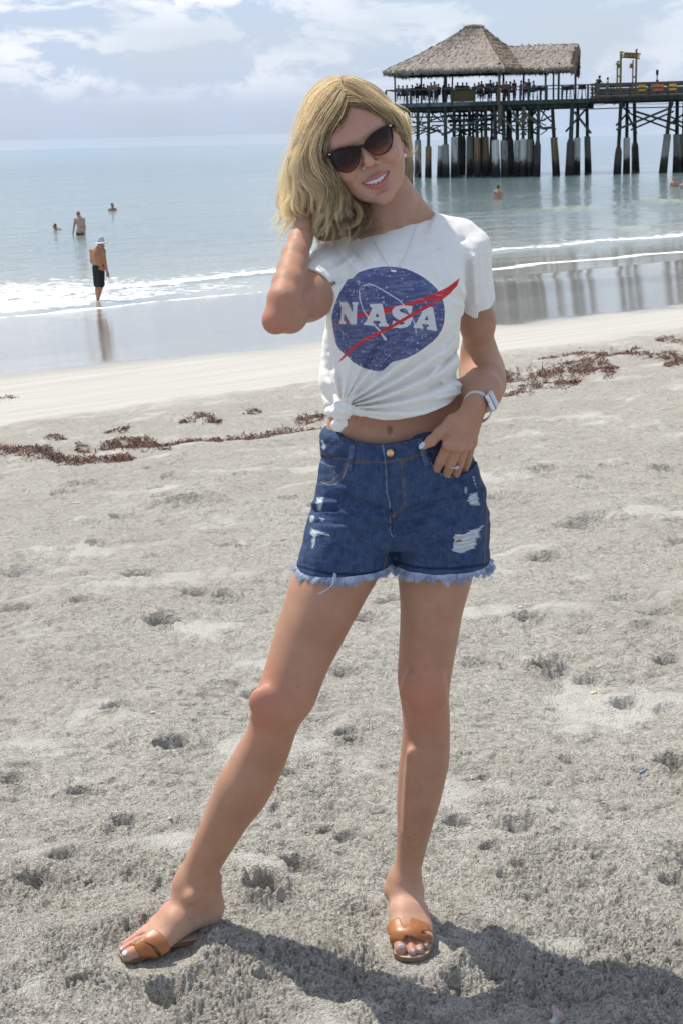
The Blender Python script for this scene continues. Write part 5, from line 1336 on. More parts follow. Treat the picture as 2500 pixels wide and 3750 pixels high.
def build_shirt():
    s = Shape(); lf = rows(SHIRT)
    s.loft(lf, k=.02, p=2.35, sm=.03)
    for q, uu in ((1, 1560), (-1, 1345)): s.ell(W(uu, 1082, -.085), (.058, .038, .055), k=.05)
    a, h, d = sleeve_shapes(s, 0)
    # folds
    s.add(shirt_folds, (-.2, -.3, .9), (.35, .2, 1.5), k=.001, mode='d')
    s.hollow(lambda X, Y, Z: .0070 + .5 * sstep(.226, .214, X + 0 * Y + 0 * Z))
    # hems
    hp = [W(u, v, -.108) for u, v in HEMF]; hx = np.array([p[0] for p in hp]); hz = np.array([p[2] for p in hp])
    def hem(X, Y, Z): return Z - np.interp(X, hx, hz) - .10 * (Y + .108) * 0
    def cut(X, Y, Z): return (np.interp(X, hx, hz) - Z) + 0 * Y
    s.add(cut, (-.12, -.2, .8), (.248, .2, 1.16), k=.004, mode='i')
    # left sleeve (hanging arm): wavy lower edge
    sp = [(1672, 1140), (1690, 1143), (1715, 1157), (1737, 1170), (1749, 1166), (1753, 1141), (1795, 1132), (1812, 1112), (1840, 1106)]; sx = np.array([W(u, v, -.01)[0] for u, v in sp]); sz = np.array([W(u, v, -.01)[2] for u, v in sp])
    def cut2(X, Y, Z): return np.where(X > .222, (np.interp(X, sx, sz) - Z), -.05) + 0 * Y
    s.add(cut2, (.215, -.2, 1.16), (.36, .3, 1.45), k=.002, mode='i')
    s.cone(h - d * .014, h + d * .03, pxr(-.11, 84), pxr(-.12, 86), .002, mode='s')
    # neck opening
    npts = [(1100, 200, .03), (1312, 600, .03), (1320, 778, .03), (1331, 806, .01), (1350, 838, -.035), (1380, 852, -.052), (1440, 860, -.062), (1500, 855, -.052), (1545, 840, -.030), (1571, 814, .0), (1589, 786, .03), (1597, 600, .03), (1800, 200, .03)]
    nx = np.array([W(*p)[0] for p in npts]); nz = np.array([W(*p)[2] for p in npts]); ny = np.array([p[2] for p in npts])
    nx[1] = nx[2] - .004; nx[0] = nx[2] - .25; nx[-2] = nx[-3] + .004; nx[-1] = nx[-3] + .25; nz[0] = nz[1]; nz[-1] = nz[-2]
    xc, hw_ = (nx[2] + nx[-3]) / 2, (nx[-3] - nx[2]) / 2
    def neck(X, Y, Z):
        sl = .60 * np.clip(1 - np.abs((X - xc) / hw_) ** 3, 0, 1)
        return .7 * (np.interp(X, nx, nz) + sl * (Y - np.interp(X, nx, ny)) - Z)
    s.add(neck, (-.05, -.14, 1.36), (.27, .2, 1.60), k=.003, mode='s')
    # cloth gathered towards the knot
    K = lambda u, v, y: W(u, v, y)
    s.cone(K(1258, 1486, -.118), K(1292, 1450, -.106), .007, .004, .010); s.cone(K(1240, 1484, -.118), K(1228, 1450, -.104), .007, .004, .010)
    s.cone(K(1236, 1502, -.112), K(1208, 1508, -.098), .009, .010, .012); s.cone(K(1268, 1502, -.114), K(1318, 1510, -.108), .008, .006, .012)
    ax = [axis([(-.09, .31, .0022)], -.15, .34), axis([(-.16, -.03, .0022), (-.27, -.16, .003)], -.24, .17), axis([(1.02, 1.52, .0022)], .98, 1.53)]
    Fd = s.eval(*ax); V, Q = surface(Fd, *ax, smooth=2)
    # the transfer print, stored as distances to its outlines
    u, v, _ = proj(V); fr = (V[:, 1] < -.03)
    blue = np.full(len(V), 60.); redu = blue.copy(); wht = blue.copy(); redl = blue.copy()
    B = T([(420, 90), (500, 65), (600, 50), (700, 55), (780, 75), (860, 115), (930, 165), (990, 225), (1020, 290), (1035, 370), (1030, 450), (1005, 520), (960, 580), (900, 625), (830, 675), (760, 710), (690, 728), (655, 735), (600, 790), (575, 803), (510, 797), (440, 775), (400, 750), (370, 735), (345, 700), (290, 660), (255, 610), (245, 560), (235, 500), (225, 440), (225, 400), (240, 340), (270, 260), (300, 200), (325, 165), (332, 142), (375, 138), (395, 110)], 1100, 950, 1.96)
    m = fr & (u > 1180) & (u < 1700) & (v > 960) & (v < 1380); um, vm = u[m], v[m]
    blue[m] = poly_sd(um, vm, smooth_poly(B, 1))
    RU = T([(195, 505), (240, 470), (320, 430), (400, 390), (500, 374), (600, 352), (760, 312), (900, 268), (1000, 225), (1060, 195), (1110, 155), (1143, 128), (1120, 190), (1075, 238), (1000, 278), (880, 305), (760, 340), (640, 385), (520, 400), (430, 412), (320, 442), (230, 485)], 1100, 950, 1.96)
    RL = T([(265, 748), (300, 698), (360, 636), (440, 574), (540, 524), (640, 476), (760, 406), (850, 354), (920, 318), (1000, 280), (1075, 232), (1080, 240), (1010, 292), (930, 337), (860, 377), (770, 427), (650, 497), (550, 547), (450, 594), (370, 657), (310, 712)], 1100, 950, 1.96)
    redu[m] = poly_sd(um, vm, RU); redl[m] = poly_sd(um, vm, RL)
    orb = line_sd(um, vm, T([(607, 572), (565, 512), (500, 440), (452, 370), (425, 290), (419, 218), (440, 192), (480, 180), (520, 183), (580, 215), (650, 258), (710, 295), (745, 335), (790, 400), (820, 470), (830, 540), (823, 558)], 1100, 950, 1.96), [5.5, 3.0, 2.2, 2, 2, 2, 2, 2, 2, 2, 2, 2, 2, 2, 2, 1.6, .8])
    LT = [([(286, 311), (332, 311), (376, 398), (382, 322), (372, 318), (374, 310), (412, 310), (410, 320), (401, 326), (396, 462), (362, 462), (310, 366), (304, 442), (320, 450), (320, 460), (282, 458), (284, 450), (292, 440), (300, 330), (288, 324)], None),
          ([(500, 325), (582, 322), (608, 456), (625, 468), (624, 478), (560, 475), (562, 465), (577, 459), (574, 438), (522, 434), (509, 452), (521, 462), (519, 470), (456, 466), (459, 458), (473, 450), (521, 345), (500, 337)], [(547, 364), (528, 418), (570, 421)]),
          ([(796, 340), (790, 379), (782, 379), (770, 352), (740, 347), (708, 352), (700, 366), (716, 382), (774, 404), (791, 426), (786, 456), (762, 480), (712, 490), (682, 484), (664, 490), (656, 486), (666, 444), (676, 446), (690, 470), (728, 474), (752, 462), (746, 446), (690, 422), (664, 398), (660, 366), (680, 344), (720, 334), (762, 336), (786, 338)], None),
          ([(856, 350), (942, 345), (950, 380), (968, 490), (973, 509), (906, 499), (908, 490), (924, 482), (920, 463), (870, 459), (859, 477), (874, 485), (872, 493), (811, 485), (814, 476), (828, 468), (878, 374), (858, 361)], [(907, 386), (878, 440), (922, 442)])]
    w = orb
    for o_, hole in LT:
        dd = poly_sd(um, vm, T(o_, 1100, 950, 1.96))
        if hole: dd = np.maximum(dd, -poly_sd(um, vm, T(hole, 1100, 950, 1.96)))
        w = np.minimum(w, dd - 2.4)
    wht[m] = w
    col = np.full(len(V), 9.0)
    # seams: collar band, sleeve hems
    mc = (v > 700) & (v < 1180); seam = np.full(len(V), 30.)
    cl = [(1318, 850), (1345, 878), (1380, 893), (1440, 899), (1500, 895), (1560, 876), (1600, 835), (1622, 795)]
    seam[mc] = np.minimum(line_sd(u[mc], v[mc], cl, 0.8), line_sd(u[mc], v[mc], [(1672, 1120), (1715, 1135), (1737, 1147), (1750, 1120), (1795, 1110), (1812, 1092)], .8))
    seam[mc] = np.minimum(seam[mc], line_sd(u[mc], v[mc], [(1126, 955), (1165, 965), (1202, 990), (1222, 1015)], .8)); seam[mc] = np.minimum(seam[mc], line_sd(u[mc], v[mc], [(1752, 835), (1754, 900), (1740, 980), (1712, 1050), (1693, 1105)], .6))
    mt, nt, b = new_mat('white_jersey')
    f = noise(nt, 240, 3, 0.6); str_ = noise(nt, 90, 4, 0.65, sc=(0.35, 1, 2.4)); sp = noise(nt, 190, 2, .5); big = noise(nt, 14, 3, .5)
    def band(name, soft=.8): return rng(nt, attr(nt, name), soft, -soft)
    c = mixc(nt, rng(nt, f, .3, .7), (0.82, 0.80, 0.755), (0.86, 0.84, 0.795))
    ink = mixc(nt, rng(nt, str_, .42, .66), (0.082, 0.098, 0.215), (0.17, 0.19, 0.33)); ink = mixc(nt, rng(nt, sp, .60, .68), ink, (0.40, 0.41, 0.50)); ink = mixc(nt, rng(nt, big, .4, .7, 0, .25), ink, (.16, .20, .42))
    c = mixc(nt, band('print_blue'), c, ink)
    red = mixc(nt, rng(nt, str_, .5, .7), (0.58, 0.045, 0.050), (0.68, 0.19, 0.18))
    c = mixc(nt, band('print_redu'), c, red)
    c = mixc(nt, mth(nt, 'MULTIPLY', band('print_white'), rng(nt, attr(nt, 'print_blue'), 3, -1)), c, (0.66, 0.65, 0.68)); c = mixc(nt, band('print_redl'), c, red)
    c = mixc(nt, rng(nt, attr(nt, 'seam'), 1.2, 0, 0, .22), c, (0.5, 0.5, 0.5))
    setc(nt, b, c); b.inputs['Roughness'].default_value = 0.85; b.inputs['Specular IOR Level'].default_value = .15; b.inputs['Sheen Weight'].default_value = .15
    b.inputs['Subsurface Weight'].default_value = .12; b.inputs['Subsurface Radius'].default_value = (1, 1, 1); b.inputs['Subsurface Scale'].default_value = .008
    bump(nt, mth(nt, 'ADD', mth(nt, 'MULTIPLY', str_, .8), mth(nt, 'MULTIPLY', rng(nt, attr(nt, 'seam'), 2.5, 0), -.8)), .25, .0012, b)
    o = wm('shirt', V, Q, mt, print_blue=blue, print_redu=redu, print_white=wht, print_redl=redl, seam=seam)
    kn = Shape()
    kn.ell(K(1250, 1503, -.126), (.0150, .013, .0150), k=.002)
    def arc(pts, r, k=.0012): kn.chain([(K(*p), r * q) for p, q in pts], k)
    arc([((1222, 1492, -.128), .8), ((1236, 1482, -.138), 1), ((1256, 1482, -.142), 1.1), ((1276, 1494, -.136), 1), ((1283, 1512, -.126), .8)], .0062)
    arc([((1220, 1508, -.130), .9), ((1236, 1502, -.142), 1.1), ((1256, 1504, -.145), 1.15), ((1275, 1514, -.137), .9)], .0066)
    arc([((1224, 1522, -.128), .8), ((1240, 1524, -.139), 1), ((1260, 1526, -.139), 1), ((1274, 1526, -.130), .7)], .0056)
    arc([((1262, 1470, -.122), .7), ((1270, 1484, -.133), 1), ((1268, 1500, -.137), .8)], .0052)
    kn.cone(K(1244, 1530, -.132), K(1236, 1556, -.130), .0070, .0125, .002, n=(0, 1, 0), f=1.9); kn.cone(K(1238, 1556, -.130), K(1246, 1576, -.128), .0105, .0030, .003, n=(0, 1, 0), f=1.9)
    kn.cone(K(1256, 1532, -.130), K(1258, 1552, -.126), .0060, .0070, .002, n=(0, 1, 0), f=1.6); kn.cone(K(1234, 1534, -.137), K(1240, 1562, -.136), .0022, .0014, .001)
    Vk, Qk = solid(kn, .0013, 1); far_ = np.full(len(Vk), 60.)
    wm('knot', Vk, Qk, mt, o, print_blue=far_, print_redu=far_, print_white=far_, print_redl=far_, seam=far_)
    o['label'] = 'white T-shirt knotted at the waist with a round blue space agency print'
    print('shirt', len(V)); return o

SH_ROWS = [(1560, 1177, 1716, .012, .103), (1595, 1176, 1720, .012, .104), (1665, 1174, 1732, .015, .108), (1715, 1163, 1751, .018, .112), (1765, 1158, 1761, .02, .115), (1795, 1155, 1779, .022, .117), (1850, 1143, 1777, .023, .118), (1880, 1143, 1780, .024, .118), (1925, 1126, 1785, .024, .115), (1975, 1135, 1780, .022, .10)]
SH_R = [(1860, 1146, 1444, .02, .105), (1910, 1130, 1442, .018, .104), (1967, 1112, 1444, .016, .103), (2040, 1093, 1438, .012, .100), (2112, 1074, 1428, .008, .098), (2200, 1052, 1410, .004, .096)]
SH_L = [(1860, 1444, 1777, .022, .106), (1910, 1444, 1782, .02, .105), (1967, 1441, 1787, .02, .104), (2065, 1443, 1791, .02, .102), (2110, 1448, 1793, .02, .100), (2200, 1450, 1796, .02, .098)]
WAIST = [(1150, 1570), (1180, 1590), (1230, 1607), (1305, 1622), (1400, 1626), (1455, 1617), (1510, 1607), (1570, 1587), (1640, 1574), (1712, 1560), (1760, 1552)]
def denim_folds(X, Y, Z):
    u, v = PXD(X, Y, Z); fr = sstep(.06, -.02, Y); e = np.zeros_like(u + X)
    def ln(p, q, w, amp):
        nonlocal e
        L2 = (q[0] - p[0]) ** 2 + (q[1] - p[1]) ** 2; h = np.clip(((u - p[0]) * (q[0] - p[0]) + (v - p[1]) * (q[1] - p[1])) / L2, 0, 1)
        e = e - amp * np.exp(-((u - p[0] - h * (q[0] - p[0])) ** 2 + (v - p[1] - h * (q[1] - p[1])) ** 2) / w ** 2)
    # whisker creases spreading from the crotch
    for p, q, w, a in (((1425, 1905), (1180, 1870), 12, .003), ((1425, 1925), (1150, 1915), 9, -.0025), ((1428, 1880), (1200, 1820), 12, -.0028), ((1420, 1850), (1230, 1785), 14, .0024), ((1460, 1925), (1600, 1895), 9, -.003), ((1455, 1905), (1640, 1840), 12, .003), ((1460, 1880), (1760, 1790), 12, -.0028),
                       ((1470, 1850), (1720, 1765), 13, .0024), ((1590, 1830), (1760, 1820), 12, .002), ((1470, 1950), (1560, 1925), 7, .0028), ((1140, 1845), (1230, 1838), 10, .0045), ((1140, 1868), (1230, 1866), 7, -.004), ((1770, 1790), (1730, 1765), 12, .003)):
        ln(p, q, w, a)
    # waistband stands proud, with its lower edge stepped; fly placket
    wt = np.interp(u, [p[0] for p in WAIST], [p[1] for p in WAIST])
    e -= .0016 * sstep(wt + 68, wt + 64, v) * (v > wt - 40)
    ln((1418, 1700), (1428, 1870), 5, -.0022); ln((1428, 1870), (1432, 1965), 5, -.004); ln((1450, 1700), (1452, 1830), 16, .0014)
    # front pocket: the scooped part lies lower
    rp = np.sqrt(((u - 1170) / 92.) ** 2 + ((v - 1672) / 102.) ** 2); e += .0022 * sstep(1.03, .97, rp) * (v > 1670)
    lp = np.sqrt(((u - 1660) / 92.) ** 2 + ((v - 1645) / 97.) ** 2); e += .0050 * sstep(1.03, .96, lp) * (v > 1600)
    e -= .0012 * noise2(u / 60, v / 45) + .0006 * noise2(u / 22, v / 18)
    # frayed holes sit deeper
    return 1.6 * e * fr
def build_shorts():
    s = Shape()
    s.loft(rows(SH_ROWS), k=.012, p=2.3, sm=.012)
    s.loft(rows(SH_R), k=.018, p=2.3, sm=.01); s.loft(rows(SH_L), k=.018, p=2.3, sm=.01)
    s.add(denim_folds, (-.3, -.3, .5), (.4, .2, 1.2), k=.001, mode='d')
    s.hollow(.0056)
    wp = [W(u, v, -.09) for u, v in WAIST]; wx = np.array([p[0] for p in wp]); wz = np.array([p[2] for p in wp])
    s.add(lambda X, Y, Z: Z - np.interp(X, wx, wz) - .10 * (Y + .09), (-.3, -.2, .95), (.4, .2, 1.2), k=.002, mode='i')
    HR_ = (W(1085, 2074, .0)[2] + W(1300, 2108, -.09)[2]) / 2; HL_ = (W(1790, 2067, .02)[2] + W(1600, 2085, -.08)[2]) / 2; xm = W(1440, 2080, 0)[0]
    s.add(lambda X, Y, Z: np.where(X < xm, HR_ + .10 * (X - W(1300, 2100, 0)[0]) * .35, HL_) - Z + 0 * Y, (-.3, -.2, .4), (.4, .2, .95), k=.002, mode='i')
    ax = [axis([(-.13, .32, .0022)], -.14, .33), axis([(-.13, .0, .0022)], -.15, .16), axis([(.74, 1.09, .0022)], .74, 1.09)]
    Fd = s.eval(*ax); V, Q = surface(Fd, *ax, smooth=2)
    u, v, _ = proj(V); fr = V[:, 1] < .03; um, vm = u[fr], v[fr]
    def put(d, fill=40.):
        o = np.full(len(V), fill); o[fr] = d; return o
    S_ = lambda pts: T(pts, 1030, 1500, 2.0)
    st = []
    off = lambda P, dy: [(x, y + dy) for x, y in P]
    wl = [(p[0], p[1]) for p in WAIST]
    st += [off(wl, 9), off(wl, 66), off(wl, 73)]
    st += [S_([(885, 370), (888, 500), (905, 620), (912, 660), (900, 710), (870, 745), (820, 770), (795, 768)]), S_([(875, 372), (880, 500), (893, 620), (900, 655), (890, 700), (862, 732), (815, 756)])]
    st += [S_([(770, 430), (775, 600), (797, 760), (805, 900), (825, 935)]), S_([(800, 760), (822, 795)]), S_([(815, 790), (838, 765)])]
    st += [S_([(480, 390), (465, 450), (440, 500), (400, 535), (350, 545), (300, 530), (280, 505)]), S_([(470, 388), (455, 445), (432, 490), (395, 523), (350, 533), (305, 518)])]
    st += [S_([(1085, 350), (1110, 410), (1150, 455), (1200, 482), (1250, 488), (1310, 465), (1410, 402)]), S_([(1095, 345), (1120, 400), (1158, 443), (1204, 468), (1250, 474), (1305, 452), (1405, 388)])]
    st += [S_([(290, 385), (340, 415), (390, 430)]), S_([(390, 425), (383, 525)]), S_([(790, 960), (770, 1060), (745, 1180)]), S_([(1500, 600), (1503, 800), (1490, 1000), (1487, 1130)])]
    st += [S_([(1420, 360), (1455, 480), (1462, 530), (1498, 570)])]
    sd = np.minimum.reduce([line_sd(um, vm, P, .7) for P in st])
    # frayed, bleached patches
    pat = [S_([(1262, 915), (1300, 905), (1340, 905), (1385, 880), (1430, 872), (1475, 848), (1440, 905), (1452, 935), (1420, 950), (1425, 985), (1408, 1005), (1415, 1018), (1370, 1030), (1320, 1052), (1270, 1045), (1245, 1040), (1258, 985)]),
           S_([(1372, 615), (1432, 608), (1437, 660), (1450, 698), (1380, 698), (1362, 660)]), S_([(1340, 570), (1358, 575), (1352, 625), (1338, 600)]), S_([(1400, 485), (1420, 530), (1425, 570), (1412, 555)]),
           S_([(258, 645), (308, 640), (300, 700), (285, 745), (270, 740), (262, 690)]), S_([(215, 780), (245, 770), (240, 815), (210, 825)]), S_([(225, 870), (260, 885), (345, 905), (348, 918), (265, 912), (255, 935), (240, 1010), (222, 1012), (230, 940), (212, 900)]), S_([(280, 795), (315, 800), (305, 820)]), S_([(298, 215), (325, 260), (320, 300), (300, 280)])]
    pd = np.minimum.reduce([poly_sd(um, vm, P) for P in pat])
    hole = poly_sd(um, vm, S_([(1265, 968), (1290, 950), (1320, 955), (1322, 968), (1270, 975)]))
    # wash: pale thighs and whisker lines, darker seams
    wash = 1.0 * np.exp(-(((um - 1620) / 95) ** 2 + ((vm - 1965) / 75) ** 2)) + .75 * np.exp(-(((um - 1210) / 90) ** 2 + ((vm - 2000) / 85) ** 2)) + .25 * np.exp(-(((um - 1250) / 120) ** 2 + ((vm - 1915) / 10) ** 2)) + .25 * np.exp(-(((um - 1560) / 80) ** 2 + ((vm - (1905 - (um - 1560) * .15)) / 9) ** 2))
    wash += .18 * np.exp(-(((um - 1250) / 70) ** 2 + ((vm - 1735) / 40) ** 2)) + .15 * np.exp(-(((um - 1600) / 90) ** 2 + ((vm - 1770) / 30) ** 2))
    # worn edges: fly, pocket mouths, waistband ridges
    worn = np.minimum.reduce([line_sd(um, vm, P, 1.2) for P in (S_([(763, 405), (770, 600), (792, 690), (795, 900), (812, 935)]), S_([(740, 250), (760, 390)]), S_([(485, 395), (470, 450), (445, 510), (400, 545), (345, 553), (295, 530)]), S_([(290, 380), (340, 408), (395, 420)]), S_([(1080, 350), (1105, 415), (1150, 463), (1200, 490), (1250, 495)]))])
    hemd = line_sd(um, vm, [(1075, 2068), (1155, 2091), (1205, 2101), (1305, 2104), (1380, 2095), (1425, 2080)], 6); hemd = np.minimum(hemd, line_sd(um, vm, [(1440, 2055), (1505, 2074), (1570, 2082), (1655, 2082), (1730, 2074), (1800, 2062)], 6))
    loopn = S_
    mt, nt, b = new_mat('blue_denim')
    weave = noise(nt, 420, 2, .6); mott = noise(nt, 55, 5, .65); big = noise(nt, 12, 4, .6); thr = noise(nt, 260, 3, .6, sc=(.12, .12, 2.2)); vert = noise(nt, 150, 3, .6, sc=(1.6, 1.6, .2))
    c = mixc(nt, rng(nt, mott, .3, .7), (0.024, 0.044, 0.102), (0.046, 0.080, 0.168)); c = mixc(nt, rng(nt, big, .4, .7, 0, .15), c, (.065, .10, .185))
    c = mixc(nt, rng(nt, mth(nt, 'ADD', attr(nt, 'wash'), mth(nt, 'MULTIPLY', mth(nt, 'SUBTRACT', mott, .5), .22)), .05, .85), c, (0.16, 0.215, 0.325)); c = mixc(nt, rng(nt, vert, .48, .75, 0, .35), c, (.085, .13, .24)); c = mixc(nt, rng(nt, weave, .55, .75, 0, .4), c, (.16, .22, .36))
    c = mixc(nt, rng(nt, attr(nt, 'hemline'), 1, -3, 0, .75), c, (.008, .014, .045))
    c = mixc(nt, mth(nt, 'MULTIPLY', rng(nt, attr(nt, 'worn'), 2.0, 0), rng(nt, mott, .35, .6, .35, .9)), c, (.24, .32, .46))
    c = mixc(nt, mth(nt, 'MULTIPLY', rng(nt, attr(nt, 'stitch'), 1.6, .2, 0, .8), rng(nt, noise(nt, 300, 1, .5), .38, .5, .45, 1)), c, (0.25, 0.135, 0.055))
    pf = rng(nt, mth(nt, 'ADD', attr(nt, 'patch'), mth(nt, 'MULTIPLY', mth(nt, 'SUBTRACT', thr, .5), 34.0)), 1.0, -1.5)
    c = mixc(nt, pf, c, mixc(nt, rng(nt, thr, .38, .6), (.36, .42, .50), (.62, .66, .68)))
    c = mixc(nt, rng(nt, attr(nt, 'hole'), .6, -.6), c, (.30, .15, .09))
    setc(nt, b, c); b.inputs['Roughness'].default_value = .85; b.inputs['Specular IOR Level'].default_value = .2
    bump(nt, mth(nt, 'ADD', mth(nt, 'ADD', weave, mth(nt, 'MULTIPLY', mott, 1.3)), mth(nt, 'ADD', mth(nt, 'MULTIPLY', rng(nt, attr(nt, 'stitch'), 2.2, 0), -1.2), mth(nt, 'MULTIPLY', mth(nt, 'MULTIPLY', pf, thr), 2.5))), .42, .0013, b)
    o = wm('shorts', V, Q, mt, stitch=put(sd), patch=put(pd), hole=put(hole), wash=put(np.clip(wash, 0, 1), 0), worn=put(worn), hemline=put(hemd))
    print('shorts', len(V))
    return o, HR_, HL_

def hit_px(o, u, v, off=0.0):
    d = Vector(ray(u, v)); d.normalize(); org = Vector(CAM) ; mi = o.matrix_world.inverted()
    ok, p, n, _ = o.ray_cast(mi @ org, (mi.to_3x3() @ d))
    if not ok: return None, None
    p = o.matrix_world @ p; n = (o.matrix_world.to_3x3() @ n).normalized()
    return np.array(p + n * off), np.array(n)
def on(o, pts, off):
    out = []
    for u, v in pts:
        p, n = hit_px(o, u, v, off)
        if p is not None: out.append(p)
    return out
def dense(pts, step=6.0):
    out = []
    for (a, b) in zip(pts[:-1], pts[1:]):
        n = max(1, int(math.hypot(b[0] - a[0], b[1] - a[1]) / step))
        out += [(a[0] + (b[0] - a[0]) * i / n, a[1] + (b[1] - a[1]) * i / n) for i in range(n)]
    return out + [pts[-1]]

def curves_obj(name, strands, radii, mat, parent, colors=None):
    """strands: (n, m, 3); radii: (n, m); linked as a hair-curves object"""
    n, m, _ = strands.shape
    hc = bpy.data.hair_curves.new(name); hc.add_curves([m] * n)
    hc.attributes['position'].data.foreach_set('vector', strands.astype(np.float32).ravel()) if 'position' in hc.attributes else None
    r = hc.attributes.get('radius') or hc.attributes.new('radius', 'FLOAT', 'POINT'); r.data.foreach_set('value', radii.astype(np.float32).ravel())
    if colors is not None:
        a = hc.attributes.new('tone', 'FLOAT', 'CURVE'); a.data.foreach_set('value', colors.astype(np.float32))
    hc.materials.append(mat)
    o = bpy.data.objects.new(name, hc); COL.objects.link(o)
    if parent is not None: o.parent = parent; o.matrix_parent_inverse = Matrix.Translation([-c for c in parent_world_loc(parent)])
    return o

def build_fringe(sh, HR_, HL_):
    mt, nt, b = new_mat('frayed_denim_thread')
    a = nt.nodes.new('ShaderNodeAttribute'); a.attribute_name = 'tone'
    setc(nt, b, mixc(nt, a.outputs['Fac'], (.09, .15, .32), (.62, .70, .84))); b.inputs['Roughness'].default_value = .8
    P = []; Rr = []; Tn = []
    for leg, rws, hz, n in (('r', SH_R, HR_, 7200), ('l', SH_L, HL_, 7200)):
        rr = sorted(rows(rws)); zs = [q[0] for q in rr]
        z = hz + .001
        l, r, f, bk = (np.interp(z, zs, [q[i] for q in rr]) for i in range(1, 5))
        cx, cy, hx, hy = (l + r) / 2, (f + bk) / 2, (r - l) / 2 - .002, (bk - f) / 2 - .002
        ncl = 170
        for c in range(ncl):
            th0 = 2 * math.pi * (c + random.random()) / ncl; ln0 = random.uniform(.008, .020) * (1.35 if random.random() < .12 else 1); sw = random.gauss(0, .004); so = random.uniform(0, .003)
            tone0 = random.uniform(.25, .9)
            for k in range(n // ncl):
                th = th0 + random.gauss(0, .024); ct, st_ = math.cos(th), math.sin(th)
                q = (abs(ct) ** 2.3 + abs(st_) ** 2.3) ** (-1 / 2.3); x = cx + hx * q * ct; y = cy + hy * q * st_
                if leg == 'r': zz = hz + .035 * (x - W(1300, 2100, 0)[0]) + .0015
                else: zz = hz + .0015
                ln = ln0 * random.uniform(.65, 1.1); pts = []
                dx = sw + random.gauss(0, .002) + (0.002 if ct > 0 else -.003) * abs(ct); nrm = np.array([ct, st_, 0])
                for j in range(4):
                    t = j / 3; pts.append([x + dx * t ** 1.5 + nrm[0] * so * t, y + nrm[1] * (so + .002) * t, zz - ln * t])
                P.append(pts); Rr.append([.00034, .00038, .0003, .00012]); Tn.append(min(1, max(0, tone0 + random.gauss(0, .18))))
    # one long loose thread on her right leg
    base, _ = hit_px(sh, 1222, 2098, 0)
    if base is not None:
        for k in range(10):
            t0 = W(1175 - k * 1.4, 2175, -.09); P.append([list(base + np.array([k * .0006, -.001, 0])), list(W(1216 + k, 2135, -.094)), list(W(1203, 2155, -.094)), list(t0)]); Rr.append([.0006, .0006, .0005, .0002]); Tn.append(.6)
    o = curves_obj('frayed_hem', np.array(P), np.array(Rr), mt, WOMAN, np.array(Tn)); o['kind'] = 'stuff'

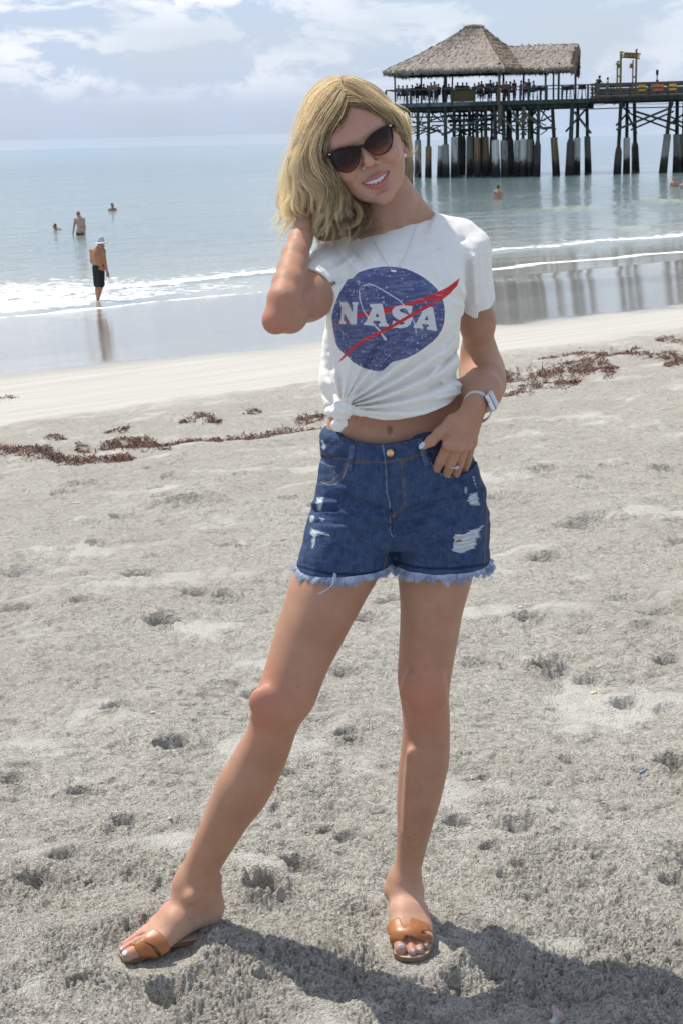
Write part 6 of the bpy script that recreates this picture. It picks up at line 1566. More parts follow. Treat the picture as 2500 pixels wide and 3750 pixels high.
def build_trim(body, shirt, shorts):
    # belt loops, button, pocket seams
    den = simple_mat('denim_strip', (0.075, 0.115, 0.22), .85, .5, 180, bmp=.3)
    thread = simple_mat('tan_thread', (.36, .20, .07), .7, .2, 300)
    for P in ([(1291, 1627), (1288, 1665), (1280, 1722)], [(1533, 1607), (1545, 1650), (1560, 1702)]):
        b = MB(); pts = on(shorts, dense(P, 8), .0030)
        for (p, q) in zip(pts[:-1], pts[1:]):
            pass
        V = []; F = []
        for i, p in enumerate(pts):
            t = pts[min(i + 1, len(pts) - 1)] - pts[max(0, i - 1)]; t /= np.linalg.norm(t); sd = np.cross(t, (0, -1, 0)); sd /= np.linalg.norm(sd)
            for (a, o_) in ((-.0052, 0), (-.0045, .0022), (.0045, .0022), (.0052, 0)): V.append(p + sd * a + np.array([0, -o_, 0]))
        n = len(pts)
        for i in range(n - 1):
            for j in range(3): F.append((i * 4 + j, i * 4 + j + 1, i * 4 + 4 + j + 1, i * 4 + 4 + j))
        F += [(0, 3, 2, 1), (n * 4 - 4, n * 4 - 3, n * 4 - 2, n * 4 - 1)]
        b.add(V, F); o = b.build('belt_loop', den, shorts, True)
    p, nn = hit_px(shorts, 1428, 1657, .0015)
    brass, nt, bs = new_mat('copper_button'); bs.inputs['Base Color'].default_value = (.80, .50, .26, 1); bs.inputs['Metallic'].default_value = 1; bs.inputs['Roughness'].default_value = .36; bump(nt, noise(nt, 500, 3, .5), .3, .0005, bs)
    if p is not None:
        b = MB(); q = np.array([0.03, -1.0, .12]); q /= np.linalg.norm(q)
        b.tube([p - q * .002, p + q * .0018, p + q * .0028, p + q * .0018, p + q * .0026], [.0074, .0074, .0062, .0050, .0], 22); b.build('button', brass, shorts, True)
    # necklace
    gold, nt, bg = new_mat('fine_gold'); bg.inputs['Base Color'].default_value = (.78, .62, .42, 1); bg.inputs['Metallic'].default_value = 1; bg.inputs['Roughness'].default_value = .3
    pn = []
    def both(u, v, off):
        a, _ = hit_px(shirt, u, v, off); c, _ = hit_px(body, u, v, off)
        if a is None: return c
        if c is None: return a
        return a if np.linalg.norm(a - CAM) < np.linalg.norm(c - CAM) else c
    L1 = dense([(1342, 825), (1352, 858), (1372, 892), (1398, 940), (1419, 974), (1432, 990)], 5); L2 = dense([(1527, 798), (1521, 830), (1502, 888), (1482, 935), (1463, 972), (1447, 995)], 5)
    neck = empty('necklace', (0, 0, 0)); neck.parent = WOMAN; neck.matrix_parent_inverse = Matrix.Translation([-c for c in WOMAN.location])
    for L in (L1, L2):
        q = [both(u, v, .0012) for u, v in L]; q = [x for x in q if x is not None]; b = MB(); b.tube(q, .00026, 5); b.build('chain', gold, neck)
    q0, q1 = both(1430, 992, .002), both(1449, 997, .002); silv, nt, bg2 = new_mat('polished_silver'); bg2.inputs['Base Color'].default_value = (.82, .82, .84, 1); bg2.inputs['Metallic'].default_value = 1; bg2.inputs['Roughness'].default_value = .2
    b = MB(); b.bar(q0, q1, .0028, .0018, up=(0, 1, 0)); b.build('pendant', silv, neck)
    # ring with stone on the ring finger
    rp, rn = hit_px(body, 1660, 1706, .0); ax_ = W(1664, 1760, -.088) - W(1672, 1628, -.122); ax_ /= np.linalg.norm(ax_); a1 = np.cross(ax_, (0, -1, 0)); a1 /= np.linalg.norm(a1); a2 = np.cross(ax_, a1)
    c = (W(*HAND['knuck'][1]) + W(*HAND['tip'][1])) / 2; c = (W(1661, 1705, -.100))
    ring = empty('ring', (0, 0, 0)); ring.parent = WOMAN; ring.matrix_parent_inverse = Matrix.Translation([-c_ for c_ in WOMAN.location])
    if rp is not None:
        c = rp + np.array([0, .0085, 0]); b = MB(); b.tube([c + a1 * .0098 * math.cos(t) + a2 * .0098 * math.sin(t) for t in np.linspace(0, 2 * math.pi, 25)], .0010, 6, cap=False); b.build('band', silv, ring, True)
        g, nt, bd = new_mat('clear_stone'); bd.inputs['Base Color'].default_value = (.95, .95, .97, 1); bd.inputs['Roughness'].default_value = .03; bd.inputs['Transmission Weight'].default_value = .5; bd.inputs['IOR'].default_value = 2.2
        p2, _ = hit_px(body, 1669, 1707, .003); b = MB(); b.tube([p2 + np.array([0, .002, 0]), p2 + np.array([0, -.0022, 0]), p2 + np.array([0, -.0034, 0])], [.0022, .0042, .0028], 8); b.build('stone', g, ring)
        b = MB(); b.tube([p2 + np.array([0, .001, 0]), p2 + np.array([0, -.0016, 0])], [.0036, .0048], 10); b.build('setting', silv, ring, True)
    # nails
    nail, nt, bn = new_mat('pale_blue_polish'); bn.inputs['Base Color'].default_value = (.55, .60, .74, 1); bn.inputs['Roughness'].default_value = .15; bn.inputs['Coat Weight'].default_value = .6
    toe, nt, bt = new_mat('white_polish'); bt.inputs['Base Color'].default_value = (.72, .70, .72, 1); bt.inputs['Roughness'].default_value = .12; bt.inputs['Coat Weight'].default_value = .6
    def nail_at(u, v, du, dv, w, l, mat):
        p, n = hit_px(body, u, v, 0)
        if p is None: return
        p1 = W(u + du, v + dv, p[1]); t = p1 - p; t /= np.linalg.norm(t); n = n - t * (n @ t); n /= np.linalg.norm(n); sd = np.cross(t, n)
        s = Shape(); s.ell(p, (w, l, .0022), np.array([sd, t, n]), k=.001); V, Q = solid(s, .0009, 1); wm('nail', V, Q, mat)
    nail_at(1543, 1631, -10, 12, .0052, .0078, nail)
    for u, v, w in ((1467, 3466, .0062), (1511, 3482, .0038), (1535, 3476, .0036), (1557, 3460, .003)): nail_at(u, v, 0, 10, w, w * .95, toe)
    for u, v, w in ((458, 3490, .0058), (447, 3475, .0034)): nail_at(u, v, -10, 3, w, w, toe)

def build_watch(body):
    wt = empty('watch', (0, 0, 0)); wt.parent = WOMAN; wt.matrix_parent_inverse = Matrix.Translation([-c for c in WOMAN.location])
    tag(wt, label='smart watch with a pale silicone strap')
    c = W(1746, 1490, -.082); ax_ = W(1738, 1480, -.095) - W(1765, 1430, .0); ax_ /= np.linalg.norm(ax_)
    # band: an oval hoop around the wrist
    a1 = np.array([.85, -.34, .40]); a1 = a1 - ax_ * (a1 @ ax_); a1 /= np.linalg.norm(a1); a2 = np.cross(ax_, a1)
    white, nt, b0 = new_mat('pale_silicone'); b0.inputs['Base Color'].default_value = (.62, .62, .60, 1); b0.inputs['Roughness'].default_value = .45
    alu, nt, b1 = new_mat('brushed_aluminium'); b1.inputs['Base Color'].default_value = (.72, .73, .75, 1); b1.inputs['Metallic'].default_value = 1; b1.inputs['Roughness'].default_value = .28
    glass, nt, b2 = new_mat('watch_glass'); b2.inputs['Base Color'].default_value = (.10, .12, .15, 1); b2.inputs['Roughness'].default_value = .08; b2.inputs['Coat Weight'].default_value = 1
    V = []; F = []; n = 56; RA, RB = .0235, .0275
    for i in range(n):
        th = 2 * math.pi * i / n; e = a1 * math.cos(th) * RA + a2 * math.sin(th) * RB; q = e / np.linalg.norm(e)
        for (o_, w) in ((0, -.010), (.0022, -.0095), (.0026, 0), (.0022, .0095), (0, .010)): V.append(c + e + q * o_ + ax_ * w)
    for i in range(n):
        j = (i + 1) % n
        for k in range(4): F.append((i * 5 + k, i * 5 + k + 1, j * 5 + k + 1, j * 5 + k))
        F.append((i * 5 + 4, i * 5, j * 5, j * 5 + 4))
    b = MB(); b.add(V, F); b.build('strap', white, wt, True)
    fc = c + a1 * (RA + .0045)
    def rbox(cc, h, rad, name, mat, ax3, par):
        s = Shape()
        A = np.array(ax3)
        def fn(X, Y, Z):
            p = [(X - cc[0]) * A[i, 0] + (Y - cc[1]) * A[i, 1] + (Z - cc[2]) * A[i, 2] for i in range(3)]
            q = [np.abs(p[i]) - (h[i] - rad) for i in range(3)]
            return np.sqrt(sum(np.maximum(x, 0) ** 2 for x in q)) + np.minimum(np.maximum(np.maximum(q[0], q[1]), q[2]), 0) - rad
        s.add(fn, cc - max(h) * 1.5, cc + max(h) * 1.5, k=.0005); V, Q = solid(s, .0011, 1); return wm(name, V, Q, mat, par)
    rbox(fc, (.0052, .0165, .0190), .004, 'case', alu, (a1, a2, ax_), wt) 
    rbox(fc + a1 * .0048, (.0016, .0150, .0175), .0014, 'screen', glass, (a1, a2, ax_), wt)
    cr = fc + ax_ * .0195 + a2 * .006; b = MB(); b.tube([cr, cr + ax_ * .002], .0032, 12); b.build('crown', alu, wt, True)

def build_sandals():
    tan, nt, b = new_mat('tan_leather'); f = noise(nt, 40, 4, .6); setc(nt, b, mixc(nt, rng(nt, f, .3, .7), (.31, .115, .036), (.39, .152, .048))); b.inputs['Roughness'].default_value = .42; b.inputs['Coat Weight'].default_value = .10; b.inputs['Coat Roughness'].default_value = .25
    bump(nt, noise(nt, 700, 3, .6), .15, .0006, b)
    inner = simple_mat('pale_insole', (.50, .42, .34), .6, .15, 60); edge = simple_mat('sole_edge', (.20, .11, .06), .6, .2, 60)
    def shell(F_, mask_polys, holes, name, par, lift, rad):
        s = Shape(); B, Tp = F_['balls'], F_['tips']; an = F_['ankle'] * .5 + F_['heel'] * .5
        def hull(g, mode, k):
            c0 = (B[0] + B[4]) / 2; w = np.linalg.norm(B[0] - B[4]) / 2
            ax_ = (B[0] - B[4]) / (2 * w); 
            f0 = (Tp[0] + Tp[3]) / 2; b0 = B[2] * .62 + an * .38 + np.array([0, 0, .006])
            for i in range(5):
                p0 = B[i] * .62 + an * .38 + np.array([0, 0, .010]); p1 = B[i] + np.array([0, 0, .001]); p2 = B[i] * .5 + Tp[i] * .5 + np.array([0, 0, .006])
                s.cone(p0, p1, .026 + g, .0225 + g - .001 * i, k if i else .001, mode); s.cone(p1, p2, .0225 + g - .001 * i, .019 + g - .0008 * i, k, mode)
        hull(lift + .0026, 'u', .016)
        hull(lift, 's', .0005) if False else None
        # inner subtraction as one solid
        s2 = Shape(); tmp = s.ops; s.ops = []; hull(lift, 'u', .016); inner_ops = s.ops; s.ops = tmp
        def inn(X, Y, Z):
            d = np.full(np.broadcast(X, Y, Z).shape, .06)
            for _, fn, _, _, k in inner_ops:
                e = fn(X, Y, Z); hh = np.clip(0.5 + 0.5 * (d - e) / k, 0, 1); d = d * (1 - hh) + e * hh - k * hh * (1 - hh)
            return d
        lo = np.min([o[2] for o in s.ops], 0); hi = np.max([o[3] for o in s.ops], 0)
        s.add(inn, lo, hi, k=.0008, mode='s')
        def mask(X, Y, Z):
            X, Y, Z = np.broadcast_arrays(X, Y, Z); u, v = PXD(X, Y, Z); sh = u.shape; uu = u.ravel(); vv = v.ravel()
            d = np.minimum.reduce([poly_sd(uu, vv, P) for P in mask_polys])
            for Hh in holes: d = np.maximum(d, -poly_sd(uu, vv, Hh))
            return (d / 1850).reshape(sh)
        s.add(mask, lo, hi, k=.0012, mode='i')
        s.add(lambda X, Y, Z: np.broadcast_arrays(X, Y, .009 - Z)[2], lo, hi, k=.001, mode='i')
        V, Q = solid(s, .0014, 2); 
        wm(name, V, Q, tan, par)
    def sole(F_, toe_ext, name_par, heel_to=None, w0=.0):
        B, Tp, He = F_['balls'], F_['tips'], (heel_to if heel_to is not None else F_['heel'])
        ctr = (B[0] + B[4]) / 2; d = ctr - He; d[2] = 0; L = np.linalg.norm(d); d /= L; sd = np.array([d[1], -d[0], 0])
        tl = max((t - He) @ d for t in Tp) + toe_ext
        prof = [(-.026, .012), (-.020, .024), (-.005, .030), (.03, .029), (.08, .028), (.12, .033), (L, .043), (L + .025, .043), (tl - .02, .036), (tl - .004, .022), (tl, .008)]
        off = (Tp[1] - ctr) - d * ((Tp[1] - ctr) @ d)
        b = MB(); top = []; 
        for z0, z1, nm, mt in ((.004, .0125, 'sole', edge), (.0125, .0140, 'insole', inner)):
            V = []; F = []; n = len(prof)
            for i, (t, w) in enumerate(prof):
                k = sstep(L, tl, t); cc = He + d * t + off * k; w_ = w - (0 if nm == 'sole' else .001)
                for (s_, z) in ((-w_, z0), (-w_, z1), (w_, z1), (w_, z0)): V.append(np.array([cc[0] + sd[0] * s_, cc[1] + sd[1] * s_, z]))
            for i in range(n - 1):
                for j in range(4): F.append((i * 4 + j, i * 4 + (j + 1) % 4, i * 4 + 4 + (j + 1) % 4, i * 4 + 4 + j))
            F += [(0, 1, 2, 3), (n * 4 - 1, n * 4 - 2, n * 4 - 3, n * 4 - 4)]
            m_ = MB(); m_.add(V, F); m_.build(nm, mt, name_par)
    for F_, polys, holes, ext, heel, lift in (
        (FL, [T([(345, 1500), (400, 1430), (480, 1380), (550, 1350), (595, 1378), (640, 1500), (700, 1548), (740, 1530), (770, 1400), (820, 1360), (950, 1400), (1060, 1440), (1150, 1490), (1190, 1600), (1222, 1800), (1240, 1900), (1215, 2010), (1160, 1995), (1120, 1880), (1000, 1800), (860, 1745), (780, 1700), (690, 1705), (670, 1780), (600, 1870), (510, 1955), (450, 2010), (425, 1990), (410, 1880), (360, 1660), (330, 1580)], 1350, 3100, 5.227)],
         [T([(350, 1790), (425, 1668), (402, 1700), (380, 1690)], 1350, 3100, 5.227), T([(1000, 1622), (1150, 1618), (1225, 1680), (1225, 1745), (1130, 1682), (1003, 1668)], 1350, 3100, 5.227)], .010, None, .0015),
        (FR, [T([(355, 1240), (440, 1150), (500, 1095), (570, 1045), (650, 1090), (740, 1180), (785, 1290), (770, 1335), (668, 1400), (600, 1440), (520, 1450), (410, 1445), (350, 1340), (305, 1300)], 400, 3100, 3.484), T([(115, 1340), (155, 1262), (240, 1232), (360, 1228), (345, 1262), (240, 1290), (170, 1360), (150, 1430), (125, 1400)], 400, 3100, 3.484)],
         [T([(440, 1222), (520, 1248), (600, 1285), (650, 1340), (672, 1395), (640, 1410), (590, 1340), (540, 1275)], 400, 3100, 3.484)], .008, flat(752, 3428, .0), .0015)):
        sn = empty('sandal', (0, 0, 0)); sn.parent = WOMAN; sn.matrix_parent_inverse = Matrix.Translation([-c for c in WOMAN.location])
        sole(F_, ext, sn, heel); shell(F_, polys, holes, 'strap', sn, lift, 0)
# ------------------------------------------------------------------ face details, sunglasses, hair
def child_empty(name):
    e = empty(name, (0, 0, 0)); e.parent = WOMAN; e.matrix_parent_inverse = Matrix.Translation([-c for c in WOMAN.location]); return e
def build_face_parts():
    tm, nt, b = new_mat('tooth_enamel'); b.inputs['Base Color'].default_value = (.78, .76, .72, 1); b.inputs['Roughness'].default_value = .2; b.inputs['Subsurface Weight'].default_value = .1; b.inputs['Subsurface Scale'].default_value = .002
    s = Shape()
    for i, (a, w, hgt) in enumerate(((-23.2, 2.4, 3.8), (-19.2, 2.6, 5.2), (-15.0, 2.7, 6.2), (-10.4, 3.3, 8.2), (-3.9, 4.2, 9.6), (3.9, 4.2, 9.6), (10.4, 3.3, 8.2), (15.0, 2.7, 6.2), (19.2, 2.6, 5.2), (23.2, 2.4, 3.8))):
        c = -1.4 - (a / 21) ** 2 * 8.5; top = opT(a) + 1.6
        ctr = H(a, top - hgt * .5 - .8, c - 1); s.ell(ctr, (w / 1000, hgt * .60 / 1000, .0030), HR3, k=.0014)
    V, Q = solid(s, .0007, 1); wm('teeth', V, Q, tm)
    em, nt, b = new_mat('eyeball'); b.inputs['Base Color'].default_value = (.55, .52, .5, 1); b.inputs['Roughness'].default_value = .1
    br = simple_mat('brow_hair', (.16, .10, .055), .8, .3, 200)
    for q in (1, -1):
        s = Shape(); s.ell(H(31 * q, -6, -11), .0118, k=.001); V, Q = solid(s, .0016, 1); wm('eyeball', V, Q, em)
        b = MB(); b.tube([H(12 * q, 14, 8.5), H(22 * q, 18, 6.5), H(34 * q, 19.5, 2.0), H(46 * q, 14, -7)], [.0018, .0022, .0019, .0008], 6, flat_=.6); b.build('eyebrow', br, WOMAN, True)
    # pearl studs
    pm, nt, b = new_mat('crystal_stud'); b.inputs['Base Color'].default_value = (.85, .82, .80, 1); b.inputs['Roughness'].default_value = .12; b.inputs['Coat Weight'].default_value = 1
    for (u, v, y) in ((1479, 569, .0), (1249, 679, -.012)):
        s = Shape(); c = W(u, v, y); s.ell(c, .0036, k=.001)
        for k in range(5): s.ell(c + np.array([math.cos(k * 1.256) * .0028, -.001, math.sin(k * 1.256) * .0028]), .0015, k=.0006)
        V, Q = solid(s, .0008, 1); wm('earring', V, Q, pm)

def build_sunglasses():
    g = child_empty('sunglasses')
    fr, nt, b = new_mat('tortoiseshell_acetate'); n_ = noise(nt, 70, 3, .6, .8); setc(nt, b, mixc(nt, rng(nt, n_, .56, .66), (.012, .007, .006), (.17, .055, .012))); b.inputs['Roughness'].default_value = .18; b.inputs['Specular IOR Level'].default_value = .35
    ln, nt, b = new_mat('graded_brown_lens')
    N_ = nt.nodes; tr = N_.new('ShaderNodeBsdfTransparent'); gl = N_.new('ShaderNodeBsdfGlossy'); mx = N_.new('ShaderNodeMixShader'); lw = N_.new('ShaderNodeFresnel'); lw.inputs['IOR'].default_value = 1.55
    gl.inputs['Roughness'].default_value = .03; at = attr(nt, 'tint')
    nt.links.new(mixc(nt, at, (.055, .033, .03), (.92, .62, .42)), tr.inputs['Color'])
    nt.links.new(mth(nt, 'MULTIPLY', lw.outputs[0], .45), mx.inputs['Fac']); nt.links.new(tr.outputs[0], mx.inputs[1]); nt.links.new(gl.outputs[0], mx.inputs[2])
    df = N_.new('ShaderNodeBsdfDiffuse'); df.inputs['Color'].default_value = (.085, .045, .032, 1); mx2 = N_.new('ShaderNodeMixShader'); nt.links.new(rng(nt, at, 0, 1, .22, .0), mx2.inputs['Fac'])
    nt.links.new(mx.outputs[0], mx2.inputs[1]); nt.links.new(df.outputs[0], mx2.inputs[2]); nt.links.new(mx2.outputs[0], N_['Material Output'].inputs['Surface'])
    def gy(u):
        a = (u - 1323) / 2.05 / .92
        return HY - .0185 + .016 * (abs(a) / 62) ** 2.2
    def z2(p): return (1050 + p[0] / 3.136, 350 + p[1] / 3.136)
    OUT = {-1: [(470, 672), (510, 640), (570, 612), (640, 590), (720, 576), (800, 574), (850, 590), (848, 650), (842, 720), (822, 790), (785, 845), (735, 880), (680, 892), (620, 878), (570, 840), (535, 790), (512, 740), (490, 700)],
           1: [(862, 600), (872, 570), (895, 525), (935, 470), (985, 425), (1045, 383), (1110, 348), (1170, 320), (1205, 335), (1215, 370), (1218, 430), (1222, 500), (1212, 560), (1185, 618), (1140, 660), (1080, 688), (1020, 690), (965, 668), (915, 630), (880, 605)]}
    INN = {-1: [(525, 700), (542, 655), (600, 622), (660, 608), (730, 598), (795, 600), (830, 622), (831, 690), (818, 745), (798, 795), (765, 838), (725, 864), (680, 874), (625, 860), (582, 826), (550, 782), (532, 738)],
           1: [(895, 590), (895, 552), (920, 508), (960, 464), (1010, 426), (1068, 396), (1125, 372), (1172, 364), (1192, 405), (1200, 450), (1204, 500), (1196, 550), (1170, 604), (1130, 642), (1078, 670), (1025, 672), (975, 652), (928, 620)]}
    bm_f = {}
    for q in (-1, 1):
        o = smooth_poly([z2(p) for p in OUT[q]], 2); n = 72
        def resample(P, n, ctr):
            P = [np.array(p) for p in P] ; out = []
            ang = [math.atan2(p[1] - ctr[1], p[0] - ctr[0]) for p in P]
            for k in range(n):
                a = -math.pi + 2 * math.pi * (k + .5) / n; best = None
                for i in range(len(P)):
                    p, r = P[i], P[(i + 1) % len(P)]
                    d = np.array([math.cos(a), math.sin(a)]); e = r - p; den = d[0] * e[1] - d[1] * e[0]
                    if abs(den) < 1e-9: continue
                    w = p - ctr; t = (w[0] * e[1] - w[1] * e[0]) / den; s_ = (w[0] * d[1] - w[1] * d[0]) / den
                    if t > 0 and -1e-6 <= s_ <= 1 + 1e-6: best = t if best is None else max(best, t)
                out.append(ctr + best * np.array([math.cos(a), math.sin(a)]))
            return out
        ii = smooth_poly([z2(p) for p in INN[q]], 2); ctr = np.mean(ii, 0); ii = [ctr + (p - ctr) * 1.045 for p in ii]
        O, I = resample(o, n, ctr), resample(ii, n, ctr)
        V = []; F = []
        for k in range(n):
            po, pi = O[k], I[k]; m = (po + pi) / 2
            V += [W(po[0], po[1], gy(po[0]) + .0012), W(m[0], m[1], gy(m[0]) - .0016), W(pi[0], pi[1], gy(pi[0]) + .0002), W(pi[0], pi[1], gy(pi[0]) + .0030), W(po[0], po[1], gy(po[0]) + .0038)]
        for k in range(n):
            j = (k + 1) % n
            for c in range(5): F.append((k * 5 + c, k * 5 + (c + 1) % 5, j * 5 + (c + 1) % 5, j * 5 + c))
        b = MB(); b.add(V, F); b.build('rim', fr, g, True)
        # lens: rings from the inner outline to the centre, slightly domed
        V = []; F = []; R_ = 7; tint = []
        for r in range(R_):
            f = 1 - r / R_
            for k in range(n):
                p = ctr + (np.array(I[k]) - ctr) * f * 1.01; V.append(W(p[0], p[1], gy(p[0]) + .0014 - .0022 * (1 - f * f)))
                dv = (p[0] - ctr[0]) * .423 + (p[1] - ctr[1]) * .906; tint.append(sstep(-12, 46, dv) * (1.0 if q == 1 else .62))
        V.append(W(ctr[0], ctr[1], gy(ctr[0]) - .0008)); tint.append(.3)
        for r in range(R_ - 1):
            for k in range(n):
                j = (k + 1) % n; F.append((r * n + k, r * n + j, (r + 1) * n + j, (r + 1) * n + k))
        me = bpy.data.meshes.new('lens'); me.from_pydata([tuple(v) for v in V], [], F + [((R_ - 1) * n + k, (R_ - 1) * n + (k + 1) % n, R_ * n) for k in range(n)]); me.polygons.foreach_set('use_smooth', np.ones(len(me.polygons), bool)); add_attr(me, 'tint', np.array(tint, np.float32)); me.update()
        link_mesh('lens', me, ln, g)
    bpts = [z2(p) for p in ((815, 588), (838, 582), (860, 578), (880, 580), (892, 570))]
    b = MB(); b.tube([W(u, v, gy(1323) + .001) for u, v in bpts], [.0030, .0030, .0028, .0030, .0030], 8); b.build('bridge', fr, g, True)
    for P, ear in ((((486, 680)), (-70, -4, -70)), (((1200, 352)), (70, -2, -70))):
        u, v = z2(P); p0 = W(u, v, gy(u) + .002); p1 = H(*ear); b = MB(); b.tube([p0 - (p1 - p0) * .01, p0 * .8 + p1 * .2 + HXA * .004 * np.sign(ear[0]), p1], [.0034, .0026, .0022], 6, flat_=1.6); b.build('temple', fr, g, True)
    gold = bpy.data.materials['fine_gold']
    for P in ((497, 676), (1183, 345)):
        u, v = z2(P); c = W(u, v, gy(u) - .0012); b = MB(); b.box(c, (.0022, .0008, .0010)); b.build('rivet', gold, g)

HC = H(0, 24, -92)
HRAD = np.array([.076, .091, .094])
def cap_y(u, v, grow=0.0):
    """depth of the front of the hair cap seen at pixel (u, v); None outside it"""
    d = ray(u, v); d = d / np.linalg.norm(d); o = CAM - HC
    A = HR3 / (HRAD + grow)[:, None]; dd = A @ d; oo = A @ o
    a = dd @ dd; b = 2 * dd @ oo; c = oo @ oo - 1; D = b * b - 4 * a * c
    if D < 0: return None
    t = (-b - math.sqrt(D)) / (2 * a); return (CAM + d * t)[1]
def build_hair():
    G = {}
    N = None
    A = [  # outer/back sheet to the one beside the face: (x, y, depth) in the enlarged crop
        [(698, 92, N), (600, 100, N), (505, 190, N), (462, 320, .04), (408, 440, .045), (350, 580, .05), (306, 700, .05), (282, 790, .05), (288, 880, .04), (305, 980, .035), (262, 1075, .03), (190, 1118, .03), (128, 1134, .03)],
        [(703, 98, N), (622, 122, N), (525, 220, N), (468, 350, N), (412, 490, -.01), (355, 620, -.035), (322, 720, -.045), (335, 830, -.05), (345, 940, -.05), (305, 1040, -.04), (352, 1110, -.02), (300, 1165, .0), (205, 1215, .0)],
        [(710, 108, N), (635, 155, N), (550, 260, N), (490, 385, N), (432, 520, -.035), (376, 640, -.055), (352, 745, -.065), (395, 830, -.07), (430, 930, -.07), (395, 1020, -.07), (430, 1110, -.055), (500, 1190, -.06), (478, 1300, -.055)],
        [(716, 120, N), (655, 195, N), (585, 310, N), (520, 420, N), (462, 550, -.045), (440, 690, -.055), (500, 800, -.06), (575, 880, -.065), (600, 990, -.07), (580, 1100, -.075), (548, 1200, -.08), (485, 1305, -.08)],
        [(724, 145, N), (682, 250, N), (632, 350, N), (575, 460, N), (530, 590, -.060), (535, 720, -.068), (588, 840, -.072), (635, 950, -.076), (655, 1080, -.082), (632, 1195, -.088), (550, 1290, -.09)],
        [(732, 190, N), (705, 300, N), (665, 385, N), (612, 470, N), (580, 590, -.055), (582, 710, -.052), (628, 830, -.055), (690, 945, -.062), (728, 1065, -.075), (728, 1175, -.085), (640, 1275, -.092)],
        [(738, 240, N), (716, 330, N), (685, 385, N), (632, 450, N), (600, 560, -.030), (606, 700, -.012), (655, 815, -.010), (735, 925, -.022), (805, 1040, -.045), (826, 1140, -.068), (750, 1228, -.085)],
        [(700, 520, .02), (680, 620, .02), (690, 740, .03), (720, 840, .03), (780, 930, .02), (835, 1010, .005), (862, 1100, -.02), (845, 1165, -.045)],
    ]
    Bs = [
        [(700, 88, N), (805, 97, N), (905, 150, .02), (1000, 218, .02), (1092, 308, .02), (1162, 395, .03), (1196, 500, .05), (1200, 620, .06), (1186, 750, .065), (1168, 850, .065)],
        [(706, 90, N), (800, 104, N), (892, 165, N), (985, 232, N), (1075, 318, N), (1148, 400, N), (1190, 500, .045), (1197, 620, .055), (1184, 750, .06), (1168, 865, .06)],
        [(712, 100, N), (802, 135, N), (885, 200, N), (970, 265, N), (1058, 340, N), (1128, 420, N), (1172, 515, .01), (1190, 610, .03), (1188, 720, .045), (1172, 840, .05)],
        [(722, 140, N), (800, 175, N), (882, 228, N), (962, 282, N), (1045, 352, N), (1102, 432, N), (1150, 515, N), (1184, 590, .03), (1186, 700, .045)],
        [(735, 215, N), (792, 225, N), (865, 250, N), (945, 288, N), (1015, 340, N), (1070, 415, N), (1105, 480, N), (1160, 540, .01)],
        [(742, 275, N), (795, 262, N), (868, 268, N), (945, 300, N), (1005, 350, N), (1050, 415, N), (1080, 470, -.012), (1122, 520, .005)],
    ]
    def conv(P, lift=.0):
        pts = []
        for x, y, d in P:
            if x > 780 and y < 900: x -= 20; y += 12
            elif x > 480 and y < 260: y += 16
            u, v = 900 + x / 2, 250 + y / 2
            if d is None:
                yy = cap_y(u, v, .003)
                d_ = (HC[1] + .01) if yy is None else yy - .002
            else: d_ = d
            pts.append(W(u, v, d_))
        return np.array(pts)
    def resamp(P, n):
        # Catmull-Rom through the points, evenly spaced
        Q = []
        P = np.vstack([2 * P[0] - P[1], P, 2 * P[-1] - P[-2]])
        for i in range(1, len(P) - 2):
            for t in np.linspace(0, 1, 8, endpoint=False):
                a, b, c, d = P[i - 1], P[i], P[i + 1], P[i + 2]
                Q.append(.5 * ((2 * b) + (-a + c) * t + (2 * a - 5 * b + 4 * c - d) * t * t + (-a + 3 * b - 3 * c + d) * t ** 3))
        Q.append(P[-2]); Q = np.array(Q); L = np.r_[0, np.cumsum(np.linalg.norm(np.diff(Q, axis=0), axis=1))]
        return np.stack([np.interp(np.linspace(0, L[-1], n), L, Q[:, k]) for k in range(3)], 1)
    NP = 30
    LA = np.array([resamp(conv(p), NP) for p in A]); LB = np.array([resamp(conv(p), NP) for p in Bs])
    # ---- solid under-layer so that no gap shows the scalp
    s = Shape()
    s.ell(HC, HRAD - .006, HR3, k=.01)
    s.ell(H(0, 30, -110), (.080, .088, .080), HR3, k=.03)
    s.chain([(H(-20, -10, -130), .055), (H(-18, -60, -130), .045)], .03); s.chain([(H(30, -10, -130), .05), (H(38, -60, -125), .032), (H(40, -95, -118), .018)], .03)
    def facecut(X, Y, Z):
        a, b, c = Hinv(X, Y, Z)
        # hairline: rises over the forehead, comes down in front of the ears
        hl = 64 - .0105 * (a + 4) ** 2 - .0000012 * np.abs(a) ** 4
        return np.maximum(b - hl, (-c - 62 - .10 * np.abs(b + 10)) * 1.0) / 1000 + 0 * X
    s.add(facecut, H(-90, -140, -100) - .05, H(90, 80, 60) + .05, k=.006, mode='s')
    for gi, rr in ((2, .012), (3, .016), (4, .018), (5, .018), (6, .017), (7, .016)):
        P = LA[gi]; n0 = 9 if gi < 7 else 0
        off = np.array([.0, .018, 0])
        s.chain([(P[j] + off, rr * (1 - .75 * max(0, (j - 20) / 9.0))) for j in range(n0, NP, 3)], .014)
    for gi in (3, 4, 5):
        P = (LA[gi] + LA[gi + 1]) / 2; s.chain([(P[j] + np.array([0, .034, 0]), .022 * (1 - .6 * max(0, (j - 20) / 9.0))) for j in range(9, NP - 1, 3)], .014)
    V, Q = solid(s, .0035, 2)
    um, nt, b = new_mat('hair_under_layer'); st = noise(nt, 60, 4, .6, .5, sc=(2.2, 2.2, .35)); setc(nt, b, mixc(nt, rng(nt, st, .35, .65), (.10, .065, .032), (.26, .18, .095))); b.inputs['Roughness'].default_value = .6
    bump(nt, st, .6, .004, b)
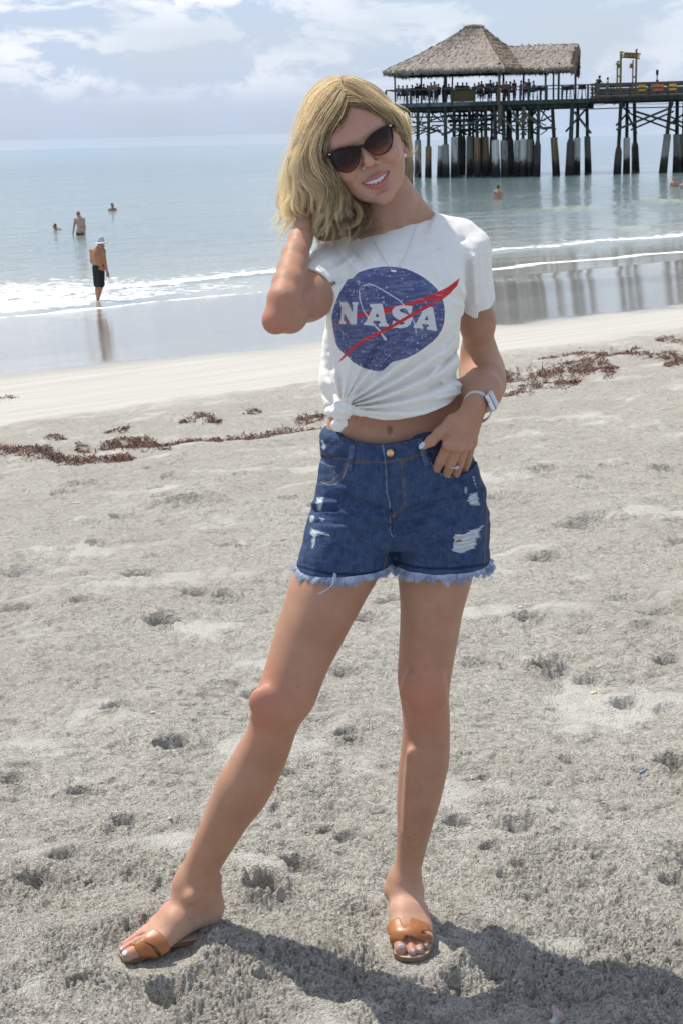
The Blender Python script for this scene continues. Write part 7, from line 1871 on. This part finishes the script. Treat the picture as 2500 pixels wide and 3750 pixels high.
    under = wm('hair', V, Q, um)
    # ---- strands
    S = []; Rr = []; Tn = []
    rnd = np.random.RandomState(11)
    def sheet_pt(Lx, f):
        f = np.clip(f, 0, len(Lx) - 1.0001); i = int(f); return Lx[i] * (1 - (f - i)) + Lx[i + 1] * (f - i)
    tt = np.linspace(0, 1, NP)[:, None]
    def clump(Lx, f, n, spread, depth, amp, tone, length=1.0, r0=.00025):
        base = sheet_pt(Lx, f); d = np.gradient(base, axis=0); d /= np.linalg.norm(d, axis=1)[:, None] + 1e-9
        view = base - CAM; view /= np.linalg.norm(view, axis=1)[:, None]; sd = np.cross(d, view); sd /= np.linalg.norm(sd, axis=1)[:, None] + 1e-9
        ph = rnd.uniform(0, 6.28, 3); ph[0] = f * 1.5 + rnd.normal(0, .55); ph[1] = f * 1.1 + rnd.normal(0, .6); grow = np.clip((tt - .25) / .75, 0, 1)
        base = base + sd * amp * grow * np.sin(tt * rnd.uniform(12, 15) + ph[0]) + view * (amp * .8 * grow * np.sin(tt * rnd.uniform(10, 13) + ph[1]) + depth)
        for _ in range(n):
            o1, o2 = rnd.normal(0, spread, 2); tp = .45 + .75 * np.sin(np.pi * np.clip(tt * .85 + .12, 0, 1)) ; tp = tp * (1 - .55 * tt ** 3)
            j1 = rnd.normal(0, .0016) * grow * np.sin(tt * rnd.uniform(15, 35) + rnd.uniform(0, 6))
            p = base + sd * (o1 * tp + j1) + view * (o2 * tp * .8)
            L = length * rnd.uniform(.86, 1.0); k = np.linspace(0, (NP - 1) * L, NP); i0 = np.minimum(k.astype(int), NP - 2); fr = (k - i0)[:, None]
            p = p[i0] * (1 - fr) + p[i0 + 1] * fr
            S.append(p); r = r0 * rnd.uniform(.7, 1.25); Rr.append(r * (1 - .75 * np.linspace(0, 1, NP) ** 4)); Tn.append(np.clip(tone + rnd.normal(0, .07), 0, 1))
    for c in range(380):
        f = rnd.uniform(0, 7)
        if f < 2.6 and rnd.rand() < .35: f = rnd.uniform(2.6, 6.5)
        tone = (.92 if f < 1.8 else .74 if f < 3.2 else .50 if f < 4.4 else .24 if f < 5.6 else .10) + .34 * rnd.randn()  # lit outer hair and shaded inner hair put into the strand tone
        ln = rnd.uniform(.74, 1.0) if f > 2.6 else (rnd.uniform(.38, .56) if rnd.rand() < .85 else rnd.uniform(.8, 1.0))
        clump(LA, f, 44, .0045 if ln > .75 or f > 2.6 else .005, rnd.uniform(-.006, .016), rnd.uniform(.011, .024), tone, ln)
    for c in range(70):
        f = rnd.uniform(.8, 4.6); clump(LA, f, 14, .0024, rnd.uniform(-.010, -.002), rnd.uniform(.006, .014), .95, rnd.uniform(.55, .75) if f < 2.6 else rnd.uniform(.85, 1.0))
    for c in range(34):
        clump(LA, rnd.uniform(-.0, 2.4), 14, .0022, rnd.uniform(-.006, .006), rnd.uniform(.008, .016), .9, rnd.uniform(.92, 1.0))
    for c in range(250):
        f = rnd.uniform(0, 5); clump(LB, f, 42, .0036, rnd.uniform(-.003, .006), rnd.uniform(.001, .006), (.62 if f < 2 else .45) + .25 * rnd.randn(), rnd.uniform(.85, 1.0))
    for c in range(30):
        clump(LB, rnd.uniform(0, 1.2), 10, .003, rnd.uniform(-.004, .008), rnd.uniform(.003, .009), .6, 1.0)
    LM = np.array([LA[0], (LA[0] + LB[0]) / 2 + np.array([0, .0, .004]), LB[0], LB[1]]); LM2 = np.array([LA[3], (LA[4] * .5 + LB[3] * .5), LB[3]])
    for c in range(70):
        clump(LM, rnd.uniform(0, 3), 16, .0045, rnd.uniform(-.002, .006), .001, .65 + .2 * rnd.randn(), rnd.uniform(.12, .3))
    for c in range(40):
        f = rnd.uniform(0, 5); clump(LA, f, 14, .006, rnd.uniform(-.004, .001), .002, .6 + .2 * rnd.randn(), rnd.uniform(.15, .35))
    for f_ in (.0, .12, .3, .55, .9, 1.05, 1.3, 1.7):
        for k in range(3): clump(LA, f_ + rnd.uniform(-.05, .08) * (f_ > .1), 16, .0016, rnd.uniform(-.012, .01), rnd.uniform(.008, .02), .95, 1.0, .00022)
    # flyaways
    for _ in range(320):
        LX = LA if rnd.rand() < .75 else LB; f = rnd.uniform(0, len(LX) - 1.01) * rnd.rand(); clump(LX, f, 1, .008, rnd.uniform(-.016, .014), rnd.uniform(.008, .030), .9, rnd.uniform(.7, 1.0), .00022)
    # a few fine wisps below the forearm and out to the side
    for P in ([(560, 1180, -.03), (540, 1300, -.02), (560, 1420, 0), (545, 1560, .01), (560, 1640, .02), (590, 1700, .02)], [(540, 1200, -.03), (520, 1400, 0), (525, 1560, .01), (500, 1640, .02), (498, 1720, .02)], [(330, 1100, .0), (290, 1180, .0), (245, 1240, 0), (240, 1340, 0)], [(1150, 560, .03), (1215, 620, .02), (1240, 600, .02), (1255, 560, .02)]):
        base = resamp(np.array([W(900 + x / 2, 250 + y / 2, d) for x, y, d in P]), NP)
        for _ in range(9):
            p = base + rnd.normal(0, .0018, 3) * (1 - .4 * tt) + rnd.normal(0, .0008, 3) * np.sin(tt * 20 + rnd.uniform(0, 6)); S.append(p); Rr.append(.00028 * (1 - .7 * np.linspace(0, 1, NP) ** 3)); Tn.append(.95)
    hm = bpy.data.materials.new('blonde_hair'); hm.use_nodes = True; nt = hm.node_tree; N_ = nt.nodes
    hb = N_['Principled BSDF']; a = N_.new('ShaderNodeAttribute'); a.attribute_name = 'tone'
    c = mixc(nt, rng(nt, a.outputs['Fac'], .10, .6), (.115, .078, .046), (.63, .46, .265)); c = mixc(nt, rng(nt, a.outputs['Fac'], .55, 1.0), c, (.97, .86, .61))
    nt.links.new(c, hb.inputs['Base Color']); hb.inputs['Roughness'].default_value = .42; hb.inputs['Specular IOR Level'].default_value = .28; hb.inputs['Specular Tint'].default_value = (1, .9, .7, 1)
    tr = N_.new('ShaderNodeBsdfTranslucent'); nt.links.new(mixc(nt, .35, c, (.95, .80, .52)), tr.inputs['Color']); mx = N_.new('ShaderNodeMixShader'); mx.inputs['Fac'].default_value = .48
    nt.links.new(hb.outputs[0], mx.inputs[1]); nt.links.new(tr.outputs[0], mx.inputs[2]); nt.links.new(mx.outputs[0], N_['Material Output'].inputs['Surface'])
    o = curves_obj('hair_strands', np.array(S), np.array(Rr), hm, under, np.array(Tn)); o.parent = under; o.matrix_parent_inverse = Matrix.Identity(4)
    o['kind'] = 'stuff'
    print('strands', len(S))
# ------------------------------------------------------------------ people by the water
def px_person(label, group, y, J, face, skin, build=1.0, res=.022, hands=False, hair=None, bald=False, shorts=None, hat=None, base=None):
    P = {}
    for k, v in J.items():
        if len(v) == 3: P[k] = W(v[0], v[1], y + v[2])
        else: P[k] = W(v[0], v[1], y)
    P['face'] = np.array(face, float)
    s, P = human(P, build, res=res, hands=hands)
    base = base if base is not None else P['pelvis'] * [1, 1, 0] + np.array([0, 0, WATER_Z])
    o = empty('person', base); tag(o, label, 'person', group)
    V, Q = solid(s, res, 1); link_mesh('body', np_mesh('body', V, Q), skin, o)
    fd = P['face'] / np.linalg.norm(P['face'])
    if hair is not None:
        h = Shape(); h.ell(P['head'] - fd * .018 + np.array([0, 0, .022]), (.082, .092, .098), k=.01)
        if bald: h = Shape(); h.ell(P['head'] - fd * .03 + np.array([0, 0, -.02]), (.079, .072, .062), k=.01)
        V, Q = solid(h, res * .8, 1); link_mesh('hair', np_mesh('hair', V, Q), hair, o)
    if shorts is not None:
        mat, leg = shorts; h = Shape(); h.ell(P['pelvis'] + np.array([0, 0, .03]), (.168, .125, .115), k=.03)
        for q in 'LR':
            if 'hi' + q in P: h.cone(P['hi' + q], P['hi' + q] * (1 - leg) + P['kn' + q] * leg, .108, .096, .04)
        V, Q = solid(h, res, 1); link_mesh('shorts', np_mesh('shorts', V, Q), mat, o)
    if hat is not None:
        h = Shape(); c = P['head'] + np.array([0, 0, .075]); h.cone(c, c + np.array([0, 0, .035]), .094, .080, .01)
        h.add(lambda X, Y, Z: np.maximum(np.sqrt((X - c[0]) ** 2 + (Y - c[1]) ** 2) - .175, np.abs(Z - c[2] + .028 + .5 * np.maximum(0, np.sqrt((X - c[0]) ** 2 + (Y - c[1]) ** 2) - .09) - (X - c[0]) * .05) - .010), c - .2, c + .2, k=.015)
        V, Q = solid(h, .011, 1); link_mesh('sun_hat', np_mesh('sun_hat', V, Q), hat, o)
    return o
def build_bathers():
    TAN = far_skin('tan', (.30, .17, .11)); PALE = far_skin('pale', (.48, .31, .24)); RDS = far_skin('rosy', (.46, .24, .17)); BRN = far_skin('deep_tan', (.33, .16, .085))
    BLK = cloth((.008, .008, .011)); DHR = cloth((.02, .014, .01)); GHR = cloth((.12, .09, .08)); DGR = cloth((.035, .038, .04)); HAT = simple_mat('pale_blue_grey_canvas', (.42, .47, .53), .8, .1, 30)
    g = ground_hit(359, 1113)
    m = px_person('man in a pale bucket hat and long black shorts standing at the waterline, looking down', 'men standing in and beside the sea', g[1],
              dict(head=(371, 892, -.02), neck=(366, 908, 0), chest=(358, 937, .0), pelvis=(363, 982, 0), shL=(337, 918, .05), shR=(380, 919, -.05), elL=(336, 957, .05), wrL=(346, 974, .20), elR=(386, 962, -.05), wrR=(394, 998, -.08),
                   hiL=(355, 990, .02), hiR=(369, 990, -.02), knL=(358, 1048, .05), knR=(371, 1050, -.05), anL=(360, 1104, .02), anR=(358, 1104, -.06)), (.75, .45, -.45), BRN, 1.0, .014, True, DHR, False, (BLK, .86), HAT, base=g)
    def wade(label, u, vw, J, face, skin, **k):
        p = flat(u, vw, WATER_Z); return px_person(label, 'bathers in the sea', p[1], J, face, skin, **k)
    wade('balding bare-backed man in dark trunks standing hip-deep, seen from behind', 295, 858, dict(head=(287, 780, 0), neck=(290, 792, 0), chest=(294, 812, 0), pelvis=(297, 846, 0), shL=(277, 802, 0), shR=(307, 802, 0), elL=(272, 832, 0), wrL=(268, 862, -.02), elR=(312, 832, 0), wrR=(311, 858, -.12),
         hiL=(289, 852, 0), hiR=(305, 852, 0), knL=(288, 905, 0), knR=(306, 905, 0), anL=(288, 950, 0), anR=(306, 950, 0)), (-.1, 1, 0), PALE, build=1.12, hair=GHR, bald=True, shorts=(DGR, .6))
    def deep(label, u, vw, hv, skin, face, hair, pxm, tilt=0, **k):
        p = flat(u, vw, WATER_Z); c = p.copy(); d = (p - CAM) @ _F
        s = FPX / d; v0 = hv; J = {}
        def q(dx, dz): return (u + dx * s, v0 - dz * s, 0)
        J = dict(head=q(0, 0), neck=q(tilt * .1, -.18), chest=q(tilt * .2, -.36), pelvis=q(tilt * .3, -.70), shL=q(-.18, -.24), shR=q(.18 + tilt * .1, -.24), elL=q(-.26, -.48), wrL=q(-.20, -.66), elR=q(.27, -.46), wrR=q(.20, -.62))
        return px_person(label, 'bathers in the sea', p[1], J, face, skin, hair=hair, **k)
    deep('dark-haired swimmer with only head and shoulders above the water, farthest out on the left side', 413, 768, 751, TAN, (.8, -.4, 0), DHR, 0)
    deep('dark-haired bather waist-deep with bare back, below the thatched pier', 1822, 728, 686, RDS, (.1, 1, 0), DHR, 0, build=1.1)
    deep('ruddy bather with light brown hair, chest-deep beyond the pier end of the beach', 2466, 682, 657, RDS, (.3, -.9, 0), GHR, 0, build=1.15)
    deep('bather cut by the right edge of the photo, beside the ruddy one', 2502, 686, 664, PALE, (-.5, -.8, 0), DHR, 0, build=1.05)
    # swimmer lying forward: head and wet shoulders only
    p = flat(203, 838, WATER_Z)
    px_person('swimmer lying low in the water at far left, red-brown head and one wet shoulder showing', 'bathers in the sea', p[1], dict(head=(201, 828, 0), neck=(207, 838, .05), chest=(220, 846, .1), pelvis=(250, 858, .2), shL=(212, 838, .15), shR=(214, 842, -.10), elL=(236, 846, .2), wrL=(250, 850, .1), elR=(225, 856, -.1), wrR=(215, 860, -.1)),
              (-.9, -.2, 0), RDS, hair=cloth((.09, .035, .02)))
build_bathers()

# ------------------------------------------------------------------ seaweed, shells, litter
def build_seaweed():
    m, nt, b = new_mat('dried_sargassum'); a = attr(nt, 'tone'); c = mixc(nt, rng(nt, a, .1, .6), (.035, .014, .010), (.12, .040, .026)); c = mixc(nt, rng(nt, a, .7, 1.0), c, (.21, .10, .06)); setc(nt, b, c); b.inputs['Roughness'].default_value = .7
    patches = [([(-60, 1655), (0, 1650), (70, 1660), (170, 1672), (255, 1690)], 15, 3600, 'thick line of brown seaweed entering from the left edge'),
               ([(180, 1688), (255, 1700), (380, 1682), (485, 1672)], 12, 2200, 'curved seaweed strip just right of the thick left line'), ([(375, 1645), (440, 1640), (510, 1630), (570, 1640), (620, 1652)], 17, 3200, 'heap of brown seaweed left of the woman, largest of that side'),
               ([(395, 1583), (470, 1572)], 9, 500, 'small seaweed patch above the largest left heap'), ([(170, 1612), (235, 1608)], 6, 300, 'tiny seaweed scrap above the left line'), ([(285, 1655), (330, 1653)], 8, 350, 'small seaweed tuft between two left strips'),
               ([(665, 1545), (735, 1532), (805, 1553)], 11, 1300, 'dark seaweed heap nearer the packed sand, left of the knot'), ([(610, 1628), (720, 1622), (830, 1612), (940, 1600), (1060, 1584), (1200, 1570)], 9, 2800, 'long thin seaweed line running up behind her left-side hip'),
               ([(1085, 1542), (1190, 1528)], 13, 1100, 'seaweed clump tucked beside her waist'), ([(895, 1508), (955, 1500)], 7, 300, 'small dark seaweed scrap near the packed sand'),
               ([(1700, 1440), (1770, 1412), (1850, 1395), (1950, 1385), (2060, 1368), (2160, 1360), (2245, 1370)], 27, 10500, 'broad heap of seaweed right of the watch, the biggest on the beach'), ([(1800, 1460), (1880, 1445), (1990, 1425), (2120, 1415)], 10, 2200, 'thin seaweed strand below the broad right heap'),
               ([(2060, 1340), (2180, 1330), (2260, 1345)], 11, 1500, 'seaweed ridge at the top right of the broad heap'), ([(1972, 1318), (2040, 1312)], 9, 600, 'rounded seaweed tuft above the broad heap'), ([(2050, 1302), (2110, 1300), (2205, 1312)], 10, 1300, 'seaweed mound between the tuft and the right strands'),
               ([(2205, 1308), (2300, 1303), (2390, 1312), (2460, 1318), (2540, 1325)], 9, 2400, 'long seaweed strand leaving through the right edge'), ([(2400, 1312), (2470, 1305), (2560, 1320)], 12, 1400, 'dense end of the right strand'), ([(2405, 1248), (2450, 1240), (2500, 1250), (2560, 1262)], 9, 1100, 'upper right seaweed mound near the packed sand'),
               ([(2435, 1348), (2495, 1340)], 9, 500, 'seaweed tuft under the right strand'), ([(2195, 1290), (2245, 1286)], 6, 250, 'seaweed scrap left of the upper right mound'), ([(2310, 1283), (2350, 1279)], 4, 150, 'tiny seaweed scrap close to the upper right mound'), ([(-20, 1462), (70, 1455)], 6, 350, 'dark scrap of weed on packed sand at the left edge')]
    for pts, hw, n, lab in patches:
        pts = [np.array(p, float) for p in pts]; seg = [np.linalg.norm(q - p) for p, q in zip(pts[:-1], pts[1:])]; L = sum(seg)
        f = RNG.uniform(0, L, n); cum = np.r_[0, np.cumsum(seg)]; i = np.clip(np.searchsorted(cum, f) - 1, 0, len(seg) - 1); t = (f - cum[i]) / np.array(seg)[i]
        P = np.array(pts)[i] * (1 - t)[:, None] + np.array(pts)[i + 1] * t[:, None]
        wob = 1 + .5 * noise2(P[:, 0] / 40, P[:, 1] * 0 + 3); tap = np.minimum(1, .35 + 2.2 * np.minimum(f, L - f) / L)
        dv = np.clip(RNG.normal(0, .62, n), -2.6, 2.6); keep = noise2(P[:, 0] / 16, dv * 1.6 + P[:, 1] / 9) + .5 * noise2(P[:, 0] / 45, P[:, 1] / 20) > -.02
        P[:, 1] += dv * hw * wob * tap; P[:, 0] += RNG.normal(0, 5, n); P = P[keep]; dv = dv[keep]; tap = tap[keep]; n = len(P)
        c = ground_hit(*P.mean(0)); zc = c[2]
        # project the whole patch on to the beach by a few fixed-point steps
        z = np.full(n, zc)
        for _ in range(14):
            d = _F[None] + _R[None] * ((P[:, 0] - 1250) / FPX)[:, None] - _U[None] * ((P[:, 1] - 1875) / FPX)[:, None]
            G = CAM + d * ((z - CAM[2]) / d[:, 2])[:, None]; z = .55 * z + .45 * terr0(G[:, 0], G[:, 1])
        gz = ground_z(G[:, 0], G[:, 1]); heap = (hw / 27) ** .7 * .045 * np.exp(-dv ** 2) * tap
        base = np.stack([G[:, 0], G[:, 1], gz + RNG.uniform(0, 1, n) * heap], 1)
        az = RNG.uniform(0, 6.28, n); el = RNG.normal(0, .45, n); ln = RNG.uniform(.012, .050, n); dr = np.stack([np.cos(az) * np.cos(el), np.sin(az) * np.cos(el), np.sin(el)], 1)
        sd = np.stack([-np.sin(az), np.cos(az), RNG.normal(0, .5, n)], 1); w = RNG.uniform(.0018, .0055, n)[:, None]; up = np.array([0, 0, 1.0])
        m1 = base + dr * (ln / 2)[:, None] + up * .006; e = base + dr * ln[:, None] - up * .003
        V = np.stack([base - sd * w * .5, base + sd * w * .5, m1 + sd * w, m1 - sd * w, e], 1).reshape(-1, 3)
        k = np.arange(n) * 5; F1 = np.stack([k, k + 1, k + 2, k + 3], 1); F2 = np.stack([k + 3, k + 2, k + 4, k + 4], 1)
        me = bpy.data.meshes.new('seaweed'); me.vertices.add(len(V)); me.vertices.foreach_set('co', V.astype(np.float32).ravel())
        li = np.concatenate([F1.ravel(), F2[:, :3].ravel()]).astype(np.int32); me.loops.add(len(li)); me.loops.foreach_set('vertex_index', li)
        me.polygons.add(2 * n); me.polygons.foreach_set('loop_start', np.concatenate([np.arange(n) * 4, 4 * n + np.arange(n) * 3]).astype(np.int32)); me.update(calc_edges=True)
        add_attr(me, 'tone', np.repeat(RNG.uniform(0, 1, n), 5)); o = link_mesh('seaweed', me, m); tag(o, lab, 'seaweed', 'seaweed along the wrack line', 'stuff')
build_seaweed()

def build_small():
    sh = simple_mat('cream_shell', (.62, .50, .30), .4, .2, 60); shw = simple_mat('white_shell', (.68, .64, .58), .4, .15, 60)
    def shell(u, v, r, mat, lab):
        g = ground_hit(u, v); g[2] = ground_z(g[0], g[1])[0] + r * .3
        s = Shape(); s.ell(g, (r, r * .75, r * .45), k=.001); s.ell(g - np.array([0, 0, r * .5]), (r * .8, r * .6, r * .4), k=.001, mode='s')
        for k in range(5): a = -1 + k * .5; s.cone(g + np.array([-r * .5, -r * .3, r * .2]), g + np.array([r * .8 * math.cos(a), r * .62 * math.sin(a), r * .25]), r * .08, r * .12, r * .1)
        V, Q = solid(s, r * .14, 1); o = link_mesh('seashell', np_mesh('seashell', V, Q), mat); tag(o, lab, 'shell')
    shell(385, 3597, .0085, sh, 'small cream shell in the sand below the bent foot'); shell(2172, 2520, .010, sh, 'cream shell beside the deep pit right of her knee'); shell(562, 2642, .008, sh, 'tiny ochre shell left of the bent knee')
    shell(283, 1843, .011, shw, 'little pale shell high on the sand at left'); shell(620, 2965, .006, sh, 'tiny shell fragment left of her calf'); shell(1905, 2215, .008, shw, 'small white shell fragment right of the frayed hem')
    g = ground_hit(2352, 2855); g[2] = ground_z(g[0], g[1])[0]
    b = MB(); b.tube([g + np.array([-.014, 0, .002]), g + np.array([-.004, .002, .007]), g + np.array([.004, 0, .012]), g + np.array([.010, -.001, .022])], [.0012, .0035, .0028, .001], 6, flat_=.4); o = b.build('plastic_scrap', simple_mat('blue_plastic_scrap', (.03, .16, .42), .4, .1, 40), None, True); tag(o, 'tiny bright blue scrap of plastic in the sand at right', 'litter')
    g = ground_hit(2040, 3750); g[2] = ground_z(g[0], g[1])[0]
    wh, nt, bb = new_mat('pale_pink_film'); f = noise(nt, 30, 2, .5); setc(nt, bb, mixc(nt, rng(nt, f, .45, .6), (.62, .62, .66), (.70, .22, .26))); bb.inputs['Roughness'].default_value = .35; bb.inputs['Transmission Weight'].default_value = .25
    V = []; 
    for i in range(9):
        t = i / 8; w = .014 * (1 - t) ** .7; x = -.002 + .004 * math.sin(t * 5); zz = .036 * t
        for j in range(5): a = (j - 2) / 2; V.append(g + np.array([x + a * w, .010 * a * a + .003 * math.sin(a * 4 + t * 6), zz]))
    F = [(i * 5 + j, i * 5 + j + 1, (i + 1) * 5 + j + 1, (i + 1) * 5 + j) for i in range(8) for j in range(4)]
    b = MB(); b.add(V, F); o = b.build('plastic_wrapper', wh, None, True); md = o.modifiers.new('t', 'SOLIDIFY'); md.thickness = .0006; tag(o, 'crumpled pink and white wrapper standing in the sand at the bottom edge', 'litter')
build_small()
BODY = build_body(); SHIRT_O = build_shirt(); SHORTS_O, _hr, _hl = build_shorts()
bpy.context.view_layer.update()
build_fringe(SHORTS_O, _hr, _hl); build_trim(BODY, SHIRT_O, SHORTS_O); build_watch(BODY); build_sandals()
build_face_parts(); build_sunglasses(); build_hair()
